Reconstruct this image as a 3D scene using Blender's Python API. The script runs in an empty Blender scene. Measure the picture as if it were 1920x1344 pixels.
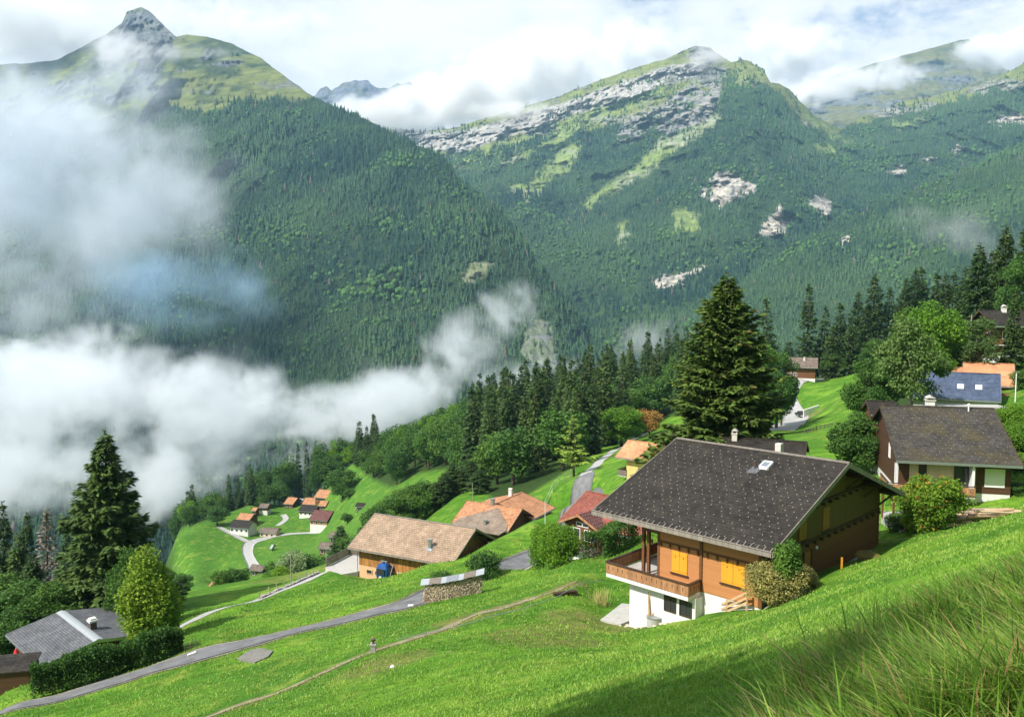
import bpy, bmesh, math, random
import numpy as np
from mathutils import Vector, Matrix, Euler
R = math.radians
sc = bpy.context.scene
COL = sc.collection
rng = np.random.default_rng(7)
random.seed(7)
# ------------------------------------------------------------------ camera
F = 1560.0; CX, CY = 960.0, 672.0; HZ = 550.0
PITCH = math.atan((CY-HZ)/F)
cam_d = bpy.data.cameras.new('camera'); cam = bpy.data.objects.new('camera', cam_d); COL.objects.link(cam)
cam.location = (0, 0, 0); cam.rotation_euler = (math.pi/2-PITCH, 0, 0)
cam_d.sensor_width = 36; cam_d.lens = 36*F/1920; cam_d.clip_start = 0.1; cam_d.clip_end = 40000
sc.camera = cam
cp, sp = math.cos(PITCH), math.sin(PITCH)
def at(px, py, Y):
    """world point seen at photo pixel px,py lying at world distance y=Y"""
    a = (np.asarray(px, float)-CX)/F; b = (CY-np.asarray(py, float))/F
    dy = cp + b*sp; dz = -sp + b*cp
    Y = np.asarray(Y, float)
    return np.stack(np.broadcast_arrays(a/dy*Y, Y, dz/dy*Y), -1)
def V(px, py, Y): return Vector(at(px, py, Y).tolist())
def proj(P):
    P = np.asarray(P, float)
    d = P[..., 1]*cp - P[..., 2]*sp
    return CX+F*P[..., 0]/d, CY-F*(P[..., 1]*sp+P[..., 2]*cp)/d
# ------------------------------------------------------------------ noise
def _hash(ix, iy, iz, seed):
    h = (ix.astype(np.uint32)*np.uint32(374761393) + iy.astype(np.uint32)*np.uint32(668265263)
         + iz.astype(np.uint32)*np.uint32(2246822519) + np.uint32((seed*3266489917) & 0xffffffff))
    h = (h ^ (h >> np.uint32(13)))*np.uint32(1274126177)
    h = (h ^ (h >> np.uint32(16)))*np.uint32(2246822519)
    h = h ^ (h >> np.uint32(13))
    return h.astype(np.float64)/4294967295.0
def vnoise(x, y, z=0.0, seed=0):
    x, y, z = np.broadcast_arrays(np.asarray(x, float), y, z)
    ix = np.floor(x).astype(np.int64); iy = np.floor(y).astype(np.int64); iz = np.floor(z).astype(np.int64)
    fx = x-ix; fy = y-iy; fz = z-iz
    fx = fx*fx*(3-2*fx); fy = fy*fy*(3-2*fy); fz = fz*fz*(3-2*fz)
    r = 0
    for a in (0, 1):
        for b in (0, 1):
            for c in (0, 1):
                w = (fx if a else 1-fx)*(fy if b else 1-fy)*(fz if c else 1-fz)
                r = r + w*_hash(ix+a, iy+b, iz+c, seed)
    return r
def fbm(x, y, z=0.0, o=5, seed=0, gain=.5, lac=2.03):
    s = 0; a = 1; t = 0
    for k in range(o):
        s = s + a*vnoise(np.asarray(x)*lac**k, np.asarray(y)*lac**k, np.asarray(z)*lac**k, seed+k*17); t += a; a *= gain
    return s/t
def ridged(x, y, z=0.0, o=5, seed=0, gain=.55):
    s = 0; a = 1; t = 0
    for k in range(o):
        s = s + a*(1-abs(2*vnoise(np.asarray(x)*2.05**k, np.asarray(y)*2.05**k, np.asarray(z)*2.05**k, seed+k*31)-1)); t += a; a *= gain
    return s/t
def sstep(a, b, x):
    t = np.clip((np.asarray(x, float)-a)/(b-a), 0, 1); return t*t*(3-2*t)
def inpoly(px, py, poly):
    px = np.asarray(px, float); py = np.asarray(py, float)
    r = np.zeros(px.shape, bool); n = len(poly)
    for i in range(n):
        x0, y0 = poly[i]; x1, y1 = poly[(i+1) % n]
        if y0 == y1: continue
        c = ((y0 > py) != (y1 > py)) & (px < (x1-x0)*(py-y0)/(y1-y0)+x0)
        r ^= c
    return r
def polydist(px, py, poly):
    """signed-ish distance in pixels, positive inside"""
    px = np.asarray(px, float); py = np.asarray(py, float)
    d = np.full(px.shape, 1e9); n = len(poly)
    for i in range(n):
        x0, y0 = poly[i]; x1, y1 = poly[(i+1) % n]
        dx, dy = x1-x0, y1-y0
        t = np.clip(((px-x0)*dx+(py-y0)*dy)/(dx*dx+dy*dy+1e-9), 0, 1)
        d = np.minimum(d, np.hypot(px-x0-t*dx, py-y0-t*dy))
    return np.where(inpoly(px, py, poly), d, -d)
class RBF:
    def __init__(s, X, y, p=1.0, lin=True):
        X = np.asarray(X, float); y = np.asarray(y, float); s.X = X; s.p = p; n, d = X.shape
        D = np.linalg.norm(X[:, None]-X[None], axis=2)**p
        P = np.hstack([np.ones((n, 1)), X])
        A = np.zeros((n+d+1, n+d+1)); A[:n, :n] = D; A[:n, n:] = P; A[n:, :n] = P.T
        A[n:, n:] = 1e-9*np.eye(d+1)
        s.w = np.linalg.lstsq(A, np.concatenate([y, np.zeros(d+1)]), rcond=None)[0]
    def __call__(s, Q):
        Q = np.asarray(Q, float); sh = Q.shape[:-1]; Q = Q.reshape(-1, Q.shape[-1]); out = np.empty(len(Q)); n = len(s.X)
        for i in range(0, len(Q), 20000):
            q = Q[i:i+20000]
            D2 = np.maximum((q*q).sum(1)[:, None]+(s.X*s.X).sum(1)[None]-2*q@s.X.T, 0)
            out[i:i+20000] = (D2**(s.p/2))@s.w[:n] + s.w[n] + q@s.w[n+1:]
        return out.reshape(sh)
# ------------------------------------------------------------------ mesh helpers
def mesh_np(name, verts, tris=None, quads=None, attrs=None, smooth=False, mats=None, midx=None):
    me = bpy.data.meshes.new(name)
    verts = np.asarray(verts, np.float32); nt = 0 if tris is None else len(tris); nq = 0 if quads is None else len(quads)
    me.vertices.add(len(verts)); me.vertices.foreach_set('co', verts.ravel())
    loops = []; 
    if nt: loops.append(np.asarray(tris, np.int32).ravel())
    if nq: loops.append(np.asarray(quads, np.int32).ravel())
    loops = np.concatenate(loops)
    me.loops.add(len(loops)); me.loops.foreach_set('vertex_index', loops)
    st = np.concatenate([np.arange(nt)*3, nt*3+np.arange(nq)*4]).astype(np.int32)
    me.polygons.add(nt+nq); me.polygons.foreach_set('loop_start', st)
    if midx is not None: me.polygons.foreach_set('material_index', np.asarray(midx, np.int32))
    if smooth: me.polygons.foreach_set('use_smooth', np.ones(nt+nq, bool))
    me.update(calc_edges=True)
    for k, v in (attrs or {}).items():
        v = np.asarray(v, np.float32)
        if v.ndim == 1:
            a = me.attributes.new(k, 'FLOAT', 'POINT'); a.data.foreach_set('value', v)
        else:
            a = me.attributes.new(k, 'FLOAT_COLOR', 'POINT')
            if v.shape[1] == 3: v = np.hstack([v, np.ones((len(v), 1), np.float32)])
            a.data.foreach_set('color', v.ravel())
    for m in (mats or []): me.materials.append(m)
    return me
def link(name, me, parent=None, loc=None, rot=None):
    o = bpy.data.objects.new(name, me); COL.objects.link(o)
    if parent is not None: o.parent = parent
    if loc is not None: o.location = loc
    if rot is not None: o.rotation_euler = rot
    return o
def tag(o, label=None, cat=None, group=None, kind=None):
    if label: o['label'] = label
    if cat: o['category'] = cat
    if group: o['group'] = group
    if kind: o['kind'] = kind
    return o
def thing(name, label, cat, loc=(0, 0, 0), rz=0, group=None):
    o = bpy.data.objects.new(name, None); COL.objects.link(o); o.empty_display_size = .2
    o.location = loc; o.rotation_euler = (0, 0, rz)
    return tag(o, label, cat, group)
def dup(root, loc, rz=0.0, scale=1.0, label=None, group=None, tilt=(0, 0)):
    r = root.copy(); COL.objects.link(r); r.location = loc; r.rotation_euler = (tilt[0], tilt[1], rz)
    r.scale = scale if hasattr(scale, '__len__') else (scale,)*3
    if label: r['label'] = label
    if group: r['group'] = group
    for ch in list(root.children):
        c = ch.copy(); COL.objects.link(c); c.parent = r
        for g in ch.children:
            d = g.copy(); COL.objects.link(d); d.parent = c
    return r
# ------------------------------------------------------------------ material helper
class NT:
    def __init__(s, tree): s.t = tree; s.t.nodes.clear()
    def n(s, typ, ins=None, **kw):
        nd = s.t.nodes.new(typ)
        for k, v in kw.items(): setattr(nd, k, v)
        for k, v in (ins or {}).items():
            sock = nd.inputs[k]
            if isinstance(v, bpy.types.NodeSocket): s.t.links.new(v, sock)
            else:
                try: sock.default_value = v
                except Exception: sock.default_value = (*v, 1.0) if hasattr(v, '__len__') and len(v) == 3 else (v,)*3
        return nd
    def math(s, op, a, b=0.0, c=0.0, clamp=False):
        nd = s.t.nodes.new('ShaderNodeMath'); nd.operation = op; nd.use_clamp = clamp
        for i, v in enumerate((a, b, c)):
            if isinstance(v, bpy.types.NodeSocket): s.t.links.new(v, nd.inputs[i])
            else: nd.inputs[i].default_value = v
        return nd.outputs[0]
    def ramp(s, fac, stops, interp='LINEAR'):
        nd = s.t.nodes.new('ShaderNodeValToRGB'); nd.color_ramp.interpolation = interp
        e = nd.color_ramp.elements
        while len(e) > 1: e.remove(e[0])
        for i, (p, c) in enumerate(stops):
            if not hasattr(c, '__len__'): c = (c, c, c)
            q = e[0] if i == 0 else e.new(p)
            q.position = p; q.color = (*c[:3], 1)
        s.t.links.new(fac, nd.inputs[0]); return nd.outputs[0]
    def mix(s, fac, a, b, mode='MIX'):
        nd = s.t.nodes.new('ShaderNodeMix'); nd.data_type = 'RGBA'; nd.blend_type = mode
        for i, v in ((0, fac), (6, a), (7, b)):
            if isinstance(v, bpy.types.NodeSocket): s.t.links.new(v, nd.inputs[i])
            elif i == 0: nd.inputs[i].default_value = v
            else: nd.inputs[i].default_value = (*v[:3], 1)
        return nd.outputs[2]
    def noise(s, vec, scale, detail=4, rough=.55, dist=0.0):
        return s.n('ShaderNodeTexNoise', {'Vector': vec, 'Scale': scale, 'Detail': detail, 'Roughness': rough, 'Distortion': dist}).outputs[0]
    def map(s, vec, scale=(1, 1, 1), rot=(0, 0, 0), loc=(0, 0, 0)):
        return s.n('ShaderNodeMapping', {'Vector': vec, 'Scale': scale, 'Rotation': rot, 'Location': loc}).outputs[0]
def newmat(name):
    m = bpy.data.materials.new(name); m.use_nodes = True; return m, NT(m.node_tree)
def finish(nt, color, rough=.8, bump=None, bstr=.3, bdist=.1, spec=.3, metal=0.0, transl=0.0, extra=None):
    ins = {'Base Color': color, 'Roughness': rough, 'Metallic': metal, 'Specular IOR Level': spec}
    if bump is not None:
        ins['Normal'] = nt.n('ShaderNodeBump', {'Height': bump, 'Strength': bstr, 'Distance': bdist}).outputs[0]
    p = nt.n('ShaderNodeBsdfPrincipled', ins)
    for k, v in (extra or {}).items(): p.inputs[k].default_value = v
    out = p.outputs[0]
    if transl:
        t = nt.n('ShaderNodeBsdfTranslucent', {'Color': color})
        out = nt.n('ShaderNodeMixShader', {0: transl, 1: out, 2: t.outputs[0]}).outputs[0]
    nt.n('ShaderNodeOutputMaterial', {'Surface': out})
def simple(name, col, rough=.7, var=.15, scale=3.0, bump=.2, spec=.3, metal=0.0, stretch=(1, 1, 1)):
    m, nt = newmat(name)
    g = nt.n('ShaderNodeTexCoord').outputs['Object']
    g = nt.map(g, stretch)
    nz = nt.noise(g, scale, 6, .65)
    c = nt.mix(nz, tuple(max(0, v*(1-var*1.6)) for v in col), tuple(min(1, v*(1+var*1.6)) for v in col))
    finish(nt, c, rough, nz, bump, .02, spec, metal)
    return m
# ------------------------------------------------------------------ light and sky
SUN_EL, SUN_AZ = R(46), R(-126)       # azimuth measured from +Y, negative = to the left
sd = Vector((math.sin(SUN_AZ)*math.cos(SUN_EL), math.cos(SUN_AZ)*math.cos(SUN_EL), math.sin(SUN_EL)))
sl = bpy.data.lights.new('sun', 'SUN'); sl.energy = 5.0; sl.angle = R(.6); sl.color = (1, .955, .88)
so = bpy.data.objects.new('sun', sl); COL.objects.link(so); so.rotation_euler = sd.to_track_quat('Z', 'Y').to_euler(); so.location = (-50, -20, 80)
w = bpy.data.worlds.new('World'); sc.world = w; w.use_nodes = True
nt = NT(w.node_tree)
sky = nt.n('ShaderNodeTexSky', sky_type='NISHITA'); sky.sun_disc = False
sky.sun_elevation = SUN_EL; sky.sun_rotation = SUN_AZ % (2*math.pi); sky.altitude = 1200
gen = nt.n('ShaderNodeTexCoord').outputs['Generated']
v = nt.map(gen, (1, 1, 2.2))
n1 = nt.noise(v, 3.2, 9, .60, .25)
n2 = nt.noise(nt.map(gen, (1, 1, 2.0), loc=(3.1, 1.7, .4)), 7.5, 9, .62, .15)
sep = nt.n('ShaderNodeSeparateXYZ', {0: gen})
# coverage: open blue gaps higher on the right of the view
open_r = nt.math('MULTIPLY', nt.math('MULTIPLY', nt.math('ADD', sep.outputs[0], .02, clamp=True), 1.0), nt.math('MULTIPLY', nt.math('SUBTRACT', sep.outputs[2], .17, clamp=True), 3.6, clamp=True))
cov = nt.math('SUBTRACT', nt.math('ADD', n1, .30), nt.math('MULTIPLY', open_r, 1.2))
cov = nt.math('ADD', cov, nt.math('MULTIPLY', nt.math('SUBTRACT', n2, .5), .55))
mask = nt.ramp(cov, [(.44, 0), (.62, 1)], 'EASE')
cc = nt.ramp(nt.math('ADD', nt.math('MULTIPLY', n2, .6), nt.math('MULTIPLY', n1, .5)), [(.38, (6.1, 6.7, 7.5)), (.50, (7.4, 7.8, 8.3)), (.62, (8.9, 9.0, 9.1))])
cc.node.color_ramp.elements[0].color = (.66, .72, .80, 1)
cc.node.color_ramp.elements[1].color = (.84, .87, .91, 1)
cc.node.color_ramp.elements[2].color = (1, 1, 1, 1)
cc = nt.mix(1.0, cc, (9.6, 9.6, 9.6), 'MULTIPLY')
skyc = nt.mix(1.0, sky.outputs[0], (1.25, 1.25, 1.25), 'MULTIPLY')
colr = nt.mix(mask, skyc, cc)
bg = nt.n('ShaderNodeBackground', {'Color': colr, 'Strength': .088})
nt.n('ShaderNodeOutputWorld', {'Surface': bg.outputs[0]})
sc.view_settings.view_transform = 'Standard'; sc.view_settings.look = 'None'
sc.view_settings.exposure = .46; sc.view_settings.gamma = 1
c = sc.cycles
c.max_bounces = 6; c.diffuse_bounces = 2; c.glossy_bounces = 2; c.transmission_bounces = 3; c.transparent_max_bounces = 12
c.volume_bounces = 5; c.volume_step_rate = 1.5; c.volume_max_steps = 192
c.use_denoising = True; c.use_adaptive_sampling = True; c.adaptive_threshold = .015
c.caustics_reflective = False; c.caustics_refractive = False
c.sample_clamp_indirect = 4
# ------------------------------------------------------------------ mountains
def profile(pts, x):
    p = np.array(pts, float); return np.interp(x, p[:, 0], p[:, 1])
def mount_mat(name):
    m, nt = newmat(name)
    g = nt.n('ShaderNodeTexCoord').outputs['Object']
    col = nt.n('ShaderNodeAttribute', attribute_name='ground').outputs[0]
    rock = nt.n('ShaderNodeAttribute', attribute_name='rock').outputs['Fac']
    a = nt.noise(nt.map(g, (.02, .02, .045)), 1.0, 8, .68)
    b = nt.math('ADD', nt.math('MULTIPLY', nt.noise(nt.map(g, (.006, .006, .03)), 1.0, 8, .7, 1.5), .5), nt.math('MULTIPLY', nt.noise(nt.map(g, (.03, .03, .007)), 1.0, 8, .72, .6), .5))
    rc = nt.ramp(b, [(.36, (.09, .095, .105)), (.46, (.25, .25, .26)), (.54, (.41, .40, .375)), (.62, (.54, .525, .49))])
    c = nt.mix(nt.math('MULTIPLY', nt.math('SUBTRACT', a, .5), 1.6), col, (0, 0, 0)) 
    c = nt.mix(1.0, col, nt.ramp(a, [(.25, (.35, .38, .4)), (.5, (.95, .95, .95)), (.7, (1.5, 1.42, 1.15))]), 'MULTIPLY')
    c2 = nt.mix(nt.math('ADD', rock, nt.math('MULTIPLY', nt.math('SUBTRACT', a, .5), nt.math('MULTIPLY', nt.math('MULTIPLY', rock, nt.math('SUBTRACT', 1.0, rock)), 12.0)), clamp=True), c, nt.mix(1.0, rc, nt.n('ShaderNodeAttribute', attribute_name='rocktint').outputs[0], 'MULTIPLY'))
    finish(nt, c2, .95, nt.math('ADD', a, b), .9, 14.0, .1)
    return m
MM = mount_mat('mountain_ground')
def build_mountain(name, ridge, base, ctrl, px0, px1, nx, ny, noise_amp, seed, paint, back=700, gully=1.0, jag=2.0):
    """ridge/base: silhouette rows; ctrl: (px,py,distance) samples of the slope. Grid of a real slope plus its far side."""
    xs = np.linspace(px0, px1, nx); t = np.linspace(0, 1, ny)**1.0
    rb = RBF([(a/400, b/400) for a, b, _ in ctrl], [math.log(d) for *_, d in ctrl], 1.0)
    r = profile(ridge, xs); b = profile(base, xs)
    r = r + (fbm(xs/14, 0*xs, o=4, seed=seed)-.5)*2*jag
    PX = np.repeat(xs[:, None], ny, 1); PY = r[:, None]*(1-t)[None]+b[:, None]*t[None]
    lnY = rb(np.stack([PX/400, PY/400], -1))
    P = at(PX, PY, np.exp(lnY))
    X, Z = P[..., 0], P[..., 2]; D = P[..., 1]
    n = ridged(X/460*gully, (D+Z*.6)/1300, Z/1400, 7, seed+3, .58)-.60
    n2 = fbm(X/90, D/120, Z/60, 5, seed+9)-.5
    rk = paint(PX, PY, P)
    e = noise_amp*(n*.165+n2*(.008+.03*rk[1]))*sstep(-.02, .10, t)[None]
    # strata in the cliffs
    e = e + rk[1]*noise_amp*.012*(np.sign(np.sin(Z/23+n2*7))*.4+(ridged(X/28, D/60, Z/160, 4, seed+21)-.6)*2.2)
    P = at(PX, PY, np.exp(lnY)*(1-e))
    # the far side of the mountain
    nb = 6; top = P[:, 0]
    B = np.stack([top+np.array([0, back*k/nb, -back*.75*(k/nb)]) for k in range(nb, 0, -1)], 1)
    G = np.concatenate([B, P], 1); m = ny+nb
    ext = lambda A: np.concatenate([np.repeat(A[:, :1], nb, 1), A], 1)
    idx = np.arange(nx*m).reshape(nx, m)
    q = np.stack([idx[:-1, :-1], idx[:-1, 1:], idx[1:, 1:], idx[1:, :-1]], -1).reshape(-1, 4)
    col, rock, rt, dens = rk[0], rk[1], rk[2], rk[3]
    at_ = {'ground': ext(col).reshape(-1, 3), 'rock': ext(rock).ravel(), 'rocktint': ext(rt).reshape(-1, 3)}
    me = mesh_np(name, G.reshape(-1, 3), quads=q, attrs=at_, smooth=True, mats=[MM])
    o = link(name, me); tag(o, kind='structure')
    return P, PX, PY, dens
# far tree meshes: two stacked ragged cones / rounded crown
def cone_unit(k, rs):
    v = []; f = []
    n = 6
    for (z0, z1, r0) in ((.06, .62, 1.0), (.38, 1.0, .66)):
        o = len(v)
        for i in range(n):
            a = 2*math.pi*i/n+rs.uniform(-.3, .3); rr = r0*rs.uniform(.75, 1.15)
            v.append((rr*math.cos(a), rr*math.sin(a), z0+rs.uniform(-.05, .05)))
        v.append((0, 0, z1))
        f += [(o+i, o+(i+1) % n, o+n) for i in range(n)]
    return np.array(v), np.array(f)
def blob_unit(rs):
    bm = bmesh.new(); bmesh.ops.create_icosphere(bm, subdivisions=1, radius=1)
    v = np.array([x.co[:] for x in bm.verts]); f = np.array([[a.index for a in x.verts] for x in bm.faces]); bm.free()
    v = v*rs.uniform(.75, 1.15, (len(v), 1)); v[:, 2] = v[:, 2]*.5+.5
    return v, f
rs0 = np.random.default_rng(3)
CU = [cone_unit(k, rs0) for k in range(5)]; BU = [blob_unit(rs0) for k in range(4)]
def scatter_far(P, PX, PY, dens, spacing, seed, hmin=17, hmax=30, decid=.2, minlen=0):
    rs = np.random.default_rng(seed)
    a = P[:-1, :-1]; b = P[1:, :-1]; c_ = P[:-1, 1:]
    area = np.linalg.norm(np.cross(b-a, c_-a), axis=-1)
    d = .25*(dens[:-1, :-1]+dens[1:, :-1]+dens[:-1, 1:]+dens[1:, 1:])
    ex = np.minimum(area, np.median(area)*6)*d/(spacing**2)
    cnt = rs.poisson(ex)
    i, j = np.nonzero(cnt); rep = cnt[i, j]; i = np.repeat(i, rep); j = np.repeat(j, rep)
    u = rs.random(len(i))[:, None]; w_ = rs.random(len(i))[:, None]
    Q = P[i, j]*(1-u)*(1-w_)+P[i+1, j]*u*(1-w_)+P[i, j+1]*(1-u)*w_+P[i+1, j+1]*u*w_
    pn = fbm(Q[:, 0]/160, Q[:, 1]/160, Q[:, 2]/160, 4, seed)+ .10*rs.standard_normal(len(Q))
    isd = pn > np.quantile(pn, 1-decid)
    hn = vnoise(Q[:, 0]/120, Q[:, 1]/120, 0, seed+5)
    h = (hmin+(hmax-hmin)*rs.random(len(Q))**1.3)*(.6+.8*hn)
    tone = fbm(Q[:, 0]/300, Q[:, 1]/300, Q[:, 2]/200, 3, seed+8)
    return Q, isd, h, tone
def emit_far(name, packs, label, cat, mat):
    VV, TT, CC = [], [], []; off = 0
    rs = np.random.default_rng(11)
    for (Q, isd, h, tone) in packs:
        for kind, units in ((False, CU), (True, BU)):
            sel = np.nonzero(isd == kind)[0]; which = rs.integers(0, len(units), len(sel))
            for k, (uv, uf) in enumerate(units):
                s = sel[which == k]
                if not len(s): continue
                hh = h[s]*(.62 if kind else 1.0); rad = hh*(rs.uniform(.42, .55, len(s)) if kind else rs.uniform(.17, .26, len(s)))
                ang = rs.uniform(0, 6.28, len(s)); ca, sa = np.cos(ang), np.sin(ang)
                x = (uv[None, :, 0]*ca[:, None]-uv[None, :, 1]*sa[:, None])*rad[:, None]
                y = (uv[None, :, 0]*sa[:, None]+uv[None, :, 1]*ca[:, None])*rad[:, None]
                z = uv[None, :, 2]*hh[:, None]-1.5
                W = np.stack([x, y, z], -1)+Q[s][:, None]
                nv = len(uv)
                VV.append(W.reshape(-1, 3)); TT.append((uf[None]+off+(np.arange(len(s))*nv)[:, None, None]).reshape(-1, 3)); off += len(s)*nv
                t = (tone[s]-.5)*2.2+.5+rs.normal(0, .22, len(s))
                if kind: base = np.array([.070, .145, .038])[None]*(.8+.7*rs.random(len(s)))[:, None]
                else: base = (np.array([.015, .044, .030])[None]*(1-np.clip(t, 0, 1))[:, None]*1.1+np.array([.068, .128, .052])[None]*np.clip(t, 0, 1)[:, None]*1.1)
                dead = (rs.random(len(s)) < (.0 if kind else .008))[:, None]
                base = np.where(dead, np.array([.16, .13, .10])[None], base)
                CC.append(np.repeat(base, nv, 0))
    me = mesh_np(name, np.concatenate(VV), tris=np.concatenate(TT), attrs={'tint': np.concatenate(CC)}, mats=[mat])
    o = link(name, me); tag(o, label, cat, kind='stuff'); print(name, off, 'verts'); return o
m_far, nt = newmat('distant_needles')
_t = nt.n('ShaderNodeAttribute', attribute_name='tint').outputs[0]
_n = nt.noise(nt.n('ShaderNodeTexCoord').outputs['Object'], .35, 3, .6)
finish(nt, nt.mix(1.0, _t, nt.ramp(_n, [(.3, .55), (.7, 1.5)]), 'MULTIPLY'), .95, _n, .8, 2.0, .1, transl=.2)

FORESTG = np.array([.030, .058, .022]); ALP = np.array([.155, .18, .055]); MEAD = np.array([.215, .285, .095]); SOIL = np.array([.16, .13, .10])
def blend(a, b, f): return a*(1-f[..., None])+b*f[..., None]
def wob(PX, PY, s=12, amp=8, seed=0):
    return PX+(fbm(PX/s, PY/s, o=4, seed=seed)-.5)*2*amp, PY+(fbm(PX/s, PY/s, 5, o=4, seed=seed+3)-.5)*2*amp
def soft(PX, PY, poly, w=3, amp=7, s=14, seed=1):
    x, y = wob(PX, PY, s, amp, seed); return sstep(-w, w, polydist(x, y, poly))
# --- left mountain
R1 = [(-700, 260), (-300, 190), (-100, 150), (0, 122), (60, 118), (110, 112), (160, 85), (185, 72), (228, 45), (238, 22), (265, 13), (285, 25), (310, 52), (330, 70), (350, 65), (390, 70), (440, 85), (490, 110), (540, 148), (585, 180), (625, 200), (690, 225), (760, 263), (830, 292), (860, 335), (900, 372), (940, 392), (960, 420), (1000, 480), (1040, 530), (1075, 580), (1110, 625), (1150, 668), (1190, 720), (1230, 800)]
B1 = [(-700, 1500), (0, 1400), (600, 1150), (1000, 900), (1230, 850)]
C1 = [(-700, 260, 4300), (-700, 900, 1400), (0, 122, 4200), (0, 300, 3300), (0, 500, 2300), (0, 900, 1350), (265, 14, 4300), (250, 110, 3900), (200, 230, 3400), (350, 205, 3300), (490, 110, 3700), (600, 195, 3150), (450, 300, 2850), (430, 450, 2350), (420, 600, 1950), (400, 880, 1350), (760, 265, 2750), (700, 400, 2350), (700, 550, 1950), (680, 850, 1350),
      (860, 335, 2500), (900, 480, 2050), (900, 600, 1800), (900, 800, 1350), (1000, 480, 2150), (1020, 600, 1850), (1110, 625, 1950), (1080, 760, 1500), (1230, 800, 1700)]
def paint1(PX, PY, P):
    tl = [(-800, 215), (0, 215), (180, 232), (270, 212), (330, 196), (370, 212), (420, 205), (440, 192), (520, 185), (560, 190), (590, 184), (620, 190), (700, 150), (1300, 150)]
    tlx, tly = wob(PX, PY, 20, 7, 5)
    alp = sstep(4, -4, tly-profile(tl, tlx))
    nz = fbm(P[..., 0]/170, P[..., 1]/300, P[..., 2]/110, 5, 77)
    col = blend(np.broadcast_to(FORESTG, PX.shape+(3,)), blend(ALP*1.0, np.array([.05, .075, .03]), sstep(.46, .58, nz)), alp)
    rock = alp*np.clip(sstep(.54, .68, fbm(P[..., 0]/120, P[..., 1]/200, P[..., 2]/45, 5, 31))+1.0*soft(PX, PY, [(225, 40), (240, 15), (290, 20), (335, 75), (300, 110), (285, 190), (225, 170), (180, 110)], 12)*sstep(.35, .55, nz), 0, 1)*.85
    r2 = soft(PX, PY, [(865, 512), (885, 495), (925, 492), (915, 515), (895, 530), (870, 532)], 3, 5)
    r3 = soft(PX, PY, [(975, 660), (985, 625), (1005, 600), (1035, 605), (1042, 640), (1045, 685), (1010, 700)], 3, 6)
    col = blend(col, MEAD*.9, np.maximum(r2, r3*.9)); rock = np.maximum(rock, np.maximum(r2*.45, r3*.6))
    rt = np.broadcast_to(np.array([.46, .49, .54]), PX.shape+(3,))
    rt = blend(rt, np.array([1.1, 1.0, .8]), r2)
    dens = (1-alp)*(1-np.maximum(r2, r3)*.9)+alp*.015*sstep(.45, .6, fbm(PX/25, PY/12, o=3, seed=3))
    return col, rock, rt, dens
P1 = build_mountain('mountain', R1, B1, C1, -700, 1230, 760, 380, 1.0, 10, paint1)
# --- right mountain
R2 = [(560, 330), (640, 290), (700, 245), (740, 240), (790, 248), (860, 238), (940, 213), (1050, 180), (1100, 160), (1170, 135), (1230, 116), (1262, 106), (1280, 95), (1305, 87), (1332, 89), (1345, 100), (1372, 117), (1388, 112), (1402, 114), (1430, 130), (1445, 155), (1462, 158), (1480, 168), (1500, 192), (1530, 218), (1560, 238), (1580, 240), (1610, 222), (1700, 188), (1800, 168), (1860, 150), (1900, 130), (1920, 118), (1990, 95), (2200, 70), (2600, 60)]
B2 = [(560, 700), (900, 760), (2600, 760)]
C2 = [(560, 330, 5200), (560, 700, 3500), (740, 240, 5200), (860, 300, 4400), (900, 360, 3900), (1000, 450, 3100), (1100, 600, 2450), (1150, 740, 1900), (1050, 180, 4900), (1050, 300, 4100), (1100, 400, 3500), (1310, 87, 4600), (1300, 200, 4050), (1300, 300, 3550), (1300, 420, 3000), (1250, 540, 2450), (1250, 740, 1800), (1445, 155, 4100), (1500, 300, 3500), (1500, 420, 3000), (1480, 600, 2300), (1480, 740, 1800),
      (1590, 240, 4300), (1700, 185, 4700), (1700, 300, 3700), (1750, 450, 2900), (1900, 130, 4300), (1900, 300, 3500), (1900, 600, 2200), (2200, 80, 4300), (2200, 400, 3000), (2600, 60, 4300), (2600, 700, 1600)]
ROCK2 = [[(1333, 385), (1332, 332), (1345, 328), (1370, 322), (1400, 338), (1420, 345), (1412, 362), (1380, 370), (1350, 392)], [(1424, 440), (1432, 415), (1455, 400), (1462, 380), (1470, 400), (1481, 422), (1474, 434), (1450, 444)],
         [(1512, 380), (1530, 370), (1548, 366), (1563, 395), (1547, 412), (1530, 398)], [(1226, 535), (1240, 512), (1262, 520), (1300, 508), (1332, 493), (1325, 505), (1290, 520), (1268, 543), (1245, 553)],
         [(1663, 322), (1685, 309), (1700, 320), (1686, 332)], [(1728, 300), (1750, 292), (1760, 298), (1740, 308)], [(1783, 285), (1795, 270), (1808, 285), (1795, 295)], [(1850, 228), (1878, 218), (1935, 212), (1935, 234), (1870, 236)], [(1566, 455), (1588, 441), (1594, 448), (1580, 460)], [(1312, 365), (1320, 355), (1330, 360), (1325, 378)], [(1790, 338), (1805, 335), (1812, 345), (1795, 350)]]
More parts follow.
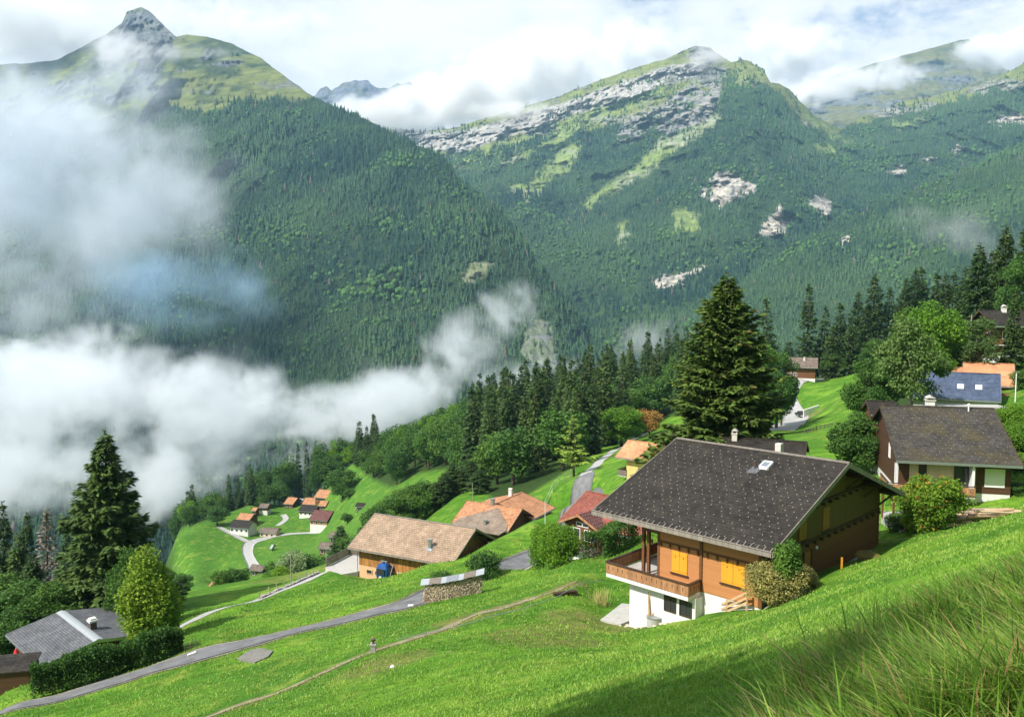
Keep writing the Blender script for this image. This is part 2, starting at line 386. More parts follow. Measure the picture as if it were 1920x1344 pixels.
MEAD2 = [[(985, 362), (995, 335), (1040, 290), (1095, 265), (1085, 290), (1062, 325), (1030, 345), (1010, 366)], [(1068, 410), (1100, 378), (1150, 340), (1200, 305), (1240, 262), (1300, 235), (1345, 205), (1352, 230), (1320, 250), (1290, 262), (1240, 300), (1205, 330), (1150, 358), (1100, 395)],
         [(1155, 462), (1158, 425), (1175, 412), (1178, 440), (1165, 465)], [(1250, 442), (1262, 420), (1272, 390), (1300, 400), (1318, 430), (1310, 440), (1280, 432)], [(800, 285), (870, 288), (960, 262), (1060, 228), (1150, 195), (1240, 165), (1245, 178), (1180, 205), (1100, 240), (1010, 290), (960, 305), (900, 320)],
         [(1520, 275), (1560, 265), (1580, 290), (1540, 292)], [(1500, 210), (1530, 222), (1600, 270), (1560, 262), (1520, 235)], [(1670, 230), (1740, 222), (1740, 235), (1690, 240)], [(955, 350), (975, 345), (1000, 365), (985, 372), (960, 362)]]
CLIFF2 = [(700, 262), (760, 250), (860, 248), (950, 224), (1050, 194), (1150, 160), (1230, 130), (1262, 122), (1300, 118), (1330, 130), (1300, 150), (1262, 142), (1235, 162), (1190, 182), (1110, 205), (1040, 228), (960, 255), (900, 272), (860, 290), (800, 280), (740, 285)]
GREY2 = [(1155, 268), (1165, 240), (1190, 212), (1240, 192), (1290, 160), (1340, 140), (1362, 160), (1345, 190), (1335, 220), (1300, 238), (1255, 252), (1215, 250), (1180, 270)]
PEAK2 = [(1225, 130), (1270, 95), (1310, 80), (1370, 112), (1400, 108), (1440, 130), (1450, 160), (1420, 168), (1390, 160), (1350, 150), (1320, 160), (1280, 140)]
def paint2(PX, PY, P):
    sh = PX.shape
    nz = fbm(P[..., 0]/170, P[..., 1]/300, P[..., 2]/110, 5, 177)
    col = np.broadcast_to(FORESTG*1.3, sh+(3,)).copy(); dens = np.ones(sh); rock = np.zeros(sh)
    rt = np.broadcast_to(np.array([1.0, .99, .98]), sh+(3,)).copy()
    # alpine slope between the cliff band and the woods, on the upper left
    top = sstep(3, -3, PY-profile([(500, 330), (800, 300), (880, 320), (960, 300), (1080, 250), (1200, 225), (1330, 230), (1350, 165), (1450, 165), (1490, 215), (1560, 255), (1620, 230), (1760, 196), (1860, 172), (1920, 160), (2600, 100)], wob(PX, PY, 18, 9, 41)[0])-(fbm(PX/30, PY/12, o=4, seed=8)-.5)*26)
    mw = np.zeros(sh)
    for k, m in enumerate(MEAD2): mw = np.maximum(mw, soft(PX, PY, m, 9, 12, 13, 50+k))
    cl = soft(PX, PY, CLIFF2, 3, 5, 16, 60); gr = soft(PX, PY, GREY2, 5, 8, 16, 61); pk = soft(PX, PY, PEAK2, 6, 8, 14, 62)
    col = blend(col, blend(ALP*1.15, np.array([.10, .12, .05]), sstep(.45, .6, nz)), top)
    col = blend(col, MEAD*.95, mw)
    rw = np.zeros(sh)
    for k, m in enumerate(ROCK2): rw = np.maximum(rw, soft(PX, PY, m, 4, 8, 8, 80+k))
    rock = np.maximum.reduce([cl*.95, gr*.9*sstep(.25, .42, fbm(PX/16, PY/8, o=4, seed=91)), pk*.75*sstep(.4, .6, nz), rw, top*.5*sstep(.5, .62, nz), mw*.35*sstep(.52, .62, nz)])
    rt = blend(rt, np.array([.66, .66, .67]), gr*.7*(1-cl)); rt = blend(rt, np.array([.5, .52, .56]), pk*.8); rt = blend(rt, np.array([1.25, 1.18, 1.05]), rw)
    rt = blend(rt, np.array([1.08, 1.06, 1.0]), cl*.9)
    dens = (1-top*.93)*(1-mw*.95)*(1-np.maximum(cl, gr*.85))*(1-rw)*(1-pk*.7)
    # lines of trees that climb between the meadow strips
    for k, pl in enumerate([[(780, 300), (900, 285), (1000, 262), (1085, 225), (1100, 228), (1010, 275), (900, 320), (820, 330)], [(1150, 195), (1200, 180), (1240, 160), (1238, 172), (1190, 195)], [(940, 330), (1000, 290), (1080, 255), (1080, 262), (1030, 290), (990, 335), (960, 350)], [(1352, 170), (1360, 135), (1390, 115), (1400, 125), (1380, 150), (1372, 175), (1420, 190), (1350, 235)]]):
        s_ = soft(PX, PY, pl, 3, 5, 14, 120+k); dens = np.maximum(dens, s_); rock = rock*(1-s_)
    dens = np.maximum(dens, .22*top*sstep(.55, .62, fbm(PX/22, PY/10, o=3, seed=44)))
    return col, rock, rt, dens
P2 = build_mountain('mountain', R2, B2, C2, 560, 2600, 820, 400, 1.0, 40, paint2)
# --- nearer forested spur low on the right
R3 = [(1150, 690), (1200, 640), (1300, 575), (1400, 520), (1480, 470), (1560, 424), (1660, 376), (1760, 338), (1850, 300), (1920, 268), (2100, 200), (2600, 120)]
B3 = [(1150, 760), (2600, 760)]
C3 = [(1150, 690, 1900), (1200, 760, 1600), (1300, 575, 2250), (1300, 740, 1500), (1480, 470, 2450), (1560, 600, 1900), (1560, 740, 1350), (1760, 338, 2700), (1760, 450, 2200), (1760, 740, 1250), (1920, 268, 2700), (1920, 500, 1900), (2100, 200, 2700), (2100, 740, 1100), (2600, 120, 2600), (2600, 740, 1000)]
def paint3(PX, PY, P):
    sh = PX.shape; rw = np.zeros(sh)
    for k, m in enumerate([[(1566, 458), (1588, 441), (1596, 448), (1578, 462)], [(1226, 535), (1240, 512), (1262, 520), (1300, 508), (1332, 493), (1325, 505), (1290, 520), (1268, 543), (1245, 553)], [(1690, 430), (1700, 425), (1703, 433)]]): rw = np.maximum(rw, soft(PX, PY, m, 2, 4, 9, 200+k))
    col = np.broadcast_to(FORESTG*1.25, sh+(3,)).copy()
    return col, rw, np.broadcast_to(np.array([1.6, 1.5, 1.4]), sh+(3,)), 1-rw
P3 = build_mountain('mountain', R3, B3, C3, 1150, 2600, 460, 170, .55, 70, paint3, back=350, gully=1.6)
# --- bare mountain behind on the right, crags showing far behind in the gap
def paint4(PX, PY, P):
    sh = PX.shape; nz = fbm(P[..., 0]/400, P[..., 1]/500, P[..., 2]/90, 5, 277)
    st = sstep(.48, .6, fbm(PX/60, PY/7, o=4, seed=301))
    return blend(np.broadcast_to(np.array([.15, .15, .055]), sh+(3,)), np.array([.08, .095, .04]), sstep(.42, .6, nz)), .75*st*sstep(105, 150, PY), np.broadcast_to(np.array([.42, .46, .55]), sh+(3,)), np.zeros(sh)
build_mountain('mountain', [(1380, 260), (1450, 215), (1500, 190), (1560, 142), (1620, 125), (1700, 103), (1760, 86), (1800, 75), (1818, 74), (1850, 102), (1885, 130), (1950, 165), (2050, 230)], [(1380, 330), (2050, 330)],
               [(1380, 260, 7000), (1560, 142, 7600), (1700, 103, 7600), (1815, 74, 7600), (1885, 130, 7300), (2050, 230, 7000), (1400, 330, 5400), (1700, 330, 5200), (2050, 330, 5200)], 1380, 2050, 240, 90, .5, 91, paint4, back=1200)
def paint5(PX, PY, P):
    sh = PX.shape
    return np.broadcast_to(np.array([.10, .11, .07]), sh+(3,)), sstep(.3, .5, fbm(PX/20, PY/8, o=4, seed=33))*.9, np.broadcast_to(np.array([.40, .43, .55]), sh+(3,)), np.zeros(sh)
build_mountain('mountain', [(560, 215), (600, 168), (612, 162), (622, 170), (645, 156), (665, 150), (690, 153), (705, 163), (728, 166), (745, 158), (770, 157), (782, 166), (790, 184), (830, 200)], [(560, 330), (830, 330)],
               [(560, 215, 8200), (660, 150, 8600), (780, 160, 8600), (830, 200, 8300), (560, 330, 6400), (830, 330, 6400)], 560, 830, 150, 60, .4, 95, paint5, back=1200, jag=4)
emit_far('forest', [scatter_far(*P1, 11.2, 5, 14, 26, .085)], 'dark spruce forest covering the steep mountain on the left behind the mist', 'forest', m_far)
emit_far('forest', [scatter_far(*P2, 14.8, 6, 15, 27, .14)], 'hazy green forest below the pale cliffs of the right mountain', 'forest', m_far)
emit_far('forest', [scatter_far(*P3, 12.5, 8, 14, 25, .16)], 'sunlit forest on the nearer spur low on the right mountainside', 'forest', m_far)
# ------------------------------------------------------------------ near terrain
TC = [(700,1344,32),(960,1344,20),(1200,1344,12.7),(1500,1344,9),(1300,1270,16),(1500,1200,17.5),(1700,1100,24),(1920,1050,21.6),(1800,1250,9.5),(1000,1250,34),(1150,1205,45),(1300,1190,44),(1400,1148,47),(1600,1063,51),(1750,1015,54),(1920,965,55),(2150,900,52),
 (1195,1170,56.4),(1130,1150,60),(1428,1140,50),(1600,1040,63),(1700,985,68),(1660,960,74),(1800,957,76),(1910,947,74),(1740,950,76),(2100,850,75),
 (380,1344,44),(700,1222,50),(900,1150,58),(1080,1092,66),(500,1300,47),(560,1240,56),(0,1344,58),(100,1310,62),(330,1240,66),(560,1180,70),(780,1125,76),(880,1095,86),(970,1052,97),(1040,1020,105),(1080,1050,80),(1100,1052,94),
 (600,1140,85),(480,1160,81),(340,1215,71),(340,1175,88),(480,1125,97),(620,1068,111),(700,1088,99),(800,1055,99),(930,1016,103),(1040,965,114),(690,1085,111),(780,1075,117),(900,1028,125),(1000,984,108),
 (340,1110,115),(480,1085,122),(650,1046,132),(340,1120,160),(480,1112,175),(650,1075,180),(380,1112,250),(560,1090,240),(700,1030,210),
 (60,1250,80),(20,1290,70),(200,1225,82),(100,1180,110),(200,1160,125),(0,1180,120),(0,1150,180),(150,1130,190),
 (350,1100,305),(400,1095,330),(330,1010,370),(420,1001,385),(480,1062,330),(500,1008,385),(600,1005,385),(480,985,410),(560,960,425),(610,985,390),(600,930,445),(470,945,440),(540,1050,300),(640,1010,320),
 (700,950,310),(690,895,390),(660,870,430),(800,900,270),(760,930,262),(820,885,300),(860,930,190),(940,905,200),(930,870,260),
 (1015,948,134),(1080,912,140),(1100,890,150),(1160,840,230),(1210,812,290),(1180,880,140),(1140,915,132),(1090,940,118),(1060,880,185),(1000,905,180),(960,965,150),(1150,960,100),
 (340,985,450),(500,945,480),(660,868,490),(860,815,480),(1060,760,460),(1260,705,460),(1250,780,300),(1350,860,110),(1350,800,200),(1350,740,330),
 (1500,788,232),(1475,755,262),(1530,715,292),(1590,702,312),(1500,704,290),(1470,815,175),(1560,800,180),(1580,750,220),(1520,860,105),(1440,700,380),(1500,865,100),
 (1900,735,122),(1800,760,112),(1740,790,108),(1950,720,118),(1860,672,155),(1780,690,160),(1700,715,200),(1640,700,270),(1920,640,170),(1800,640,230),(1920,560,260),(2100,560,220),(2100,700,110),(1700,650,330),(2400,560,140),(2400,800,70)]
PADS = [(925, 975, 134, 12, -42.0), (985, 958, 141, 7.5, -41.0), (1105, 985, 100, 9, -32.2)]
def slp(x, y): return -1.7+.29*x-.42*y
_T = []; _v = []
for (a, b, Yq) in TC:
    p = at(a, b, Yq); rho = math.hypot(p[0], p[1]); _T.append((p[0]/rho, p[1]/rho, math.log(rho))); _v.append(p[2]/rho)
for deg in range(0, 360, 30):
    for rho in (1.0, 3.0):
        x, y = math.sin(R(deg))*rho, math.cos(R(deg))*rho
        _T.append((x/rho, y/rho, math.log(rho))); _v.append(slp(x, y)/rho)
for deg, sl_ in ((-90, -.35), (-130, -.1), (-60, -.46), (90, .30), (130, .40), (180, .36), (-160, .2)):
    for rho in (12, 60, 250, 700):
        _T.append((math.sin(R(deg)), math.cos(R(deg)), math.log(rho))); _v.append(sl_*(1.0 if rho < 100 else .8))
for a, rho, z in ((-200, 60, -33), (-200, 150, -68), (-200, 400, -190), (-200, 900, -430), (150, 300, -150), (200, 620, -300), (400, 700, -290), (700, 700, -260), (1000, 720, -240), (1300, 720, -200), (1600, 700, -130), (1600, 450, -70),
                  (1900, 700, -80), (2300, 700, 0), (2300, 300, 10), (200, 1500, -520), (700, 1500, -520), (1200, 1500, -480), (1900, 1500, -300), (-200, 1500, -560), (2600, 1500, -100), (300, 320, -125), (240, 400, -170), (150, 240, -105)):
    u = (a-CX)/F; y = rho/math.hypot(1, u); x = u*y
    _T.append((x/rho, y/rho, math.log(rho))); _v.append(z/rho)
_T = np.array(_T); KT = np.array([3.2, 3.2, 1.0]); TR = RBF(_T*KT, _v, 1.0)
def H(x, y, detail=True):
    x = np.asarray(x, float); y = np.asarray(y, float); rho = np.maximum(np.hypot(x, y), .6)
    z = TR(np.stack([x/rho*KT[0], y/rho*KT[1], np.log(rho)], -1))*rho
    for (a, b, Yq, r_, zt) in PADS:
        p = at(a, b, Yq); w_ = sstep(1.7, 1.0, np.hypot(x-p[0], y-p[1])/r_); z = z*(1-w_)+np.minimum(z, zt)*w_
    if detail:
        k = sstep(3, 30, rho)
        z = z+(fbm(x/9, y/9, o=3, seed=21)-.5)*.9*k*sstep(420, 200, rho)+(fbm(x/2.2, y/2.2, o=3, seed=22)-.5)*.16*sstep(1, 8, rho)*sstep(90, 50, rho)
    return z
def hit(px, py, y0=1.2, y1=900):
    """first terrain point seen at a photo pixel"""
    Y = np.exp(np.linspace(math.log(y0), math.log(y1), 700)); P = at(px, py, Y); d = P[:, 2]-H(P[:, 0], P[:, 1])
    i = np.nonzero(d < 0)[0]
    if not len(i): return None
    i = max(i[0], 1); f = d[i-1]/(d[i-1]-d[i]); Yh = Y[i-1]+f*(Y[i]-Y[i-1]); return at(px, py, Yh)
nth, nr = 760, 620
th = np.concatenate([np.linspace(-180, -52, 40)[:-1], np.linspace(-52, 52, nth), np.linspace(52, 180, 40)[1:]])
rr = np.exp(np.concatenate([np.linspace(math.log(.8), math.log(600), nr), np.linspace(math.log(600), math.log(1700), 40)[1:]]))
TH, RR = np.meshgrid(np.radians(th), rr, indexing='ij')
TX, TY = np.sin(TH)*RR, np.cos(TH)*RR; TZ = H(TX, TY)
tp = np.stack([TX, TY, TZ], -1); nn, mm = TH.shape
idx = np.arange(nn*mm).reshape(nn, mm)
q = np.stack([idx[:-1, :-1], idx[1:, :-1], idx[1:, 1:], idx[:-1, 1:]], -1).reshape(-1, 4)
MP0 = [(200, 1420, 38), (380, 1341, 44), (520, 1290, 46.5), (620, 1250, 48.5), (700, 1222, 50), (800, 1183, 54), (900, 1148, 58), (990, 1120, 62), (1080, 1092, 66)]
MR0 = [(-120, 1360, 57), (0, 1330, 60), (100, 1308, 62), (220, 1272, 64), (330, 1238, 66), (450, 1208, 68), (560, 1180, 70), (680, 1150, 73), (780, 1127, 76), (870, 1095, 86)]
# worn / dry ground and wild undergrowth, by place
def disc(x, y, cx, cy, r, w=.5, s=3.0): 
    return sstep(1+w*.5, 1-w*.5, np.hypot(x-cx, y-cy)/r+(fbm(x/s, y/s, o=3, seed=int(abs(cx*7+cy)))-.5)*1.2)
dry = np.zeros(TX.shape); wild = np.zeros(TX.shape); grav = np.zeros(TX.shape)
for (a, b, y0, r) in ((1010, 1185, 20, 3.5), (1100, 1165, 20, 3.0), (1180, 1175, 30, 1.8), (740, 1235, 20, 2.6), (870, 1160, 20, 1.8), (1060, 1200, 20, 3.0)):
    p = hit(a, b, y0); dry = np.maximum(dry, .75*disc(TX, TY, p[0], p[1], r))
for (a, b, y0, r) in ((1350, 765, 100, 14), (1330, 775, 100, 8)): 
    p = at(1385-0+1340-1350+0*a, 770, 225)
p_ = V(1518, 772, 228); dry = np.maximum(dry, disc(TX, TY, p_.x, p_.y, 4.0))
p_ = V(560, 1068, 118); dry = np.maximum(dry, .5*disc(TX, TY, p_.x, p_.y, 6))
for pts_, r_ in ((MP0, .9), (MR0, 2.9)):
    LN = np.array([at(a, b, y)[:2] for a, b, y in pts_]); dd_ = np.full(TX.shape, 1e9)
    for i in range(len(LN)-1):
        a_, b_ = LN[i], LN[i+1]; e_ = b_-a_; t_ = np.clip(((TX-a_[0])*e_[0]+(TY-a_[1])*e_[1])/(e_@e_), 0, 1); dd_ = np.minimum(dd_, np.hypot(TX-a_[0]-t_*e_[0], TY-a_[1]-t_*e_[1]))
    dry = np.maximum(dry, .9*sstep(r_*1.25, r_*.5, dd_+(fbm(TX/1.2, TY/1.2, o=3, seed=8)-.5)*1.4))
Yp = TY; PXt = CX+F*TX/np.maximum(TY*cp-TZ*sp, .1)
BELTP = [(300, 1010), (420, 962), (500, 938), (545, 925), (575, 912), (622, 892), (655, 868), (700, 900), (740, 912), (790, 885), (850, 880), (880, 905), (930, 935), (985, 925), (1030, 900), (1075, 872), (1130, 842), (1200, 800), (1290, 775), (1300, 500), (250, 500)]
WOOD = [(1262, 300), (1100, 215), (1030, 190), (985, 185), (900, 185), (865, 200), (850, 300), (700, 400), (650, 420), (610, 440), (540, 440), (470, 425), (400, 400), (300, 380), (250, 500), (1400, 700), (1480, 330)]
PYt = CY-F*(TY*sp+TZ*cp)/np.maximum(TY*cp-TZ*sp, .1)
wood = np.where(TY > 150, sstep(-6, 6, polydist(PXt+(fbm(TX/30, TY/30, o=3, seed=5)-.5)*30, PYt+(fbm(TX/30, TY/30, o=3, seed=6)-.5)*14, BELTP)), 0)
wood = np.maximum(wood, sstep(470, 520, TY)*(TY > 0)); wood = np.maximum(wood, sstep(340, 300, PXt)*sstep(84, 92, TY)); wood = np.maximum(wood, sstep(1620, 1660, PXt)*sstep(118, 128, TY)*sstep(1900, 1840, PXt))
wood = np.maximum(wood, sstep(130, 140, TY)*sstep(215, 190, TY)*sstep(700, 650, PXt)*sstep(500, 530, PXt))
lush = sstep(200, 300, TY)*sstep(900, 700, PXt)+.55*sstep(2, -2, TY-(66+.35*TX)+(fbm(TX/12, TY/12, o=3, seed=9)-.5)*30)*sstep(30, 44, TY)*sstep(5, -12, TX)
m_terr, nt = newmat('meadow')
g = nt.n('ShaderNodeTexCoord').outputs['Object']
dr = nt.n('ShaderNodeAttribute', attribute_name='dry').outputs['Fac']; wd = nt.n('ShaderNodeAttribute', attribute_name='wood').outputs['Fac']
n1 = nt.noise(g, .10, 5, .6); n2 = nt.noise(g, 1.1, 6, .7); n3 = nt.noise(g, 7.0, 4, .75); n4 = nt.noise(nt.map(g, (.22, 1.0, .5), (0, 0, .5)), .5, 6, .7, .8)
n5 = nt.noise(g, .33, 4, .6)
c0 = nt.ramp(nt.math('ADD', nt.math('MULTIPLY', n1, .6), nt.math('MULTIPLY', n4, .28), .085), [(.42, (.066, .175, .014)), (.52, (.140, .285, .024)), (.62, (.235, .370, .036))])
st_ = nt.noise(nt.map(g, (.12, 2.2, .12), (0, 0, -.35)), 1.0, 3, .6)
c0 = nt.mix(1.0, c0, nt.ramp(st_, [(.35, .87), (.5, 1.0), (.65, 1.13)]), 'MULTIPLY')
c0 = nt.mix(nt.math('MULTIPLY', nt.n('ShaderNodeAttribute', attribute_name='lush').outputs['Fac'], .8), c0, (.058, .155, .018))
c0 = nt.mix(nt.ramp(n5, [(.52, 0), (.72, .65)]), c0, (.27, .33, .055))
c0 = nt.mix(1.0, c0, nt.ramp(n2, [(.25, .55), (.5, 1.0), (.75, 1.35)]), 'MULTIPLY')
c0 = nt.mix(1.0, c0, nt.ramp(n3, [(.3, .70), (.5, 1.0), (.7, 1.3)]), 'MULTIPLY')
c0 = nt.mix(nt.math('MULTIPLY', dr, nt.ramp(n2, [(.35, .2), (.6, 1)])), c0, nt.ramp(n3, [(.3, (.14, .11, .04)), (.7, (.30, .24, .10))]))
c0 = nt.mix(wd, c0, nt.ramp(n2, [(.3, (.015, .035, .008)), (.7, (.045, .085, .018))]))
finish(nt, c0, .95, nt.math('ADD', nt.math('MULTIPLY', n2, .8), n3), .8, .16, .12)
me = mesh_np('ground', tp.reshape(-1, 3), quads=q, attrs={'dry': dry.ravel(), 'wood': wood.ravel(), 'lush': lush.ravel()}, smooth=True, mats=[m_terr])
tag(link('ground', me), kind='structure')
# ------------------------------------------------------------------ roads and paths draped on it
def smoothline(P, step):
    P = np.array(P, float); t = [0.0]
    for i in range(1, len(P)): t.append(t[-1]+max(.01, np.linalg.norm(P[i]-P[i-1])))
    t = np.array(t); n = max(int(t[-1]/step), 4); s = np.linspace(0, t[-1], n+1)
    out = []
    for u in s:   # Catmull-Rom
        i = min(max(np.searchsorted(t, u)-1, 0), len(P)-2); f = (u-t[i])/(t[i+1]-t[i])
        p0 = P[max(i-1, 0)]; p1 = P[i]; p2 = P[i+1]; p3 = P[min(i+2, len(P)-1)]
        out.append(.5*((2*p1)+(-p0+p2)*f+(2*p0-5*p1+4*p2-p3)*f*f+(-p0+3*p1-3*p2+p3)*f**3))
    return np.array(out)
def ribbon(name, pts, width, mat, lift=.06, step=.8, nw=6, wv=0.0, edge=None):
    C_ = smoothline(pts, step); T = np.gradient(C_, axis=0); T /= np.linalg.norm(T, axis=1)[:, None]+1e-9
    N = np.stack([-T[:, 1], T[:, 0]], 1); W = np.interp(np.linspace(0, 1, len(C_)), np.linspace(0, 1, len(np.atleast_1d(width))), np.atleast_1d(width)) if np.ndim(width) else np.full(len(C_), width)
    off = np.linspace(-.5, .5, nw+1)
    wob_ = 1+wv*(fbm(C_[:, 0]/1.3, C_[:, 1]/1.3, o=3, seed=4)-.5)*2
    X = C_[:, 0, None]+N[:, 0, None]*off*(W*wob_)[:, None]; Y = C_[:, 1, None]+N[:, 1, None]*off*(W*wob_)[:, None]
    Zc = H(C_[:, 0], C_[:, 1]); Zr = H(X, Y)
    Z = Zr+lift
    n, m = X.shape; id_ = np.arange(n*m).reshape(n, m)
    # side skirts bury the edges in the ground
    Vv = [np.stack([X, Y, Z], -1).reshape(-1, 3)]; Q = [np.stack([id_[:-1, :-1], id_[1:, :-1], id_[1:, 1:], id_[:-1, 1:]], -1).reshape(-1, 4)]
    for col, sgn in ((0, 1), (m-1, -1)):
        b = np.stack([X[:, col]-N[:, 0]*.12*sgn, Y[:, col]-N[:, 1]*.12*sgn, Z[:, col]-.3], -1); o = sum(len(v) for v in Vv); Vv.append(b); bi = np.arange(n)+o; ti = id_[:, col]
        Q.append(np.stack([ti[:-1], ti[1:], bi[1:], bi[:-1]][::sgn], -1))
    me = mesh_np(name, np.concatenate(Vv), quads=np.concatenate(Q), smooth=True, mats=[mat]); o = link(name, me); tag(o, kind='structure'); return o
def P2d(l): return [(q[0], q[1]) for q in (at(a, b, y) for a, b, y in l)]
def hits(l): return [tuple(hit(a, b, y0)[:2]) for a, b, y0 in l]
def road_mat(name, lo, hi, gb=.15):
    m, nt = newmat(name); g = nt.n('ShaderNodeTexCoord').outputs['Object']
    a = nt.noise(g, 25, 4, .8); b = nt.noise(g, .8, 5, .65)
    c = nt.ramp(nt.math('ADD', nt.math('MULTIPLY', a, .35), nt.math('MULTIPLY', b, .65)), [(.35, lo), (.65, hi)])
    finish(nt, c, .85, a, .25, .01, .3); return m
m_road = road_mat('asphalt', (.10, .10, .105), (.21, .21, .215)); m_verge = road_mat('gravel_verge', (.20, .18, .15), (.42, .39, .33)); m_path = road_mat('trodden_earth', (.17, .13, .08), (.33, .28, .19)); m_lane = road_mat('pale_lane', (.28, .28, .27), (.46, .45, .43))
main_road = P2d([(-260, 1400, 52), (-120, 1360, 57), (0, 1330, 60), (100, 1308, 62), (220, 1272, 64), (330, 1238, 66), (450, 1208, 68), (560, 1180, 70), (680, 1150, 73), (780, 1127, 76), (870, 1095, 86), (970, 1055, 97), (1040, 1020, 104), (1075, 985, 112), (1085, 950, 121), (1080, 930, 128)])
ribbon('road', main_road, 4.4, m_verge, .05, wv=.12)
ribbon('road', main_road, 3.5, m_road, .10)
ribbon('road', P2d([(975, 968, 122), (1000, 952, 129), (1018, 940, 134), (1045, 925, 139), (1080, 910, 142), (1100, 893, 152)]), [4, 4.5, 5, 5, 4.5, 2.8], m_road, .07)
ribbon('road', P2d([(1075, 905, 143), (1100, 915, 140), (1115, 925, 134), (1120, 940, 128)]), 3.6, m_road, .09)
ribbon('path', P2d([(1095, 893, 151), (1130, 862, 185), (1160, 842, 222), (1205, 818, 275), (1230, 805, 300)]), 2.4, m_lane, .06)
ribbon('road', P2d([(1460, 815, 190), (1490, 790, 228), (1482, 765, 250), (1478, 745, 268), (1500, 722, 285), (1540, 708, 298), (1590, 697, 315)]), [7, 8, 7, 6, 5, 4, 3], m_lane, .12)
mpath = P2d([(200, 1420, 38), (380, 1341, 44), (520, 1290, 46.5), (620, 1250, 48.5), (700, 1222, 50), (800, 1183, 54), (900, 1148, 58), (990, 1120, 62), (1080, 1092, 66)])
ribbon('path', mpath, [.8, .8, .8, .8, .8, .7, .12], m_path, .03, wv=.6)
ribbon('path', P2d([(300, 1192, 84), (345, 1174, 88), (400, 1152, 92), (470, 1124, 97), (540, 1098, 103), (600, 1076, 110), (650, 1068, 114)]), 1.6, m_lane, .06, wv=.2)
ribbon('road', P2d([(478, 1062, 325), (472, 1045, 340), (464, 1025, 360), (470, 1013, 375), (500, 1006, 384), (540, 1004, 388), (610, 1003, 390)]), [5, 4, 4, 5, 6, 3, 2.5], m_lane, .15)
ribbon('path', P2d([(470, 1013, 375), (440, 1006, 385), (410, 998, 395)]), 3, m_lane, .15)
ribbon('path', P2d([(520, 977, 405), (535, 966, 415), (530, 952, 425)]), 3, m_lane, .15)
# ------------------------------------------------------------------ solid builder
class MB:
    def __init__(s): s.v = []; s.f = []; s.m = []
    def prism(s, pts, ext, mi=0):
        """closed polygon pts (3d) swept by vector ext"""
        o = len(s.v); n = len(pts); e = Vector(ext)
        s.v += [tuple(Vector(p)) for p in pts]+[tuple(Vector(p)+e) for p in pts]
        nrm = Vector((0, 0, 0))
        for i in range(n): nrm += Vector(pts[i]).cross(Vector(pts[(i+1) % n]))
        fl = nrm.dot(e) > 0
        F_ = [tuple(range(o, o+n)), tuple(range(o+2*n-1, o+n-1, -1))]+[(o+i, o+n+i, o+n+(i+1) % n, o+(i+1) % n) for i in range(n)]
        if fl: F_ = [tuple(reversed(f)) for f in F_]
        s.f += F_; s.m += [mi]*len(F_); return s
    def box(s, x0, x1, y0, y1, z0, z1, mi=0):
        return s.prism([(x0, y0, z0), (x1, y0, z0), (x1, y1, z0), (x0, y1, z0)], (0, 0, z1-z0), mi)
    def bar(s, a, b, w, h=None, mi=0, up=(0, 0, 1)):
        a = Vector(a); b = Vector(b); h = h or w; d = (b-a).normalized(); u = Vector(up)
        if abs(d.dot(u)) > .98: u = Vector((0, 1, 0))
        r = d.cross(u).normalized()*(w/2); t = r.cross(d).normalized()*(h/2)
        return s.prism([a-r-t, a+r-t, a+r+t, a-r+t], b-a, mi)
    def tube(s, a, b, r0, r1=None, n=8, mi=0, cap=True):
        a = Vector(a); b = Vector(b); r1 = r0 if r1 is None else r1; d = (b-a).normalized()
        u = d.orthogonal().normalized(); w_ = d.cross(u); o = len(s.v)
        for p, r in ((a, r0), (b, r1)):
            for i in range(n):
                t = 2*math.pi*i/n; s.v.append(tuple(p+u*math.cos(t)*r+w_*math.sin(t)*r))
        for i in range(n): s.f.append((o+i, o+(i+1) % n, o+n+(i+1) % n, o+n+i)); s.m.append(mi)
        if cap: s.f.append(tuple(range(o+n-1, o-1, -1))); s.f.append(tuple(range(o+n, o+2*n))); s.m += [mi, mi]
        return s
    def lathe(s, c, prof, n=16, mi=0):
        o = len(s.v); k = len(prof)
        for r, z in prof:
            for i in range(n):
                t = 2*math.pi*i/n; s.v.append((c[0]+r*math.cos(t), c[1]+r*math.sin(t), c[2]+z))
        for j in range(k-1):
            for i in range(n): s.f.append((o+j*n+i, o+j*n+(i+1) % n, o+(j+1)*n+(i+1) % n, o+(j+1)*n+i)); s.m.append(mi)
        s.f.append(tuple(range(o+(k-1)*n, o+k*n))); s.f.append(tuple(range(o+n-1, o-1, -1))); s.m += [mi, mi]; return s
    def build(s, name, mats, parent=None, loc=None, rot=None, smooth=False):
        me = bpy.data.meshes.new(name); me.from_pydata(s.v, [], s.f)
        for m in (mats if isinstance(mats, (list, tuple)) else [mats]): me.materials.append(m)
        me.polygons.foreach_set('material_index', s.m)
        if smooth: me.polygons.foreach_set('use_smooth', [True]*len(s.f))
        me.update(); return link(name, me, parent, loc, rot)
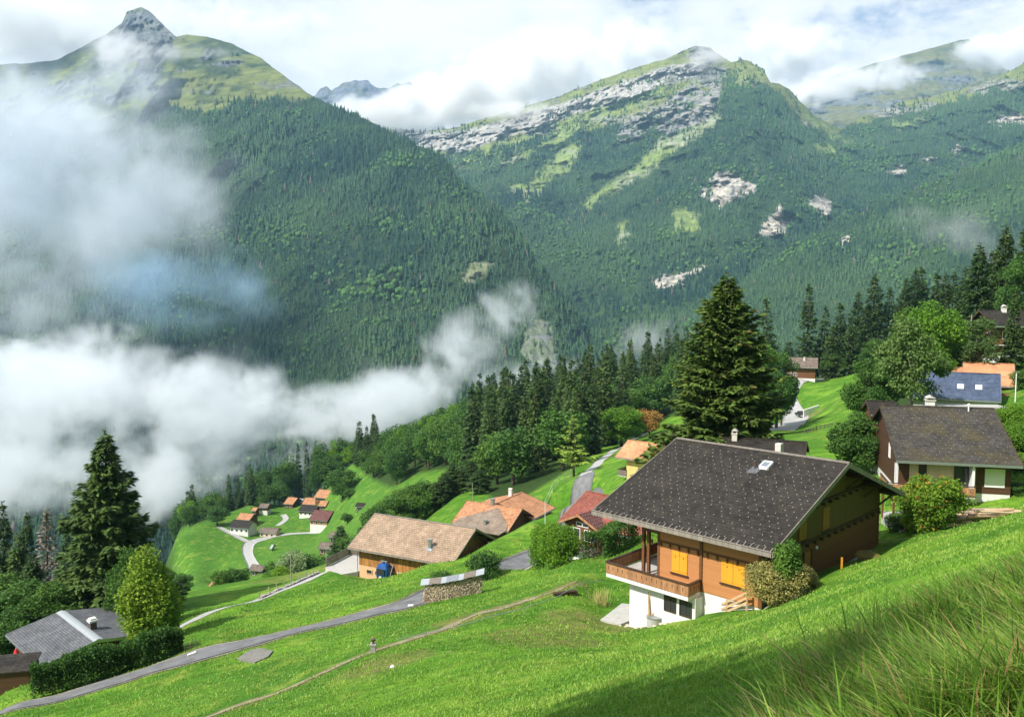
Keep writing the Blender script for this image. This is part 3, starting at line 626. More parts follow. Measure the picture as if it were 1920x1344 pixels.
# ------------------------------------------------------------------ materials
def roof_mat(name, lo, hi, course=.22, tile=.3, moss=0.0, mossc=(.12, .10, .02), bump=.5, tint2=None):
    m, nt = newmat(name); g = nt.n('ShaderNodeTexCoord').outputs['Object']
    br = nt.n('ShaderNodeTexBrick', {'Vector': g, 'Color1': (*lo, 1), 'Color2': (*hi, 1), 'Mortar': tuple(v*.45 for v in lo)+(1,), 'Scale': 1.0, 'Mortar Size': .018, 'Mortar Smooth': .4, 'Brick Width': tile, 'Row Height': course})
    a = nt.noise(g, .6, 5, .65); b = nt.noise(g, 9, 4, .7)
    c = nt.mix(1.0, br.outputs[0], nt.ramp(nt.math('ADD', nt.math('MULTIPLY', a, .6), nt.math('MULTIPLY', b, .4)), [(.35, .68), (.5, 1), (.66, 1.38)]), 'MULTIPLY')
    st = nt.noise(nt.map(g, (2.2, .25, 1)), 1.0, 4, .6)
    c = nt.mix(nt.ramp(st, [(.55, 0), (.75, .35)]), c, tint2 or tuple(min(1, v*1.6) for v in hi))
    if moss:
        mo = nt.math('MULTIPLY', nt.ramp(nt.noise(g, .45, 6, .7), [(.47, 0), (.62, 1)]), nt.ramp(b, [(.4, 0), (.6, 1)]))
        c = nt.mix(nt.math('MULTIPLY', mo, moss), c, mossc)
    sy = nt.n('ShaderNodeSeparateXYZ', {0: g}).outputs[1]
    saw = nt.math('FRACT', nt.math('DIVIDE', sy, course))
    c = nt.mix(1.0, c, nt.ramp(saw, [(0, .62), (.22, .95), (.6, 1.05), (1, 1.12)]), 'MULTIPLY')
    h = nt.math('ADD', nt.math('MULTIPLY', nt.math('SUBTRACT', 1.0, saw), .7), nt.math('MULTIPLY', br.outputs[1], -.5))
    finish(nt, c, .75, h, bump, .05, .2); return m
def wood_mat(name, lo, hi, axis='z', board=.14, weather=None, rough=.65, wz=.5, horiz=False):
    m, nt = newmat(name); g = nt.n('ShaderNodeTexCoord').outputs['Object']; s = nt.n('ShaderNodeSeparateXYZ', {0: g}).outputs
    u = s[2] if horiz else nt.math('ADD', s[0], s[1])
    k = nt.math('DIVIDE', u, board); fr = nt.math('FRACT', k); fl = nt.math('FLOOR', k)
    rnd = nt.n('ShaderNodeTexWhiteNoise', {'W': fl}, noise_dimensions='1D').outputs[0]
    gr = nt.noise(nt.map(g, (3, 3, 30) if horiz else (14, 14, .7)), 1.0, 5, .65)
    c = nt.mix(nt.math('ADD', nt.math('MULTIPLY', gr, .7), nt.math('MULTIPLY', rnd, .45)), lo, hi)
    c = nt.mix(nt.ramp(fr, [(0, .75), (.06, 0), (.94, 0), (1, .75)]), c, tuple(v*.3 for v in lo))
    if weather is not None:
        wn = nt.noise(nt.map(g, (2.5, 2.5, .5)), 1.0, 5, .65)
        c = nt.mix(nt.ramp(wn, [(.42, 0), (.66, .9)]), c, weather)
    finish(nt, c, rough, nt.math('ADD', gr, nt.ramp(fr, [(0, -1), (.08, 0)])), .35, .01, .3); return m
def render_mat(name, col, rough=.85):
    m, nt = newmat(name); g = nt.n('ShaderNodeTexCoord').outputs['Object']
    a = nt.noise(g, 1.2, 6, .7); b = nt.noise(nt.map(g, (2.5, 2.5, .35)), 1.0, 5, .6)
    c = nt.mix(nt.ramp(b, [(.45, 0), (.8, .5)]), nt.mix(a, tuple(v*.88 for v in col), col), tuple(v*.62 for v in col))
    finish(nt, c, rough, nt.noise(g, 30, 3, .6), .2, .004, .2); return m
M = {}
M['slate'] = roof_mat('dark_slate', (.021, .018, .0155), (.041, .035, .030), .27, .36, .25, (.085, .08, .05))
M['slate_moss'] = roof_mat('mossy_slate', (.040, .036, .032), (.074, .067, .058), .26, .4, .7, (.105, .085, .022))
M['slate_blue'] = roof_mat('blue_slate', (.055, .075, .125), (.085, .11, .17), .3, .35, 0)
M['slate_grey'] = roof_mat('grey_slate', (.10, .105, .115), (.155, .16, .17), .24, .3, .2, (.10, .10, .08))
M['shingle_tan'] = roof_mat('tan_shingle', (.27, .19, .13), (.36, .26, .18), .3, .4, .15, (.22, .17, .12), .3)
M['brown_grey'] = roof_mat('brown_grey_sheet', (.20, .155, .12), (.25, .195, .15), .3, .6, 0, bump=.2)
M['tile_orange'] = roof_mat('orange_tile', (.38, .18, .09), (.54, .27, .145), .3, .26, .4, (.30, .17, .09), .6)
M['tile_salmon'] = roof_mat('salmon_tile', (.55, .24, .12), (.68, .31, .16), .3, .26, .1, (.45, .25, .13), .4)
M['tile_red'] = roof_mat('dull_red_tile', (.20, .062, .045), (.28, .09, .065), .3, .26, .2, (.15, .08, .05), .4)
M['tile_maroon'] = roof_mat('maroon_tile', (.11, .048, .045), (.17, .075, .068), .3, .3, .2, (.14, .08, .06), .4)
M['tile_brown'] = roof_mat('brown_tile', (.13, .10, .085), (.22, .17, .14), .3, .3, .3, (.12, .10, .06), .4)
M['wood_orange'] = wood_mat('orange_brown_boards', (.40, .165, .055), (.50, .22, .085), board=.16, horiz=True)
M['wood_dark'] = wood_mat('dark_brown_boards', (.055, .026, .014), (.11, .052, .026), board=.16, horiz=True)
M['wood_olive'] = wood_mat('olive_brown_boards', (.085, .052, .016), (.12, .076, .024), board=.16)
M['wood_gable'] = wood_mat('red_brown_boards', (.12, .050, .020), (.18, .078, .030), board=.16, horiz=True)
M['wood_rail'] = wood_mat('balcony_boards', (.36, .17, .075), (.48, .25, .12), board=.2, weather=(.20, .10, .05))
M['wood_barn'] = wood_mat('barn_boards', (.30, .12, .03), (.55, .26, .07), board=.2, weather=(.09, .055, .03))
M['wood_raw'] = wood_mat('raw_boards', (.45, .28, .14), (.60, .42, .24), board=.3, horiz=True)
M['wood_grey'] = wood_mat('weathered_boards', (.12, .095, .075), (.24, .20, .165), board=.15)
M['beam'] = simple('dark_beam', (.06, .033, .02), .7, .3, 4)
M['eave_board'] = wood_mat('eave_boards', (.16, .14, .12), (.30, .26, .22), board=.45)
M['shutter'] = wood_mat('yellow_shutter', (.62, .27, .018), (.74, .36, .03), board=.09)
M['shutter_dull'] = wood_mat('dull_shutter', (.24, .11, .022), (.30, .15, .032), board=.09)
M['white'] = render_mat('white_render', (.74, .73, .70)); M['cream'] = render_mat('cream_render', (.72, .58, .38)); M['yellow'] = render_mat('yellow_render', (.72, .50, .20)); M['peach'] = render_mat('peach_render', (.68, .42, .24))
M['concrete'] = simple('concrete', (.42, .41, .38), .85, .2, 2.5); M['metal'] = simple('zinc', (.42, .44, .46), .4, .15, 5, .1, .5, .8); M['grey_roofing'] = simple('grey_sheet', (.33, .36, .38), .5, .1, 2, .1, .5)
M['glass'] = simple('dark_glass', (.03, .035, .04), .12, .1, 1, 0, .6); M['white_paint'] = simple('white_paint', (.78, .78, .76), .5, .05, 3, .05); M['blind'] = simple('pale_blind', (.74, .74, .70), .6, .05, 12, .1, stretch=(.1, .1, 1))
M['chim'] = simple('rendered_chimney', (.55, .52, .46), .9, .2, 4); M['chim_dark'] = simple('brown_chimney', (.10, .07, .06), .8, .2, 5); M['dot'] = simple('snow_guard_metal', (.36, .345, .31), .5, .2, 9, 0)
M['red'] = simple('red_cloth', (.62, .03, .04), .8, .1, 4); M['steel'] = simple('galvanised_steel', (.48, .50, .52), .45, .12, 6, .05, .5, .6); M['post'] = simple('grey_post', (.30, .27, .23), .85, .3, 8)
M['stone'] = simple('rough_stone', (.33, .31, .28), .9, .35, 5, .6)
# ------------------------------------------------------------------ house frame from the roof seen in the photo
def rayhit_z(px, py, z):
    d = at(px, py, 1.0); k = z/d[2]; return d*k
def roof_frame(A, B, Rd, Y, flip=False):
    """A,B: eave ends; Rd: ridge end above A; Y: distance of A"""
    a = at(A[0], A[1], Y); b = rayhit_z(B[0], B[1], a[2]); d = (b-a)[:2]; L = float(np.hypot(*d)); d = d/L
    p = np.array([-d[1], d[0]]);  p = p if p[1] > 0 else -p
    if flip: p = -p
    r = at(Rd[0], Rd[1], 1.0)
    k, s = np.linalg.solve(np.array([[r[0], -p[0]], [r[1], -p[1]]]), a[:2])
    rise = float(k*r[2]-a[2]); o = a
    if d[0]*p[1]-d[1]*p[0] < 0: o = b; d = -d
    return dict(o=(float(o[0]), float(o[1])), ze=float(a[2]), rz=math.atan2(d[1], d[0]), L=L, half=float(s), rise=rise)
def slope_pts(fr): return fr
def gable_house(name, label, fr, zb, og=.7, oe=.8, roof='slate', wall='wood_dark', base='white', split=-2.6, group=None, dots=None, fasc='beam', thick=.16, cut=None, chimneys=(), ridge_m=None, front_wall=None):
    L, hf, rise = fr['L'], fr['half'], fr['rise']
    root = thing(name, label, 'house', (*fr['o'], zb), fr['rz'], group); z0 = fr['ze']-zb
    root['L'] = L; k = rise/hf
    zr = lambda y: z0+(k*y if y <= hf else k*(2*hf-y))
    # roof: two slabs meeting at the ridge
    mb = MB(); up = Vector((0, 0, thick))
    mb.prism([(0, 0, z0-thick), (L, 0, z0-thick), (L, hf, zr(hf)-thick), (0, hf, zr(hf)-thick)], up, 0)
    mb.prism([(0, hf, zr(hf)-thick), (L, hf, zr(hf)-thick), (L, 2*hf, z0-thick), (0, 2*hf, z0-thick)], up, 0)
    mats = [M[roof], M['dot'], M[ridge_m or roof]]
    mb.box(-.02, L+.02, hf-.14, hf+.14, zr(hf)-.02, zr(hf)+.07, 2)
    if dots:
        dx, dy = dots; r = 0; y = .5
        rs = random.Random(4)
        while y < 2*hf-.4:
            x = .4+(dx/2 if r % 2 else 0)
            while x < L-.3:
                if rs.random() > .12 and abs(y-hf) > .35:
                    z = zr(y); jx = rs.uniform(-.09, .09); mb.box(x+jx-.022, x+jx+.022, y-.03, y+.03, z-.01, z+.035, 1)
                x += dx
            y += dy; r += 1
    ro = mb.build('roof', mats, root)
    # bargeboards and eave boards
    for x in (-.05, L+.0):
        mb = MB()
        for (ya, yb) in ((0, hf), (2*hf, hf)):
            mb.prism([(x, ya, zr(ya)-thick-.12), (x, yb, zr(yb)-thick-.12), (x, yb, zr(yb)+.03), (x, ya, zr(ya)+.03)], (.05, 0, 0), 0)
        mb.build('bargeboard', M[fasc], root)
    for y in (-.06, 2*hf-.0):
        mb = MB(); mb.box(0.02, L-.02, y, y+.06, z0-thick-.08, z0-.02); mb.build('gutter', M['metal'] if fasc != 'eave_board' else M['eave_board'], root)
    # walls
    y0, y1, x0, x1 = oe, 2*hf-oe, og, L-og
    zs = z0+split
    mb = MB(); e = .03
    mb.prism([(x0-e, y0-e, zs), (x0-e, y1+e, zs), (x0-e, y1+e, zr(y1+e)-thick-.01), (x0-e, hf, zr(hf)-thick-.01), (x0-e, y0-e, zr(y0-e)-thick-.01)], (x1-x0+2*e, 0, 0))
    mb.build('wall', M[wall], root)
    if base:
        mb = MB(); mb.box(x0, x1, y0, y1, -2.5, zs); mb.build('base_wall', M[base], root)
    for (cx, cy, w_, h_, mt) in chimneys:
        zc = zr(cy); mb = MB(); mb.box(cx-w_/2, cx+w_/2, cy-w_/2, cy+w_/2, zc-.6, zc+h_, 0); mb.box(cx-w_*.62, cx+w_*.62, cy-w_*.62, cy+w_*.62, zc+h_, zc+h_+.1, 1)
        for sx in (-1, 1): mb.box(cx+sx*w_*.4-.04, cx+sx*w_*.4+.04, cy-w_*.4, cy+w_*.4, zc+h_+.1, zc+h_+.3, 1)
        mb.prism([(cx-w_*.6, cy-w_*.6, zc+h_+.3), (cx+w_*.6, cy-w_*.6, zc+h_+.3), (cx, cy-w_*.6, zc+h_+.55)], (0, w_*1.2, 0), 1)
        mb.build('chimney', [M[mt], M['chim']], ro)
    fr.update(root=root, roofo=ro, z0=z0, zr=zr, x0=x0-e, x1=x1+e, y0=y0-e, y1=y1+e, zb=zb)
    return fr
def face_box(fr, face, u, z, w, h, d0, d1):
    """box on a wall: face front(-y) left(-x) right(+x); u = distance along it, z relative to the eave"""
    za = fr['z0']+z
    if face == 'front': return (u, u+w, fr['y0']-d1, fr['y0']-d0, za, za+h)
    if face == 'left': return (fr['x0']-d1, fr['x0']-d0, u, u+w, za, za+h)
    return (fr['x1']+d0, fr['x1']+d1, u, u+w, za, za+h)
def window(fr, face, u, z, w, h, frame='white_paint', pane='glass', parent=None, mull=1, d=0.0):
    mb = MB(); t = .07
    for (a, b, c_, e) in ((0, 0, w, t), (0, h-t, w, t), (0, t, t, h-2*t), (w-t, t, t, h-2*t)): mb.box(*face_box(fr, face, u+a, z+b, c_, e, -.02+d, .06+d))
    for k in range(mull): mb.box(*face_box(fr, face, u+w*(k+1)/(mull+1)-t/2, z+t, t, h-2*t, -.02+d, .055+d))
    f = mb.build('window', M[frame], parent or fr['root'])
    mb = MB(); mb.box(*face_box(fr, face, u+t, z+t, w-2*t, h-2*t, -.01+d, .02+d)); mb.build('pane', M[pane], f); return f
def shutters(fr, face, u, z, w, h, mat='shutter', n=2, parent=None):
    for k in range(n):
        mb = MB(); ww = w/n; a = u+k*ww+.01
        mb.box(*face_box(fr, face, a, z, ww-.02, h, 0.0, .06), 0)
        for zz in (z+.15, z+h-.25): mb.box(*face_box(fr, face, a+.03, zz, ww-.08, .09, .062, .085), 0)
        # cut heart
        mb.box(*face_box(fr, face, a+ww*.5-.045, z+h*.72, .07, .08, .062, .066), 1)
        mb.build('shutter', [M[mat], M['beam']], parent or fr['root'])
    mb = MB(); mb.box(*face_box(fr, face, u-.1, z-.1, w+.2, .07, 0, .12)); mb.build('sill', M['beam'], parent or fr['root'])
def balcony(fr, x0, x1, yf, zf, h=.95, depth=1.4, mat='wood_rail', slab='white', back0=None, back1=None, posts=True):
    """slab with boarded railing; local coords, zf relative to eave; yf = outer front"""
    z = fr['z0']+zf; r = fr['root']
    mb = MB(); mb.box(x0, x1, yf, yf+depth, z-.2, z); b = mb.build('balcony', M[slab], r)
    mb = MB(); segs = [((x0, yf), (x1, yf)), ((x0, yf), (x0, back0 or yf+depth)), ((x1, yf), (x1, back1 or yf+depth))]
    for (p, q_) in segs:
        p = Vector((*p, 0)); q_ = Vector((*q_, 0)); d = (q_-p); n = max(int(d.length/.21), 1)
        for i in range(n):
            a = p+d*(i+.04)/n; c_ = p+d*(i+.96)/n
            mb.bar(a+Vector((0, 0, z+h*.44)), c_+Vector((0, 0, z+h*.44)), .03, h*.88, 0)
        mb.bar(p+Vector((0, 0, z+h)), q_+Vector((0, 0, z+h)), .14, .07, 1); mb.bar(p+Vector((0, 0, z+.04)), q_+Vector((0, 0, z+.04)), .08, .08, 1)
        for i in range(n):   # cut ornament at every second board
            if i % 2: a = p+d*(i)/n; mb.bar(a+Vector((0, 0, z+h*.36)), a+Vector((0, 0, z+h*.62)), .045, .036, 2)
    mb.build('railing', [M[mat], M['beam'], M['beam']], b); return b
# ------------------------------------------------------------------ big dark-roofed chalet
fr = roof_frame((1448, 1037), (1110, 957), (1592, 868), 48.02)
print('main', fr)
ZB = -19.6
def wrap_main():
    L, hf = fr['L'], fr['half']; oe, og = 1.4, 1.4
    f = gable_house('chalet', 'large brown chalet with a broad dark slate roof, skylight and yellow shutters', fr, ZB, og=og, oe=oe, roof='slate', wall='wood_gable', base=None, split=-4.1, dots=(.66, .46), fasc='eave_board', thick=.2, ridge_m='eave_board')
    r = f['root']; z0 = f['z0']; zr = f['zr']
    # replace the plain wall: loggia cut out of the front left corner
    for ch in list(r.children):
        if ch.name.startswith('wall'): bpy.data.objects.remove(ch)
    x0, x1, y0, y1 = og, L-og, oe, 2*hf-oe; xa, xl = x1-7.66, x1-9.0; zf = z0-4.1; th = .2
    ztop = lambda y: zr(y)-th-.01
    mb = MB()   # enclosed block right of the loggia, full depth
    yb = y0+4.2
    mb.prism([(xa, y0, zf), (xa, yb, zf), (xa, yb, ztop(yb)), (xa, y0, ztop(y0))], (x1-xa, 0, 0), 0)
    mb.prism([(xl, yb, zf), (xl, y1, zf), (xl, y1, ztop(y1)), (xl, hf, ztop(hf)), (xl, yb, ztop(yb))], (x1-xl-.01, 0, 0), 0)
    mb.prism([(x1-.01, yb, zf), (x1-.01, y1, zf), (x1-.01, y1, ztop(y1)), (x1-.01, hf, ztop(hf)), (x1-.01, yb, ztop(yb))], (.01, 0, 0), 0)
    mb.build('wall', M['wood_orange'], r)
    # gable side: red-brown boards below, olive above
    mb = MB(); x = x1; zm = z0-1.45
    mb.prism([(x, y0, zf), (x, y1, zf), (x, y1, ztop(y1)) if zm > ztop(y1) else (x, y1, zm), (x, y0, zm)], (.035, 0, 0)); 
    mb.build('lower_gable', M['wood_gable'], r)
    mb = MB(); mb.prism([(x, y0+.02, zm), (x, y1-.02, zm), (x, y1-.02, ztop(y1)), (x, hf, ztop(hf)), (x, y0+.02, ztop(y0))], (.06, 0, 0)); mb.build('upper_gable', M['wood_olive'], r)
    # bracket rows, purlins, posts
    mb = MB()
    n = 17
    for i in range(n):
        y = y0+.4+i*(y1-y0-.8)/(n-1); mb.box(x+.06, x+.30, y-.09, y+.09, zm-.02, zm+.18)
    mb.box(x+.06, x+.16, y0, y1, zm+.18, zm+.32)
    for i in range(13):
        y = y0+2.5+i*(y1-y0-5.0)/12
        zz = z0+.95
        if zz < ztop(y)-.3: mb.box(x+.06, x+.34, y-.09, y+.09, zz, zz+.18)
    mb.box(x+.06, x+.2, y0+2.3, y1-2.3, zz+.18, zz+.32)
    for y in (y0+.1, y0+3.1, y0+6.2, hf, y1-6.2, y1-3.1, y1-.1): 
        mb.box(x-.3, L-.12, y-.12, y+.12, zr(y)-th-.32, zr(y)-th-.05)
        if y not in (hf,): mb.bar((x+.08, y, zr(y)-th-1.2), (L-.4, y, zr(y)-th-.3), .14)
    mb.build('purlin', M['beam'], r)
    for y in (y0-.01, y1-.22): mb = MB(); mb.box(x-.18, x+.08, y-.03, y+.22, zf, ztop(y0)); mb.build('corner_post', M['wood_gable'], r)
    mb = MB()
    mb.box(x1-4.35, x1-4.15, y0-.10, y0, zf, z0-.3); mb.box(xa-.02, xa+.16, y0-.04, y0, zf, z0-.3)
    for sx in (0, -.42): m2 = MB(); m2.box(xl+.02+sx*-1, xl+.22+sx*-1, y0-.02, y0+.18, zf, z0-1.003); m2.build('post', M['wood_gable'], r)
    mb.box(xl, xa, y0-.02, y0+.16, z0-1.0, z0-.02); mb.box(xl, xl+.16, y0, yb, z0-1.0, z0-.02)
    for i in range(12):
        xx = x1-.9-i*.72
        mb.box(xx-.05, xx+.05, y0-.12, y0, z0-1.75, z0-1.45)
    mb.box(xa, x1, y0-.06, y0, z0-1.5, z0-1.36)
    mb.build('beam', M['wood_gable'], r)
    # white basement
    mb = MB(); mb.box(xl-.35, x1-.02, y0+.05, y1-.1, -6.2, zf-.003); mb.box(xl-.35, x1-4.1, y0-.85, y0+.05, -6.2, zf-.285)
    b = mb.build('base_wall', M['white'], r)
    fb = dict(f); fb['y0'] = y0-.85; fb['x1'] = x1
    X = lambda s: x1-s
    for s0, s1 in ((4.35, 5.3), (5.55, 6.5)):
        window(fb, 'front', X(s1), -5.75, s1-s0, 1.05, 'beam', 'glass', b, 1)
    # shutters on the orange wall
    fw = dict(f); fw['y0'] = y0
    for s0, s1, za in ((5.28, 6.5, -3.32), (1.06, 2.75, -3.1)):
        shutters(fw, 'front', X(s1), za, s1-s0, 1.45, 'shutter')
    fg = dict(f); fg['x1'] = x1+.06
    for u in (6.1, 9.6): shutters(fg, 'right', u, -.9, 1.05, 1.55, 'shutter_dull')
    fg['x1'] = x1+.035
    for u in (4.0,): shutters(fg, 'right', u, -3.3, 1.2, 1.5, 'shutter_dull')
    for u in (7.0,):
        mb = MB(); mb.box(*face_box(fg, 'right', u, -4.0, .95, 2.1, 0, .05)); d = mb.build('door', M['shutter_dull'], r)
        mb = MB(); mb.box(*face_box(fg, 'right', u+.8, -3.0, .06, .14, .055, .12)); mb.build('handle', M['metal'], d)
        mb = MB(); mb.box(*face_box(fg, 'right', u-.14, -4.0, .12, 2.2, 0, .1)); mb.box(*face_box(fg, 'right', u+.97, -4.0, .12, 2.2, 0, .1)); mb.build('door_frame', M['beam'], d)
    mb = MB(); mb.lathe((x1+.2, 8.6, z0-1.9), [(.05, 0), (.09, .06), (.09, .14), (.04, .2)], 8); mb.build('wall_lamp', M['white_paint'], r)
    # balcony with boards wrapping the loggia corner
    bx0, bx1, yf = X(10.9), X(4.25), y0-1.5
    zfl = zf
    mb = MB(); mb.box(bx0, bx1, yf, y0, zfl-.28, zfl-.04); mb.box(bx0, xl, y0, y0+4.6, zfl-.28, zfl-.04); bal = mb.build('balcony', M['white'], r)
    mb = MB(); mb.box(bx0+.1, bx1-.1, yf+.1, y0, zfl-.04, zfl-.01); mb.box(bx0+.1, xa, y0, y0+4.2, zfl-.03, zfl+.0)
    mb.build('floor', M['concrete'], bal)
    mb = MB()
    for (p, q_) in (((bx0, yf), (bx1, yf)), ((bx1, yf), (bx1, y0-.1)), ((bx0, yf), (bx0, y0+4.6)), ((bx0, y0+4.6), (xl, y0+4.6))):
        p = Vector((*p, 0)); q_ = Vector((*q_, 0)); d = q_-p; n = max(int(d.length/.2), 1)
        for i in range(n): mb.bar(p+d*(i+.03)/n+Vector((0, 0, zfl+.36)), p+d*(i+.97)/n+Vector((0, 0, zfl+.36)), .035, .74, 0)
        for i in range(1, n, 2): a = p+d*i/n; mb.bar(a+Vector((0, 0, zfl+.28)), a+Vector((0, 0, zfl+.52)), .05, .045, 1)
        mb.bar(p+Vector((0, 0, zfl+.78)), q_+Vector((0, 0, zfl+.78)), .2, .07, 1)
    mb.build('railing', [M['wood_rail'], M['beam']], bal)
    # skylight and vent pipe on the roof slope
    k = f['rise']/f['half']; ang = math.atan(k); ro = f['roofo']
    d_ = at(1437, 874, 1.0); 
    # intersection of the view ray with the roof plane, in local coordinates
    Mi = Matrix.Rotation(-f['rz'], 4, 'Z'); dl = Mi @ Vector(d_.tolist()); ol = Mi @ Vector((-f['o'][0], -f['o'][1], 0)); zz0 = f['ze']
    t = (zz0+k*ol.y)/(dl.z-k*dl.y); P_ = Vector((ol.x+dl.x*t, ol.y+dl.y*t, 0)); zc = z0+k*P_.y
    print('skylight local', P_, L, hf)
    def rp(x, y, h=0): return Vector((x, y, z0+k*y))+Vector((0, -math.sin(ang), math.cos(ang)))*h
    mb = MB(); cx, cy = P_.x, P_.y; hw, hh = .30, .38
    for a, b_ in (((cx-hw, cy-hh), (cx+hw, cy-hh)), ((cx-hw, cy+hh), (cx+hw, cy+hh)), ((cx-hw, cy-hh), (cx-hw, cy+hh)), ((cx+hw, cy-hh), (cx+hw, cy+hh))):
        mb.bar(rp(*a, .1), rp(*b_, .1), .12, .2)
    sk = mb.build('skylight', M['white_paint'], ro)
    mb = MB(); mb.prism([rp(cx-hw, cy-hh, .12), rp(cx+hw, cy-hh, .12), rp(cx+hw, cy+hh, .12), rp(cx-hw, cy+hh, .12)], (0, 0, .03)); mb.build('pane', simple('sky_glass', (.16, .20, .24), .12, .05, 1, 0, .8), sk)
    mb = MB(); mb.tube(rp(cx-.62, cy-.5, -.1), rp(cx-.62, cy-.5)+Vector((0, 0, .5)), .07); mb.lathe(rp(cx-.62, cy-.5)+Vector((0, 0, .5)), [(.1, 0), (.1, .04), (.02, .1)], 10); mb.build('vent_pipe', M['chim_dark'], ro)
    mb = MB(); mb.prism([rp(cx-.95, cy-1.1, .012), rp(cx-.2, cy-1.1, .012), rp(cx-.1, cy-.3, .012), rp(cx-.9, cy-.3, .012)], (0, 0, .01)); mb.build('flashing', M['slate_grey'], ro)
    # row of snow battens along the front eave
    mb = MB(); n = 30
    for i in range(n+1):
        x = .15+(L-.3)*i/n; mb.bar(rp(x, .0, .03), rp(x, .42, .03), .05, .05)
    mb.bar(rp(.05, .02, .04), rp(L-.05, .02, .04), .06, .06); mb.build('snow_batten', M['eave_board'], ro)
    mb = MB(); mb.box(0.02, L-.02, -.10, -.062, z0-.26, z0-.0); mb.build('fascia', M['eave_board'], r)
    # concrete gutter strip along the gable, little yellow marker post, cover
    mb = MB(); mb.box(x1+.25, x1+.9, y0, y1, z0-4.7, z0-4.02); mb.box(x1+.92, x1+1.05, y0+.5, y1, z0-4.7, z0-3.72); mb.build('retaining_kerb', M['concrete'], r)
    # chimney stub behind the ridge
    mb = MB(); mb.box(7.7, 8.15, hf+1.2, hf+1.65, zr(hf+1.2)-.3, zr(hf)+.42); mb.build('chimney', M['chim'], ro)
    return f
fm = wrap_main()
def loc_main(s, y, z):   # world point from distance s along the front wall measured from the near corner
    x1 = fm['L']-1.4; return (Matrix.Translation((*fm['o'], ZB)) @ Matrix.Rotation(fm['rz'], 4, 'Z')) @ Vector((x1-s, y, fm['z0']+z))
# wooden stair fence, barrel, slab, shrub pole by the basement
a = V(1327, 1168, 53.2); b = V(1400, 1136, 50.0)
fe = thing('wooden_fence', 'pale three-board wooden fence against the white basement wall', 'fence', a[:]); mi = fe.matrix_basis.inverted()
for t in (0, .5, 1.0):
    p = (b-a)*t; mb = MB(); mb.bar(p+Vector((0, 0, -.5)), p+Vector((0, 0, 1.0)), .1); mb.build('post', M['wood_raw'], fe)
for h in (.25, .55, .88):
    mb = MB(); mb.bar(Vector((0, -.06, h)), (b-a)+Vector((0, -.06, h)), .05, .14); mb.build('board', M['wood_raw'], fe)
p = V(1226, 1174, 54.4); mb = MB(); mb.lathe((0, 0, 0), [(.44, -.3), (.47, .0), (.5, .62), (.52, .66)], 18); ba = thing('concrete_planter', 'round grey concrete tub with a bleached stump beside the basement wall', 'planter', p[:])
mb.build('tub', M['concrete'], ba); mb = MB(); mb.lathe((0, 0, .661), [(.53, 0), (.53, .05)], 18); mb.build('lid', M['metal'], ba)
sk_ = MB(); P0 = Vector((-.25, .25, 0))
for k in range(5): sk_.tube(P0+Vector((-.02*k, .02*k, .45*k)), P0+Vector((-.02*k-.02, .02*k, .45*k+.47)), .13-.02*k, .11-.02*k, 7)
sk_.tube(P0+Vector((.02, 0, .6)), P0+Vector((.4, -.1, 1.0)), .06, .03, 6)
sk_.build('stump', simple('bleached_wood', (.48, .33, .20), .8, .25, 6), ba)
mb = MB(); a = V(1128, 1158, 57.5)
slab_pts = [V(1126, 1158, 57.0), V(1163, 1168, 56.2), V(1188, 1152, 57.2), V(1187, 1128, 60.0), V(1166, 1130, 60.3)]
zt = max(H(p.x, p.y) for p in slab_pts)+.1
mb.prism([(p.x, p.y, zt-.02*i) for i, p in enumerate(slab_pts)], (0, 0, -1.6)); ps = mb.build('concrete_slab', M['concrete']); tag(ps, 'pale concrete terrace slab beneath the balcony corner', 'paving slab')
mb = MB(); c0_ = V(1228, 1178, 54.6)
for k in range(26):
    rx, ry = random.uniform(-2.6, 2.2), random.uniform(-.6, .5); q_ = Vector((c0_.x+rx*.7+ry, c0_.y-rx*.7+ry+.3, 0)); z = float(H(q_.x, q_.y)); r_ = random.uniform(.06, .2)
    mb.lathe((q_.x, q_.y, z-.05), [(r_, 0), (r_*1.1, .06), (r_*.7, .13)], 6)
tag(mb.build('gravel', simple('pale_stones', (.5, .45, .36), .9, .2, 4)), 'pale loose stones along the foot of the white basement', 'stones', kind='stuff')
p = V(1578, 1066, 52.8); mb = MB(); mb.box(-.05, .05, -.05, .05, -.5, .75); o = mb.build('marker_post', M['shutter'], None, p[:]); tag(o, 'small yellow wooden post at the edge of the slope beside the chalet', 'post')
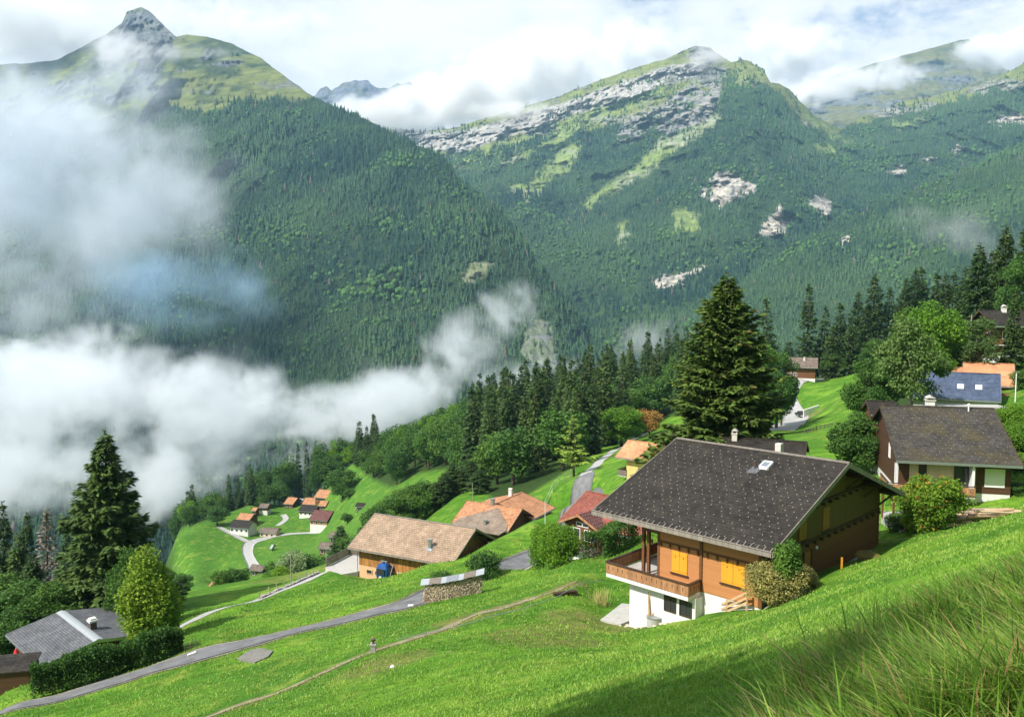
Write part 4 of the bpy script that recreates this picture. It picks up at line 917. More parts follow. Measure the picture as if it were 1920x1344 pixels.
# ------------------------------------------------------------------ trees
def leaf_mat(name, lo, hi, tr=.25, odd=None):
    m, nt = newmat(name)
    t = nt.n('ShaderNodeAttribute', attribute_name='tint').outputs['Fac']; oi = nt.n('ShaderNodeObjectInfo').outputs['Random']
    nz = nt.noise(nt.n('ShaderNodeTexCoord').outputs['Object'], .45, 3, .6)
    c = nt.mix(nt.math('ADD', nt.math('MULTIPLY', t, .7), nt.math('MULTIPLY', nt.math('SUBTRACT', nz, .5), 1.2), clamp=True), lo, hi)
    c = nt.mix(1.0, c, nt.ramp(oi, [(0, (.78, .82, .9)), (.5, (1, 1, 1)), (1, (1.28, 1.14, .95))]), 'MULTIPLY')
    if odd is not None: c = nt.mix(nt.ramp(t, [(.93, 0), (.95, 1)]), c, odd)
    finish(nt, c, .7, None, spec=.25, transl=tr); return m
LM = dict(soft=leaf_mat('soft_leaf', (.075, .14, .03), (.19, .29, .08), .3), spruce=leaf_mat('spruce_needles', (0.028, 0.067, 0.018), (0.099, 0.168, 0.038), .12), olive=leaf_mat('olive_spruce_needles', (0.048, 0.097, 0.016), (0.151, 0.225, 0.041), .15, (0.20, 0.15, 0.05)),
          broad=leaf_mat('broadleaf', (0.040, 0.105, 0.020), (0.135, 0.270, 0.042), .3), bright=leaf_mat('bright_leaf', (0.085, 0.200, 0.016), (0.210, 0.400, 0.032), .35), pale=leaf_mat('pale_leaf', (0.146, 0.250, 0.104), (0.354, 0.478, 0.250), .3),
          yellow=leaf_mat('yellowing_leaf', (0.168, 0.287, 0.021), (0.395, 0.499, 0.042), .3), autumn=leaf_mat('russet_leaf', (0.270, 0.177, 0.042), (0.582, 0.312, 0.094), .3), dead=leaf_mat('bare_twigs', (0.146, 0.125, 0.094), (0.333, 0.291, 0.229), .05),
          larch=leaf_mat('larch_needles', (0.208, 0.312, 0.042), (0.416, 0.562, 0.083), .3), berry=leaf_mat('berry_shrub_leaf', (0.090, 0.200, 0.016), (0.290, 0.420, 0.035), .35, (0.600, 0.208, 0.031)), tan=leaf_mat('tan_shrub_leaf', (0.208, 0.208, 0.062), (0.541, 0.458, 0.146), .3, (0.600, 0.541, 0.208)))
m_bark = simple('bark', (.10, .075, .055), .95, .35, 6, .8, .1, stretch=(1, 1, .25)); m_barkl = simple('pale_bark', (.24, .21, .17), .95, .3, 6, .6, .1, stretch=(1, 1, .25))
def kites(pos, d, nrm, l, w, tint):
    d = d/(np.linalg.norm(d, axis=1)[:, None]+1e-9); s = np.cross(d, nrm); s /= np.linalg.norm(s, axis=1)[:, None]+1e-9
    l = l[:, None]; w = w[:, None]; up = np.cross(s, d)
    V_ = np.stack([pos, pos+d*l*.45+s*w, pos+d*l-up*l*.12, pos+d*l*.45-s*w], 1).reshape(-1, 3)
    n = len(pos); i = np.arange(n)*4
    return V_, np.stack([i, i+1, i+2, i+3], 1), np.repeat(tint, 4)
def crown_mesh(name, packs, mat):
    V_, Q, T, o = [], [], [], 0
    for v, q, t in packs: V_.append(v); Q.append(q+o); T.append(t); o += len(v)
    return mesh_np(name, np.concatenate(V_), quads=np.concatenate(Q), attrs={'tint': np.concatenate(T)}, mats=[mat])
def gen_spruce(Ht, Rb, nb, per, ls, seed, mat='spruce', cb=.06, droop=.5, prof=.85, irr=.25, dens_in=.5, lobes=0.0, cone=1.0):
    rs = np.random.default_rng(seed); t = np.sort(rs.random(nb)**1.05); z = (cb+(1-cb)*t)*Ht*.985
    az = np.arange(nb)*2.39996+rs.normal(0, .3, nb)
    rad = Rb*np.clip((1-t), .015, 1)**prof*(1-irr*rs.random(nb))
    rad = np.where(t < .12, rad*(.72+.28*t/.12), rad)
    if lobes: rad = rad*(1+lobes*np.sin(az*2+3*t*6)*(1-t)+lobes*.8*(vnoise(az/1.1, t*6, 0, seed)-.5)*2)
    rad = np.maximum(rad, .12)
    n = np.maximum((per*(rad/Rb)**1.15).astype(int), 7); b = np.repeat(np.arange(nb), n); N = len(b)
    u = rs.random(N)**.62; L = rad[b]; s0 = (-.38*droop+.65*t**1.5)[b]
    cd = np.stack([np.cos(az[b]), np.sin(az[b]), 0*L], 1); sd_ = np.stack([-np.sin(az[b]), np.cos(az[b]), 0*L], 1)
    lat = rs.normal(0, 1, N)*.24*L*(1.05-u)*(.55+.6*u)+rs.normal(0, .05, N)
    hang = -abs(rs.normal(0, 1, N))*ls*.75*droop
    P = cd*(L*u)[:, None]+sd_*lat[:, None]; P[:, 2] = z[b]+s0*L*u+.22*L*u**2.2+hang-abs(lat)*.25
    side = np.sign(lat)*rs.uniform(.3, 1.1, N)
    d = cd*rs.uniform(.5, 1.1, N)[:, None]+sd_*side[:, None]; d[:, 2] = rs.normal(-.25*droop, .35, N)
    nr = rs.normal(0, .45, (N, 3)); nr[:, 2] += 1
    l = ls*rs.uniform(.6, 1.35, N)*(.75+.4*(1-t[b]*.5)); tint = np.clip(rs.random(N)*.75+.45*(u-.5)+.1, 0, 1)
    tint = np.where(rs.random(N) < .035, .97, np.minimum(tint, .9))
    top = np.stack([rs.normal(0, .03, 24), rs.normal(0, .03, 24), Ht*(.9+.095*rs.random(24))], 1); td = rs.normal(0, .6, (24, 3)); td[:, 2] = .9
    pk = [kites(P, d, nr, l, l*rs.uniform(.16, .26, N), tint), kites(top, td, rs.normal(0, 1, (24, 3)), np.full(24, ls*.9), np.full(24, ls*.14), np.full(24, .5))]
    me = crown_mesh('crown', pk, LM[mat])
    mb = MB(); mb.tube((0, 0, -1.2), (0, 0, Ht*.35), .022*Ht*.62, .014*Ht*.62, 8); mb.tube((0, 0, Ht*.35), (0, 0, Ht*.97), .014*Ht*.62, .002*Ht, 6)
    for k in range(0, nb, max(1, nb//60)):
        a = Vector((0, 0, z[k])); e = Vector((math.cos(az[k])*rad[k]*.8, math.sin(az[k])*rad[k]*.8, z[k]+((-.38*droop+.65*t[k]**1.5)*.8+.22*.6)*rad[k])); mb.tube(a, e, .004*Ht*.6, .001*Ht, 4, cap=False)
    return me, mb
def gen_broad(Ht, Rw, K, per, ls, seed, mat='broad', cb=.22, shape=1.0, clump=.34, open_=0.0, bark=None, squash=.8):
    rs = np.random.default_rng(seed); cz = Ht*(cb+1)/2; hz_ = Ht*(1-cb)/2
    cen = []
    while len(cen) < K:
        p = rs.uniform(-1, 1, 3); r = np.linalg.norm(p)
        if r > 1 or r < .35: continue
        wz = (1-abs(p[2])**2.2)**.5 if shape == 1.0 else max(0, 1-((p[2]+1)/2)**shape)
        if math.hypot(p[0], p[1]) > wz*1.02: continue
        cen.append(p*(.86+.14*rs.random()))
    cen = np.array(cen); C_ = cen*np.array([Rw*(1-clump*.55), Rw*(1-clump*.55), hz_*(1-clump*.4)])+np.array([0, 0, cz])
    cr = Rw*clump*rs.uniform(.6, 1.25, K)
    b = np.repeat(np.arange(K), np.maximum((per*(cr/(Rw*clump))**2).astype(int), 10)); N = len(b)
    dv = rs.normal(0, 1, (N, 3)); dv /= np.linalg.norm(dv, axis=1)[:, None]; rr_ = rs.random(N)**(1/4.0 if not open_ else .6)
    dv2 = dv*np.array([1, 1, squash])
    P = C_[b]+dv2*(cr[b]*rr_*(1+.25*(vnoise(dv[:, 0]*3+b, dv[:, 1]*3, dv[:, 2]*3, seed)-.5)*2))[:, None]
    P[:, 2] = np.maximum(P[:, 2], Ht*cb*.35)
    d = dv+rs.normal(0, .8, (N, 3)); d[:, 2] -= .35; nr = dv+rs.normal(0, .7, (N, 3)); nr[:, 2] += .5
    l = ls*rs.uniform(.6, 1.3, N); ct = rs.uniform(-.25, .25, K)
    tint = np.clip(rs.random(N)*.7+ct[b]+.15, 0, .9); tint = np.where(rs.random(N) < .03, .97, tint)
    me = crown_mesh('crown', [kites(P, d, nr, l, l*rs.uniform(.28, .42, N), tint)], LM[mat])
    mb = MB(); tr = .018*Ht+.03; top = Vector((Rw*.05, 0, Ht*(cb+.30)))
    mb.tube((0, 0, -1.0), top*.55, tr*1.25, tr*.85, 8); mb.tube(top*.55, top, tr*.85, tr*.45, 7)
    for k in range(min(K, 16)):
        s = top*(.55+.45*rs.random()); e = Vector(C_[k].tolist()); m_ = (s+e)/2+Vector((0, 0, -.08*Ht*rs.random())); mb.tube(s, m_, tr*.32, tr*.2, 5, cap=False); mb.tube(m_, e, tr*.2, tr*.06, 5, cap=False)
    return me, mb
PROTO = {}
def proto(key, gen, Ht, *a, bark=None, parts=True, **k):
    me, mb = gen(Ht, *a, **k)
    root = bpy.data.objects.new('tree', None); root['h'] = Ht
    tm = mb.build('trunk', bark or m_bark, None, smooth=True); cr = link('crown', me)
    PROTO[key] = (Ht, tm, cr, float(a[0]))
NTREE = [0]
def tree(key, name, label, cat, px, Y, top=None, h=None, wid=None, group=None, rz=None, xy=None, sink=.3, lean=0.02):
    Ht, tm, cr, R0 = PROTO[key]
    if xy is None: x, y = at(px, 700, Y)[:2]; 
    else: x, y = xy
    z = float(H(x, y, False))-sink
    if xy is None:   # keep the pixel column at the right height
        for _ in range(3): P_ = np.array([x, y, z]); a = (px-CX)/F; d = y*cp-z*sp; x = a*d; z = float(H(x, y, False))-sink
    if h is None: zt = float(at(px, top, y)[2]); h = zt-z
    if wid is not None and xy is None and name == 'broadleaf_tree': h = max(h, 1.75*wid)
    h = max(h, .5); s = h/Ht; sw = s if wid is None else wid/R0
    r = bpy.data.objects.new(name, None); COL.objects.link(r); r.empty_display_size = .2
    r.location = (x, y, z); r.rotation_euler = (random.gauss(0, lean), random.gauss(0, lean), random.uniform(0, 6.28) if rz is None else rz); r.scale = (sw, sw, s)
    tag(r, label, cat, group)
    for src in (tm, cr):
        o = src.copy(); COL.objects.link(o); o.parent = r
    NTREE[0] += 1; r['h_'] = h
    return r
# medium prototypes for the wooded belt
for k in range(4): proto(f's{k}', gen_spruce, 24, (3.6, 4.2, 3.1, 4.8)[k], 110, 62, .95, 20+k, 'spruce', .05, .6, .85, .3)
for k in range(4): proto(f'd{k}', gen_broad, 16, (5.2, 6.0, 4.6, 5.4)[k], (26, 34, 24, 30)[k], 170, .62, 40+k, 'broad', .14, clump=.38)
proto('b0', gen_broad, 16, 5.4, 30, 170, .62, 51, 'bright', .12, clump=.38)
proto('b1', gen_broad, 15, 5.0, 28, 170, .62, 52, 'bright', .10, clump=.36)
# larger near ones
proto('S1', gen_spruce, 22, 5.4, 270, 460, .50, 61, 'spruce', .03, .85, .78, .46, lobes=.16)
proto('S2', gen_spruce, 27, 6.8, 560, 430, .50, 62, 'olive', .0, .45, .74, .44, lobes=.18)
proto('airy', gen_broad, 16, 5.4, 26, 40, .62, 57, 'broad', .12, clump=.38)  # open crown for the added unseen trees, thinned to soften their shade
proto('S3', gen_spruce, 20, 3.2, 130, 150, .60, 63, 'spruce', .04, .8, .8, .3); proto('S4', gen_spruce, 24, 4.2, 150, 170, .62, 64, 'spruce', .08, .95, .75, .4, lobes=.2)
proto('S5', gen_spruce, 30, 4.0, 130, 120, .75, 65, 'spruce', .18, 1.1, .7, .45, lobes=.2)
proto('dead', gen_spruce, 18, 3.0, 110, 34, .6, 66, 'dead', .1, .5, .8, .35); proto('larch', gen_spruce, 14, 3.4, 34, 60, .55, 67, 'larch', .22, .5, .7, .5)
proto('col', gen_broad, 10, 2.7, 80, 330, .24, 71, 'yellow', .0, shape=2.4, clump=.30, squash=1.5); proto('D1', gen_broad, 12, 4.6, 46, 520, .34, 72, 'broad', .12, clump=.32); proto('D2', gen_broad, 14, 4.8, 44, 420, .36, 73, 'broad', .2, clump=.30)
proto('P1', gen_broad, 15, 5.4, 40, 330, .40, 74, 'soft', .28, clump=.26, open_=1, bark=m_barkl); proto('B1', gen_broad, 14, 4.8, 44, 460, .38, 75, 'bright', .1, clump=.34); proto('birch', gen_broad, 14, 2.8, 40, 260, .30, 76, 'soft', .1, clump=.32, bark=m_barkl)
proto('bush', gen_broad, 3, 1.7, 34, 330, .15, 81, 'broad', .0, clump=.36); proto('bushb', gen_broad, 5, 2.4, 44, 520, .17, 82, 'bright', .06, clump=.36); proto('berry', gen_broad, 5, 2.7, 50, 520, .18, 83, 'berry', .0, clump=.34)
proto('tanb', gen_broad, 3, 2.1, 46, 520, .12, 84, 'tan', .0, clump=.34); proto('cone', gen_broad, 3.4, .85, 40, 300, .13, 85, 'broad', .0, clump=.42, squash=1.1); proto('aut', gen_broad, 8, 4, 30, 240, .4, 86, 'autumn', .1, clump=.36)
proto('palb', gen_broad, 9, 4.2, 36, 200, .5, 87, 'pale', .05, clump=.36)
SP, BR, BU_ = 'spruce_tree', 'broadleaf_tree', 'bush'
T = tree
# left corner
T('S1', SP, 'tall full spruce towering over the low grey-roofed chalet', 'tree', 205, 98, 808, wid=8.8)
T('col', 'columnar_tree', 'yellowish green columnar tree beside the hedge', 'tree', 284, 80, 1018, wid=3.3)
T('D1', BR, 'green leafy tree squeezed between the tall spruce and the yellowish tree', 'tree', 243, 90, 1025, wid=2.8)
g_ = 'dark trees behind the grey-roofed chalet'
for i, (k, px, top, Y, w_) in enumerate([('S3', 14, 940, 130, 3.2), ('S3', 50, 962, 140, 3.0), ('S4', -20, 985, 118, 4), ('S3', 34, 1000, 112, 3.2), ('S3', 130, 1000, 118, 3), ('S4', 70, 1040, 105, 3.6), ('S3', 160, 985, 135, 3)]):
    T(k, SP, 'dark spruce in the shaded group left of the tall spruce', 'tree', px, Y, top, wid=w_, group=g_)
T('dead', 'bare_spruce', 'bare grey-brown spruce among the dark trees left of the tall spruce', 'tree', 90, 124, 957, wid=3.4)
for px, top, Y, w_ in [(10, 1075, 100, 5), (60, 1085, 96, 5), (105, 1100, 92, 4.5), (-30, 1090, 92, 5), (140, 1110, 98, 4), (30, 1135, 88, 3.6)]:
    T('D1', BR, 'dark rounded tree in the shade left of the tall spruce', 'tree', px, Y, top, wid=w_, group='dark rounded trees left of the tall spruce')
T('D1', BR, 'round dark tree at the left end of the green valley meadow', 'tree', 340, 150, 1083, wid=2.6)
T('D2', BR, 'dark tree right behind the tall spruce on the valley slope', 'tree', 312, 160, 1062, wid=3)
# around the brown chalet
T('cone', 'evergreen_shrub', 'small upright evergreen at the near corner of the brown chalet', 'shrub', 1474, 47.6, 990, wid=.95, sink=.1)
T('tanb', 'shrub', 'wide tan and green shrub in front of the brown chalet corner', 'shrub', 1452, 47.9, 1052, wid=2.0, sink=.1)
T('tanb', 'shrub', 'low leafy shrub at the right end of the tan shrub', 'shrub', 1500, 49.2, 1062, wid=1.2, sink=.1)
T('berry', 'berry_bush', 'large yellow-green bush with orange berries before the mossy-roofed chalet', 'bush', 1742, 64, 886, wid=2.9)
T('bush', BU_, 'dark low part of the hedge below the orange-berried bush', 'bush', 1690, 66, 955, wid=1.3)
T('tanb', BU_, 'small reddish plant by the far gable corner of the brown chalet', 'bush', 1628, 57, 1035, wid=.9, sink=.2)
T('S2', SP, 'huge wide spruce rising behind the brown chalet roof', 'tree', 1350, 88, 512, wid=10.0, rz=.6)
T('D1', BR, 'broad green tree left of the mossy-roofed chalet', 'tree', 1603, 92, 770, wid=3.2)
T('D2', BR, 'dark green tree behind the broad green one, below the road', 'tree', 1627, 114, 672, wid=3.8)
T('P1', BR, 'airy pale tree with visible forked limbs behind the mossy roof', 'tree', 1706, 106, 598, wid=4.8, rz=1.0)
T('D2', BR, 'dense tree right behind the airy pale one', 'tree', 1668, 120, 655, wid=4.0)
T('B1', BR, 'bright green tree in the sun behind the airy pale tree', 'tree', 1752, 134, 562, wid=4.6)
T('B1', BR, 'bright green tree lower down, left of the orange roof', 'tree', 1795, 140, 600, wid=4.4)
T('D2', BR, 'mid green tree on the left flank of the bright green tree', 'tree', 1705, 150, 575, wid=4.2)
T('birch', 'birch_tree', 'grey-green birch above the orange roof', 'tree', 1833, 132, 583, wid=3.2)
T('S3', SP, 'small neat spruce before the chalet high on the right', 'tree', 1897, 136, 546, wid=2.3)
for px, top, Y, k, w_ in [(1828, 455, 170, 'S4', 5.2), (1878, 420, 178, 'S4', 5.4), (1918, 398, 172, 'S4', 5.6), (1768, 512, 205, 'S3', 3.6), (1800, 500, 200, 'S3', 3.6), (1855, 470, 200, 'S3', 4)]:
    T(k, SP, 'tall spruce on the rise above the highest chalet on the right', 'tree', px, Y, top, wid=w_, group='tall spruces on the upper right')
T('D2', BR, 'dark leafy tree above the roof of the highest chalet', 'tree', 1905, 158, 478, wid=5)
for px, top, Y, k, w_ in [(1439, 558, 290, 's0', 5.5), (1511, 533, 310, 's1', 6), (1541, 574, 310, 's0', 5), (1571, 568, 312, 's2', 5), (1606, 545, 315, 'S5', 6), (1634, 512, 318, 'S5', 7), (1660, 540, 320, 's1', 6), (1692, 520, 318, 'S5', 6), (1712, 502, 315, 'S5', 6), (1727, 500, 320, 's2', 5), (1590, 590, 300, 's3', 5), (1620, 575, 305, 's3', 5), (1560, 610, 300, 's1', 5), (1680, 590, 300, 's1', 5), (1478, 640, 330, 's2', 5), (1755, 512, 260, 's2', 5), (1782, 510, 255, 's1', 5)]:
    T(k, SP, 'tall spruce in the row beyond the upper road on the right', 'tree', px, Y, top, wid=w_, group='spruces beyond the upper road')
for px, top, Y, w_ in [(1425, 640, 190, 6), (1455, 655, 200, 6), (1440, 690, 175, 5), (1410, 680, 165, 5), (1465, 700, 210, 4)]:
    T('D2', BR, 'leafy tree behind the right side of the huge spruce', 'tree', px, Y, top, wid=w_, group='leafy trees right of the huge spruce')
for px, top, Y, w_ in [(1655, 690, 180, 4), (1560, 660, 300, 5), (1600, 660, 300, 5), (1640, 640, 290, 6), (1700, 640, 250, 6)]:
    T('D2', BR, 'leafy tree at the foot of the spruce row beyond the upper road', 'tree', px, Y, top, wid=w_, group='leafy trees below the spruce row')
for px, top, Y, w_ in [(1905, 755, 92, 2.6), (1890, 770, 98, 2.4), (1925, 790, 88, 2.6), (1935, 850, 84, 2.6)]:
    T('bushb', BU_, 'bright yellow-green bush at the right edge by the mossy roof', 'bush', px, Y, top, wid=w_, group='bright bushes right of the mossy roof')
for px, top, Y, w_ in [(1918, 905, 77, 1.6), (1926, 690, 120, 2.5)]:
    T('bush', BU_, 'dark bush at the right edge of the view', 'bush', px, Y, top, wid=w_, group='dark bushes at the right edge')
# middle
T('bush', BU_, 'dark rounded bush behind the right end of the woodpile', 'bush', 910, 87, 1032, wid=2.3)
T('bush', BU_, 'low bush behind the middle of the woodpile', 'bush', 828, 86, 1070, wid=1.5)
T('bushb', 'small_tree', 'bright round tree on a short trunk before the maroon-roofed house', 'tree', 1046, 82, 982, wid=2.5)
T('bushb', 'small_tree', 'lighter half of the bright tree pair, further left', 'tree', 1018, 86, 978, wid=1.7)
T('larch', 'larch_tree', 'thin yellow-green larch beside the fenced wood', 'tree', 1076, 160, 780, wid=5.0)
T('B1', BR, 'rounded green tree at the wood edge above the orange-roofed yellow house', 'tree', 1165, 235, 772, wid=7)
T('aut', BR, 'russet tree left of the huge spruce', 'tree', 1193, 262, 758, wid=5.4); T('aut', BR, 'smaller russet tree touching the huge spruce', 'tree', 1218, 255, 762, wid=4.6)
T('palb', BR, 'silvery tree among the dark wood left of the huge spruce', 'tree', 1152, 300, 733, wid=6.5)
for px, top, Y, w_ in [(1190, 905, 122, 1.3), (1205, 900, 118, 1.3), (1172, 925, 118, 1.2)]: T('bush', BU_, 'low garden bush below the yellow house', 'bush', px, Y, top, wid=w_, group='garden bushes below the yellow house')
for px, top, Y, w_ in [(738, 925, 186, 6), (772, 920, 190, 6), (712, 948, 180, 5), (800, 945, 195, 5), (700, 975, 172, 4)]:
    T('D2', BR, 'leafy tree behind the tan barn roof', 'tree', px, Y, top, wid=w_, group='leafy trees behind the tan barn')
for px, top, Y in [(816, 902, 192), (832, 885, 196), (850, 866, 200), (866, 878, 200), (882, 862, 205), (898, 880, 190)]:
    T('S5', SP, 'bare-stemmed spruce at the wood edge behind the tan barn', 'tree', px, Y, top, wid=3.8, group='bare-stemmed spruces behind the barn')
T('palb', BR, 'silvery green bush-like tree at the lower meadow edge', 'tree', 548, 178, 1030, wid=3.6)
for px, top, Y, w_, k in [(580, 1035, 182, 3.5, 'd0'), (605, 1042, 185, 3.2, 'd1'), (518, 1045, 190, 3, 'd2'), (625, 1050, 180, 3, 'd3'), (412, 1066, 165, 2.2, 'd0'), (448, 1056, 168, 2.6, 'd2'), (432, 1064, 170, 2.2, 'd1'), (508, 1068, 165, 2.4, 'b0'), (527, 1074, 155, 2, 'b1'), (648, 1062, 160, 2, 'd1'), (660, 1030, 190, 3, 'd0'), (672, 1008, 200, 3, 's0'), (640, 985, 240, 4, 's2'), (655, 1020, 220, 4, 'd3')]:
    T(k, BR, 'tree in the clump along the lower meadow edge', 'tree', px, Y, top, wid=w_, group='trees along the lower meadow edge')
T('d1', BR, 'large dark round tree right of the village houses', 'tree', 643, 395, 892, wid=9)
for px, top, Y, w_, k in [(510, 943, 415, 3.4, 's3'), (562, 972, 400, 3.6, 'd0'), (455, 985, 400, 2.5, 'b0'), (548, 972, 405, 3, 'd3'), (407, 975, 398, 6, 'd1'), (568, 1000, 372, 3.4, 'd2'), (522, 1005, 372, 3.8, 'd0'), (580, 940, 435, 4, 'd2'), (618, 945, 430, 4, 'd3'), (655, 948, 385, 3, 'd0'), (490, 930, 440, 4, 'd1'), (608, 985, 380, 2.6, 'b0'), (652, 985, 340, 3, 'd2'), (630, 1000, 350, 3.5, 'd3'), (545, 940, 440, 3, 'd1')]:
    T(k, BR, 'tree standing among the village houses in the valley', 'tree', px, Y, top, wid=w_, group='trees among the village houses')
rg = random.Random(8)
for row, (dt, Yq) in enumerate(((0, 462), (26, 448))):
    for i, (px, top) in enumerate([(338, 950), (356, 942), (374, 938), (392, 930), (410, 922), (428, 908), (446, 900), (462, 890), (480, 888), (497, 880), (513, 872), (530, 860), (547, 852), (564, 846), (580, 838), (596, 832), (612, 824), (628, 816), (645, 808)]):
        if row == 2 and px < 470: continue
        sp_ = (px in (428, 446, 462) or rg.random() < .14); k = 's%d' % rg.randrange(4) if sp_ else rg.choice(['d0', 'd1', 'd2', 'd3', 'b0', 'd1'])
        T(k, SP if sp_ else BR, 'spruce on the wooded rim above the valley fog' if sp_ else 'leafy tree on the wooded rim above the valley fog', 'tree', px+rg.uniform(-6, 6)+row*7, Yq+rg.uniform(-5, 5), top+dt+rg.uniform(-9, 9)-(12 if sp_ else 0), wid=rg.uniform(4.6, 6.6) if not sp_ else 3.6, group='spruces on the rim above the fog' if sp_ else 'leafy trees on the rim above the fog')
# wooded belt filled from the slope itself
BELT = [(1262, 300), (1210, 330), (1120, 250), (1090, 205), (1040, 195), (985, 190), (900, 195), (880, 210), (860, 300), (700, 400), (660, 430), (610, 445), (540, 450), (470, 440), (400, 405), (330, 390), (300, 440), (330, 520), (1300, 520), (1300, 420)]
rb_ = random.Random(5); pts = []; tries = 0
while len(pts) < 320 and tries < 16000:
    tries += 1; a = rb_.uniform(320, 1290); Yq = rb_.uniform(185, 500)
    x = (a-CX)/F*Yq
    if not all((x-p[0])**2+(Yq-p[1])**2 > 8.6**2 for p in pts): continue
    qx, qy = proj(np.array([x, Yq, float(H(x, Yq, False))])); Yf = Yq if qx < 860 else Yq*1.0
    if not bool(inpoly(qx, qy, BELTP)): continue
    pts.append((x, Yq, a))
for x, y, a in pts:
    con = vnoise(x/38, y/38, 0, 9)+(.25 if a > 880 else (-.15 if a > 560 else .25 if a > 430 else -.1)); con = float(con)
    if con > .50:
        hh = rb_.uniform(18, 29)*(1.0 if a > 600 else .8); T('s%d' % rb_.randrange(4), SP, 'dark spruce in the wooded belt between village and valley fog', 'tree', 0, 0, h=hh, wid=hh*.17*rb_.uniform(.85, 1.25), xy=(x, y), group='spruces of the wooded belt')
    else:
        k = rb_.choice(['d0', 'd1', 'd2', 'd3', 'd0', 'd1', 'd2', 'b0', 'b1']) if a < 900 else 'd%d' % rb_.randrange(4)
        hh = rb_.uniform(11, 17)*(1.1 if a > 700 else .9); T(k, BR, 'rounded leafy tree in the wooded belt between village and valley fog', 'tree', 0, 0, h=hh, wid=hh*.36*rb_.uniform(.9, 1.2), xy=(x, y), group='leafy trees of the wooded belt')
print('belt', len(pts))
# edge of the near-slope shade wanted from trees added out of view
EDGE = [(900, 1340, 2), (1050, 1321, 4), (1304, 1253, 5), (1485, 1185, 8), (1653, 1126, 10), (1860, 1072, 12)]
for Ht, tm, cr, _r in PROTO.values():
    for o in (tm, cr): bpy.data.objects.remove(o) if False else COL.objects.unlink(o)
# ------------------------------------------------------------------ hedges
def hedge(name, label, A, B, w0, h0, n, ls, mat, Yseg=None):
    """clipped hedge from world point A to B"""
    rs = np.random.default_rng(int(n)); A = np.array(A); B = np.array(B); L = np.linalg.norm(B-A); d = (B-A)/L; nr = np.array([-d[1], d[0]])
    t = rs.random(n)*L; zz0_ = rs.random(n)*4; th_ = rs.random(n); side = rs.choice([-1, 1], n)
    onTop = rs.random(n) < .42; bump = (fbm(t/1.4, 0*t+side, o=4, seed=4)-.5)*2.3; bump = bump+(fbm(t/.4, zz0_, o=2, seed=6)-.5)*.4
    lat = np.where(onTop, rs.uniform(-1, 1, n)*w0/2, side*(w0/2+bump*.5)); zz = np.where(onTop, h0+bump*.7, rs.random(n)**.8*(h0+bump*.5))
    lat = lat+rs.normal(0, .13, n); zz = np.maximum(zz+rs.normal(0, .13, n), .02)
    x = A[0]+d[0]*t+nr[0]*lat; y = A[1]+d[1]*t+nr[1]*lat; g0 = H(x, y, False); o = np.array([A[0], A[1], float(H(A[0], A[1], False))])
    P = np.stack([x, y, g0+zz], 1)-o
    dd = np.stack([np.where(onTop, 0, nr[0]*side), np.where(onTop, 0, nr[1]*side), np.where(onTop, 1.0, .3)], 1)+rs.normal(0, .6, (n, 3))
    l = ls*rs.uniform(.6, 1.3, n)
    me = crown_mesh(name, [kites(P, dd, rs.normal(0, 1, (n, 3)), l, l*.32, np.clip(rs.random(n)*.8+.15*onTop, 0, .9))], LM[mat])
    root = thing(name, label, 'hedge', o.tolist()); link('foliage', me, root)
    mb = MB(); m = int(L/.7)
    for k in range(m+1):
        p = A+(B-A)*k/m; zg = float(H(p[0], p[1], False))-o[2]; mb.tube((p[0]-o[0], p[1]-o[1], zg-.2), (p[0]-o[0], p[1]-o[1], zg+h0*.8), .05, .03, 5)
        for s in range(5):
            a = random.uniform(0, 6.28); mb.tube((p[0]-o[0], p[1]-o[1], zg+.2+.2*s), (p[0]-o[0]+.4*math.cos(a), p[1]-o[1]+.4*math.sin(a), zg+.5+.25*s), .02, .01, 4, cap=False)
    mb.build('stems', m_bark, root); return root
a = at(60, 1296, 64.5); b = at(190, 1268, 66.5); c_ = at(343, 1232, 70.0)
hedge('hedge', 'long dark clipped hedge between the grey-roofed chalet and the road', a[:2], c_[:2], 1.8, 2.05, 26000, .22, 'broad')
a = at(1112, 1062, 80); b = at(1178, 1040, 84); hedge('hedge', 'tall clipped hedge between the maroon-roofed house and the balcony', a[:2], b[:2], 2.4, 2.5, 9000, .2, 'broad')
# unseen shade casters: tree copies added uphill, each sized to darken the near slope
for (a, b, y0) in [(1050, 1321, 2), (1180, 1290, 4), (1304, 1253, 5), (1400, 1218, 6), (1485, 1185, 8), (1570, 1155, 9), (1653, 1126, 10), (1750, 1098, 12), (1860, 1070, 12), (1950, 1045, 12)]:
    g_ = hit(a, b+22, y0)
    if g_ is None: continue
    t = max((g_[1]+6)/-sd.y, 30); P_ = Vector(g_.tolist())+sd*t
    zg = float(H(P_.x, P_.y, False)); hh = P_.z-zg
    T('airy', BR, 'unseen tree added uphill behind the viewer to shade the near slope', 'tree', 0, 0, h=hh+1, wid=5.5, xy=(P_.x, P_.y), group='shade trees uphill behind the viewer')
    r_ = COL.objects[-1]
# ------------------------------------------------------------------ the other houses
def mf(px, py, Y, rz, L, half, rise):
    a = at(px, py, Y); return dict(o=(float(a[0]), float(a[1])), ze=float(a[2]), rz=rz, L=L, half=half, rise=rise)
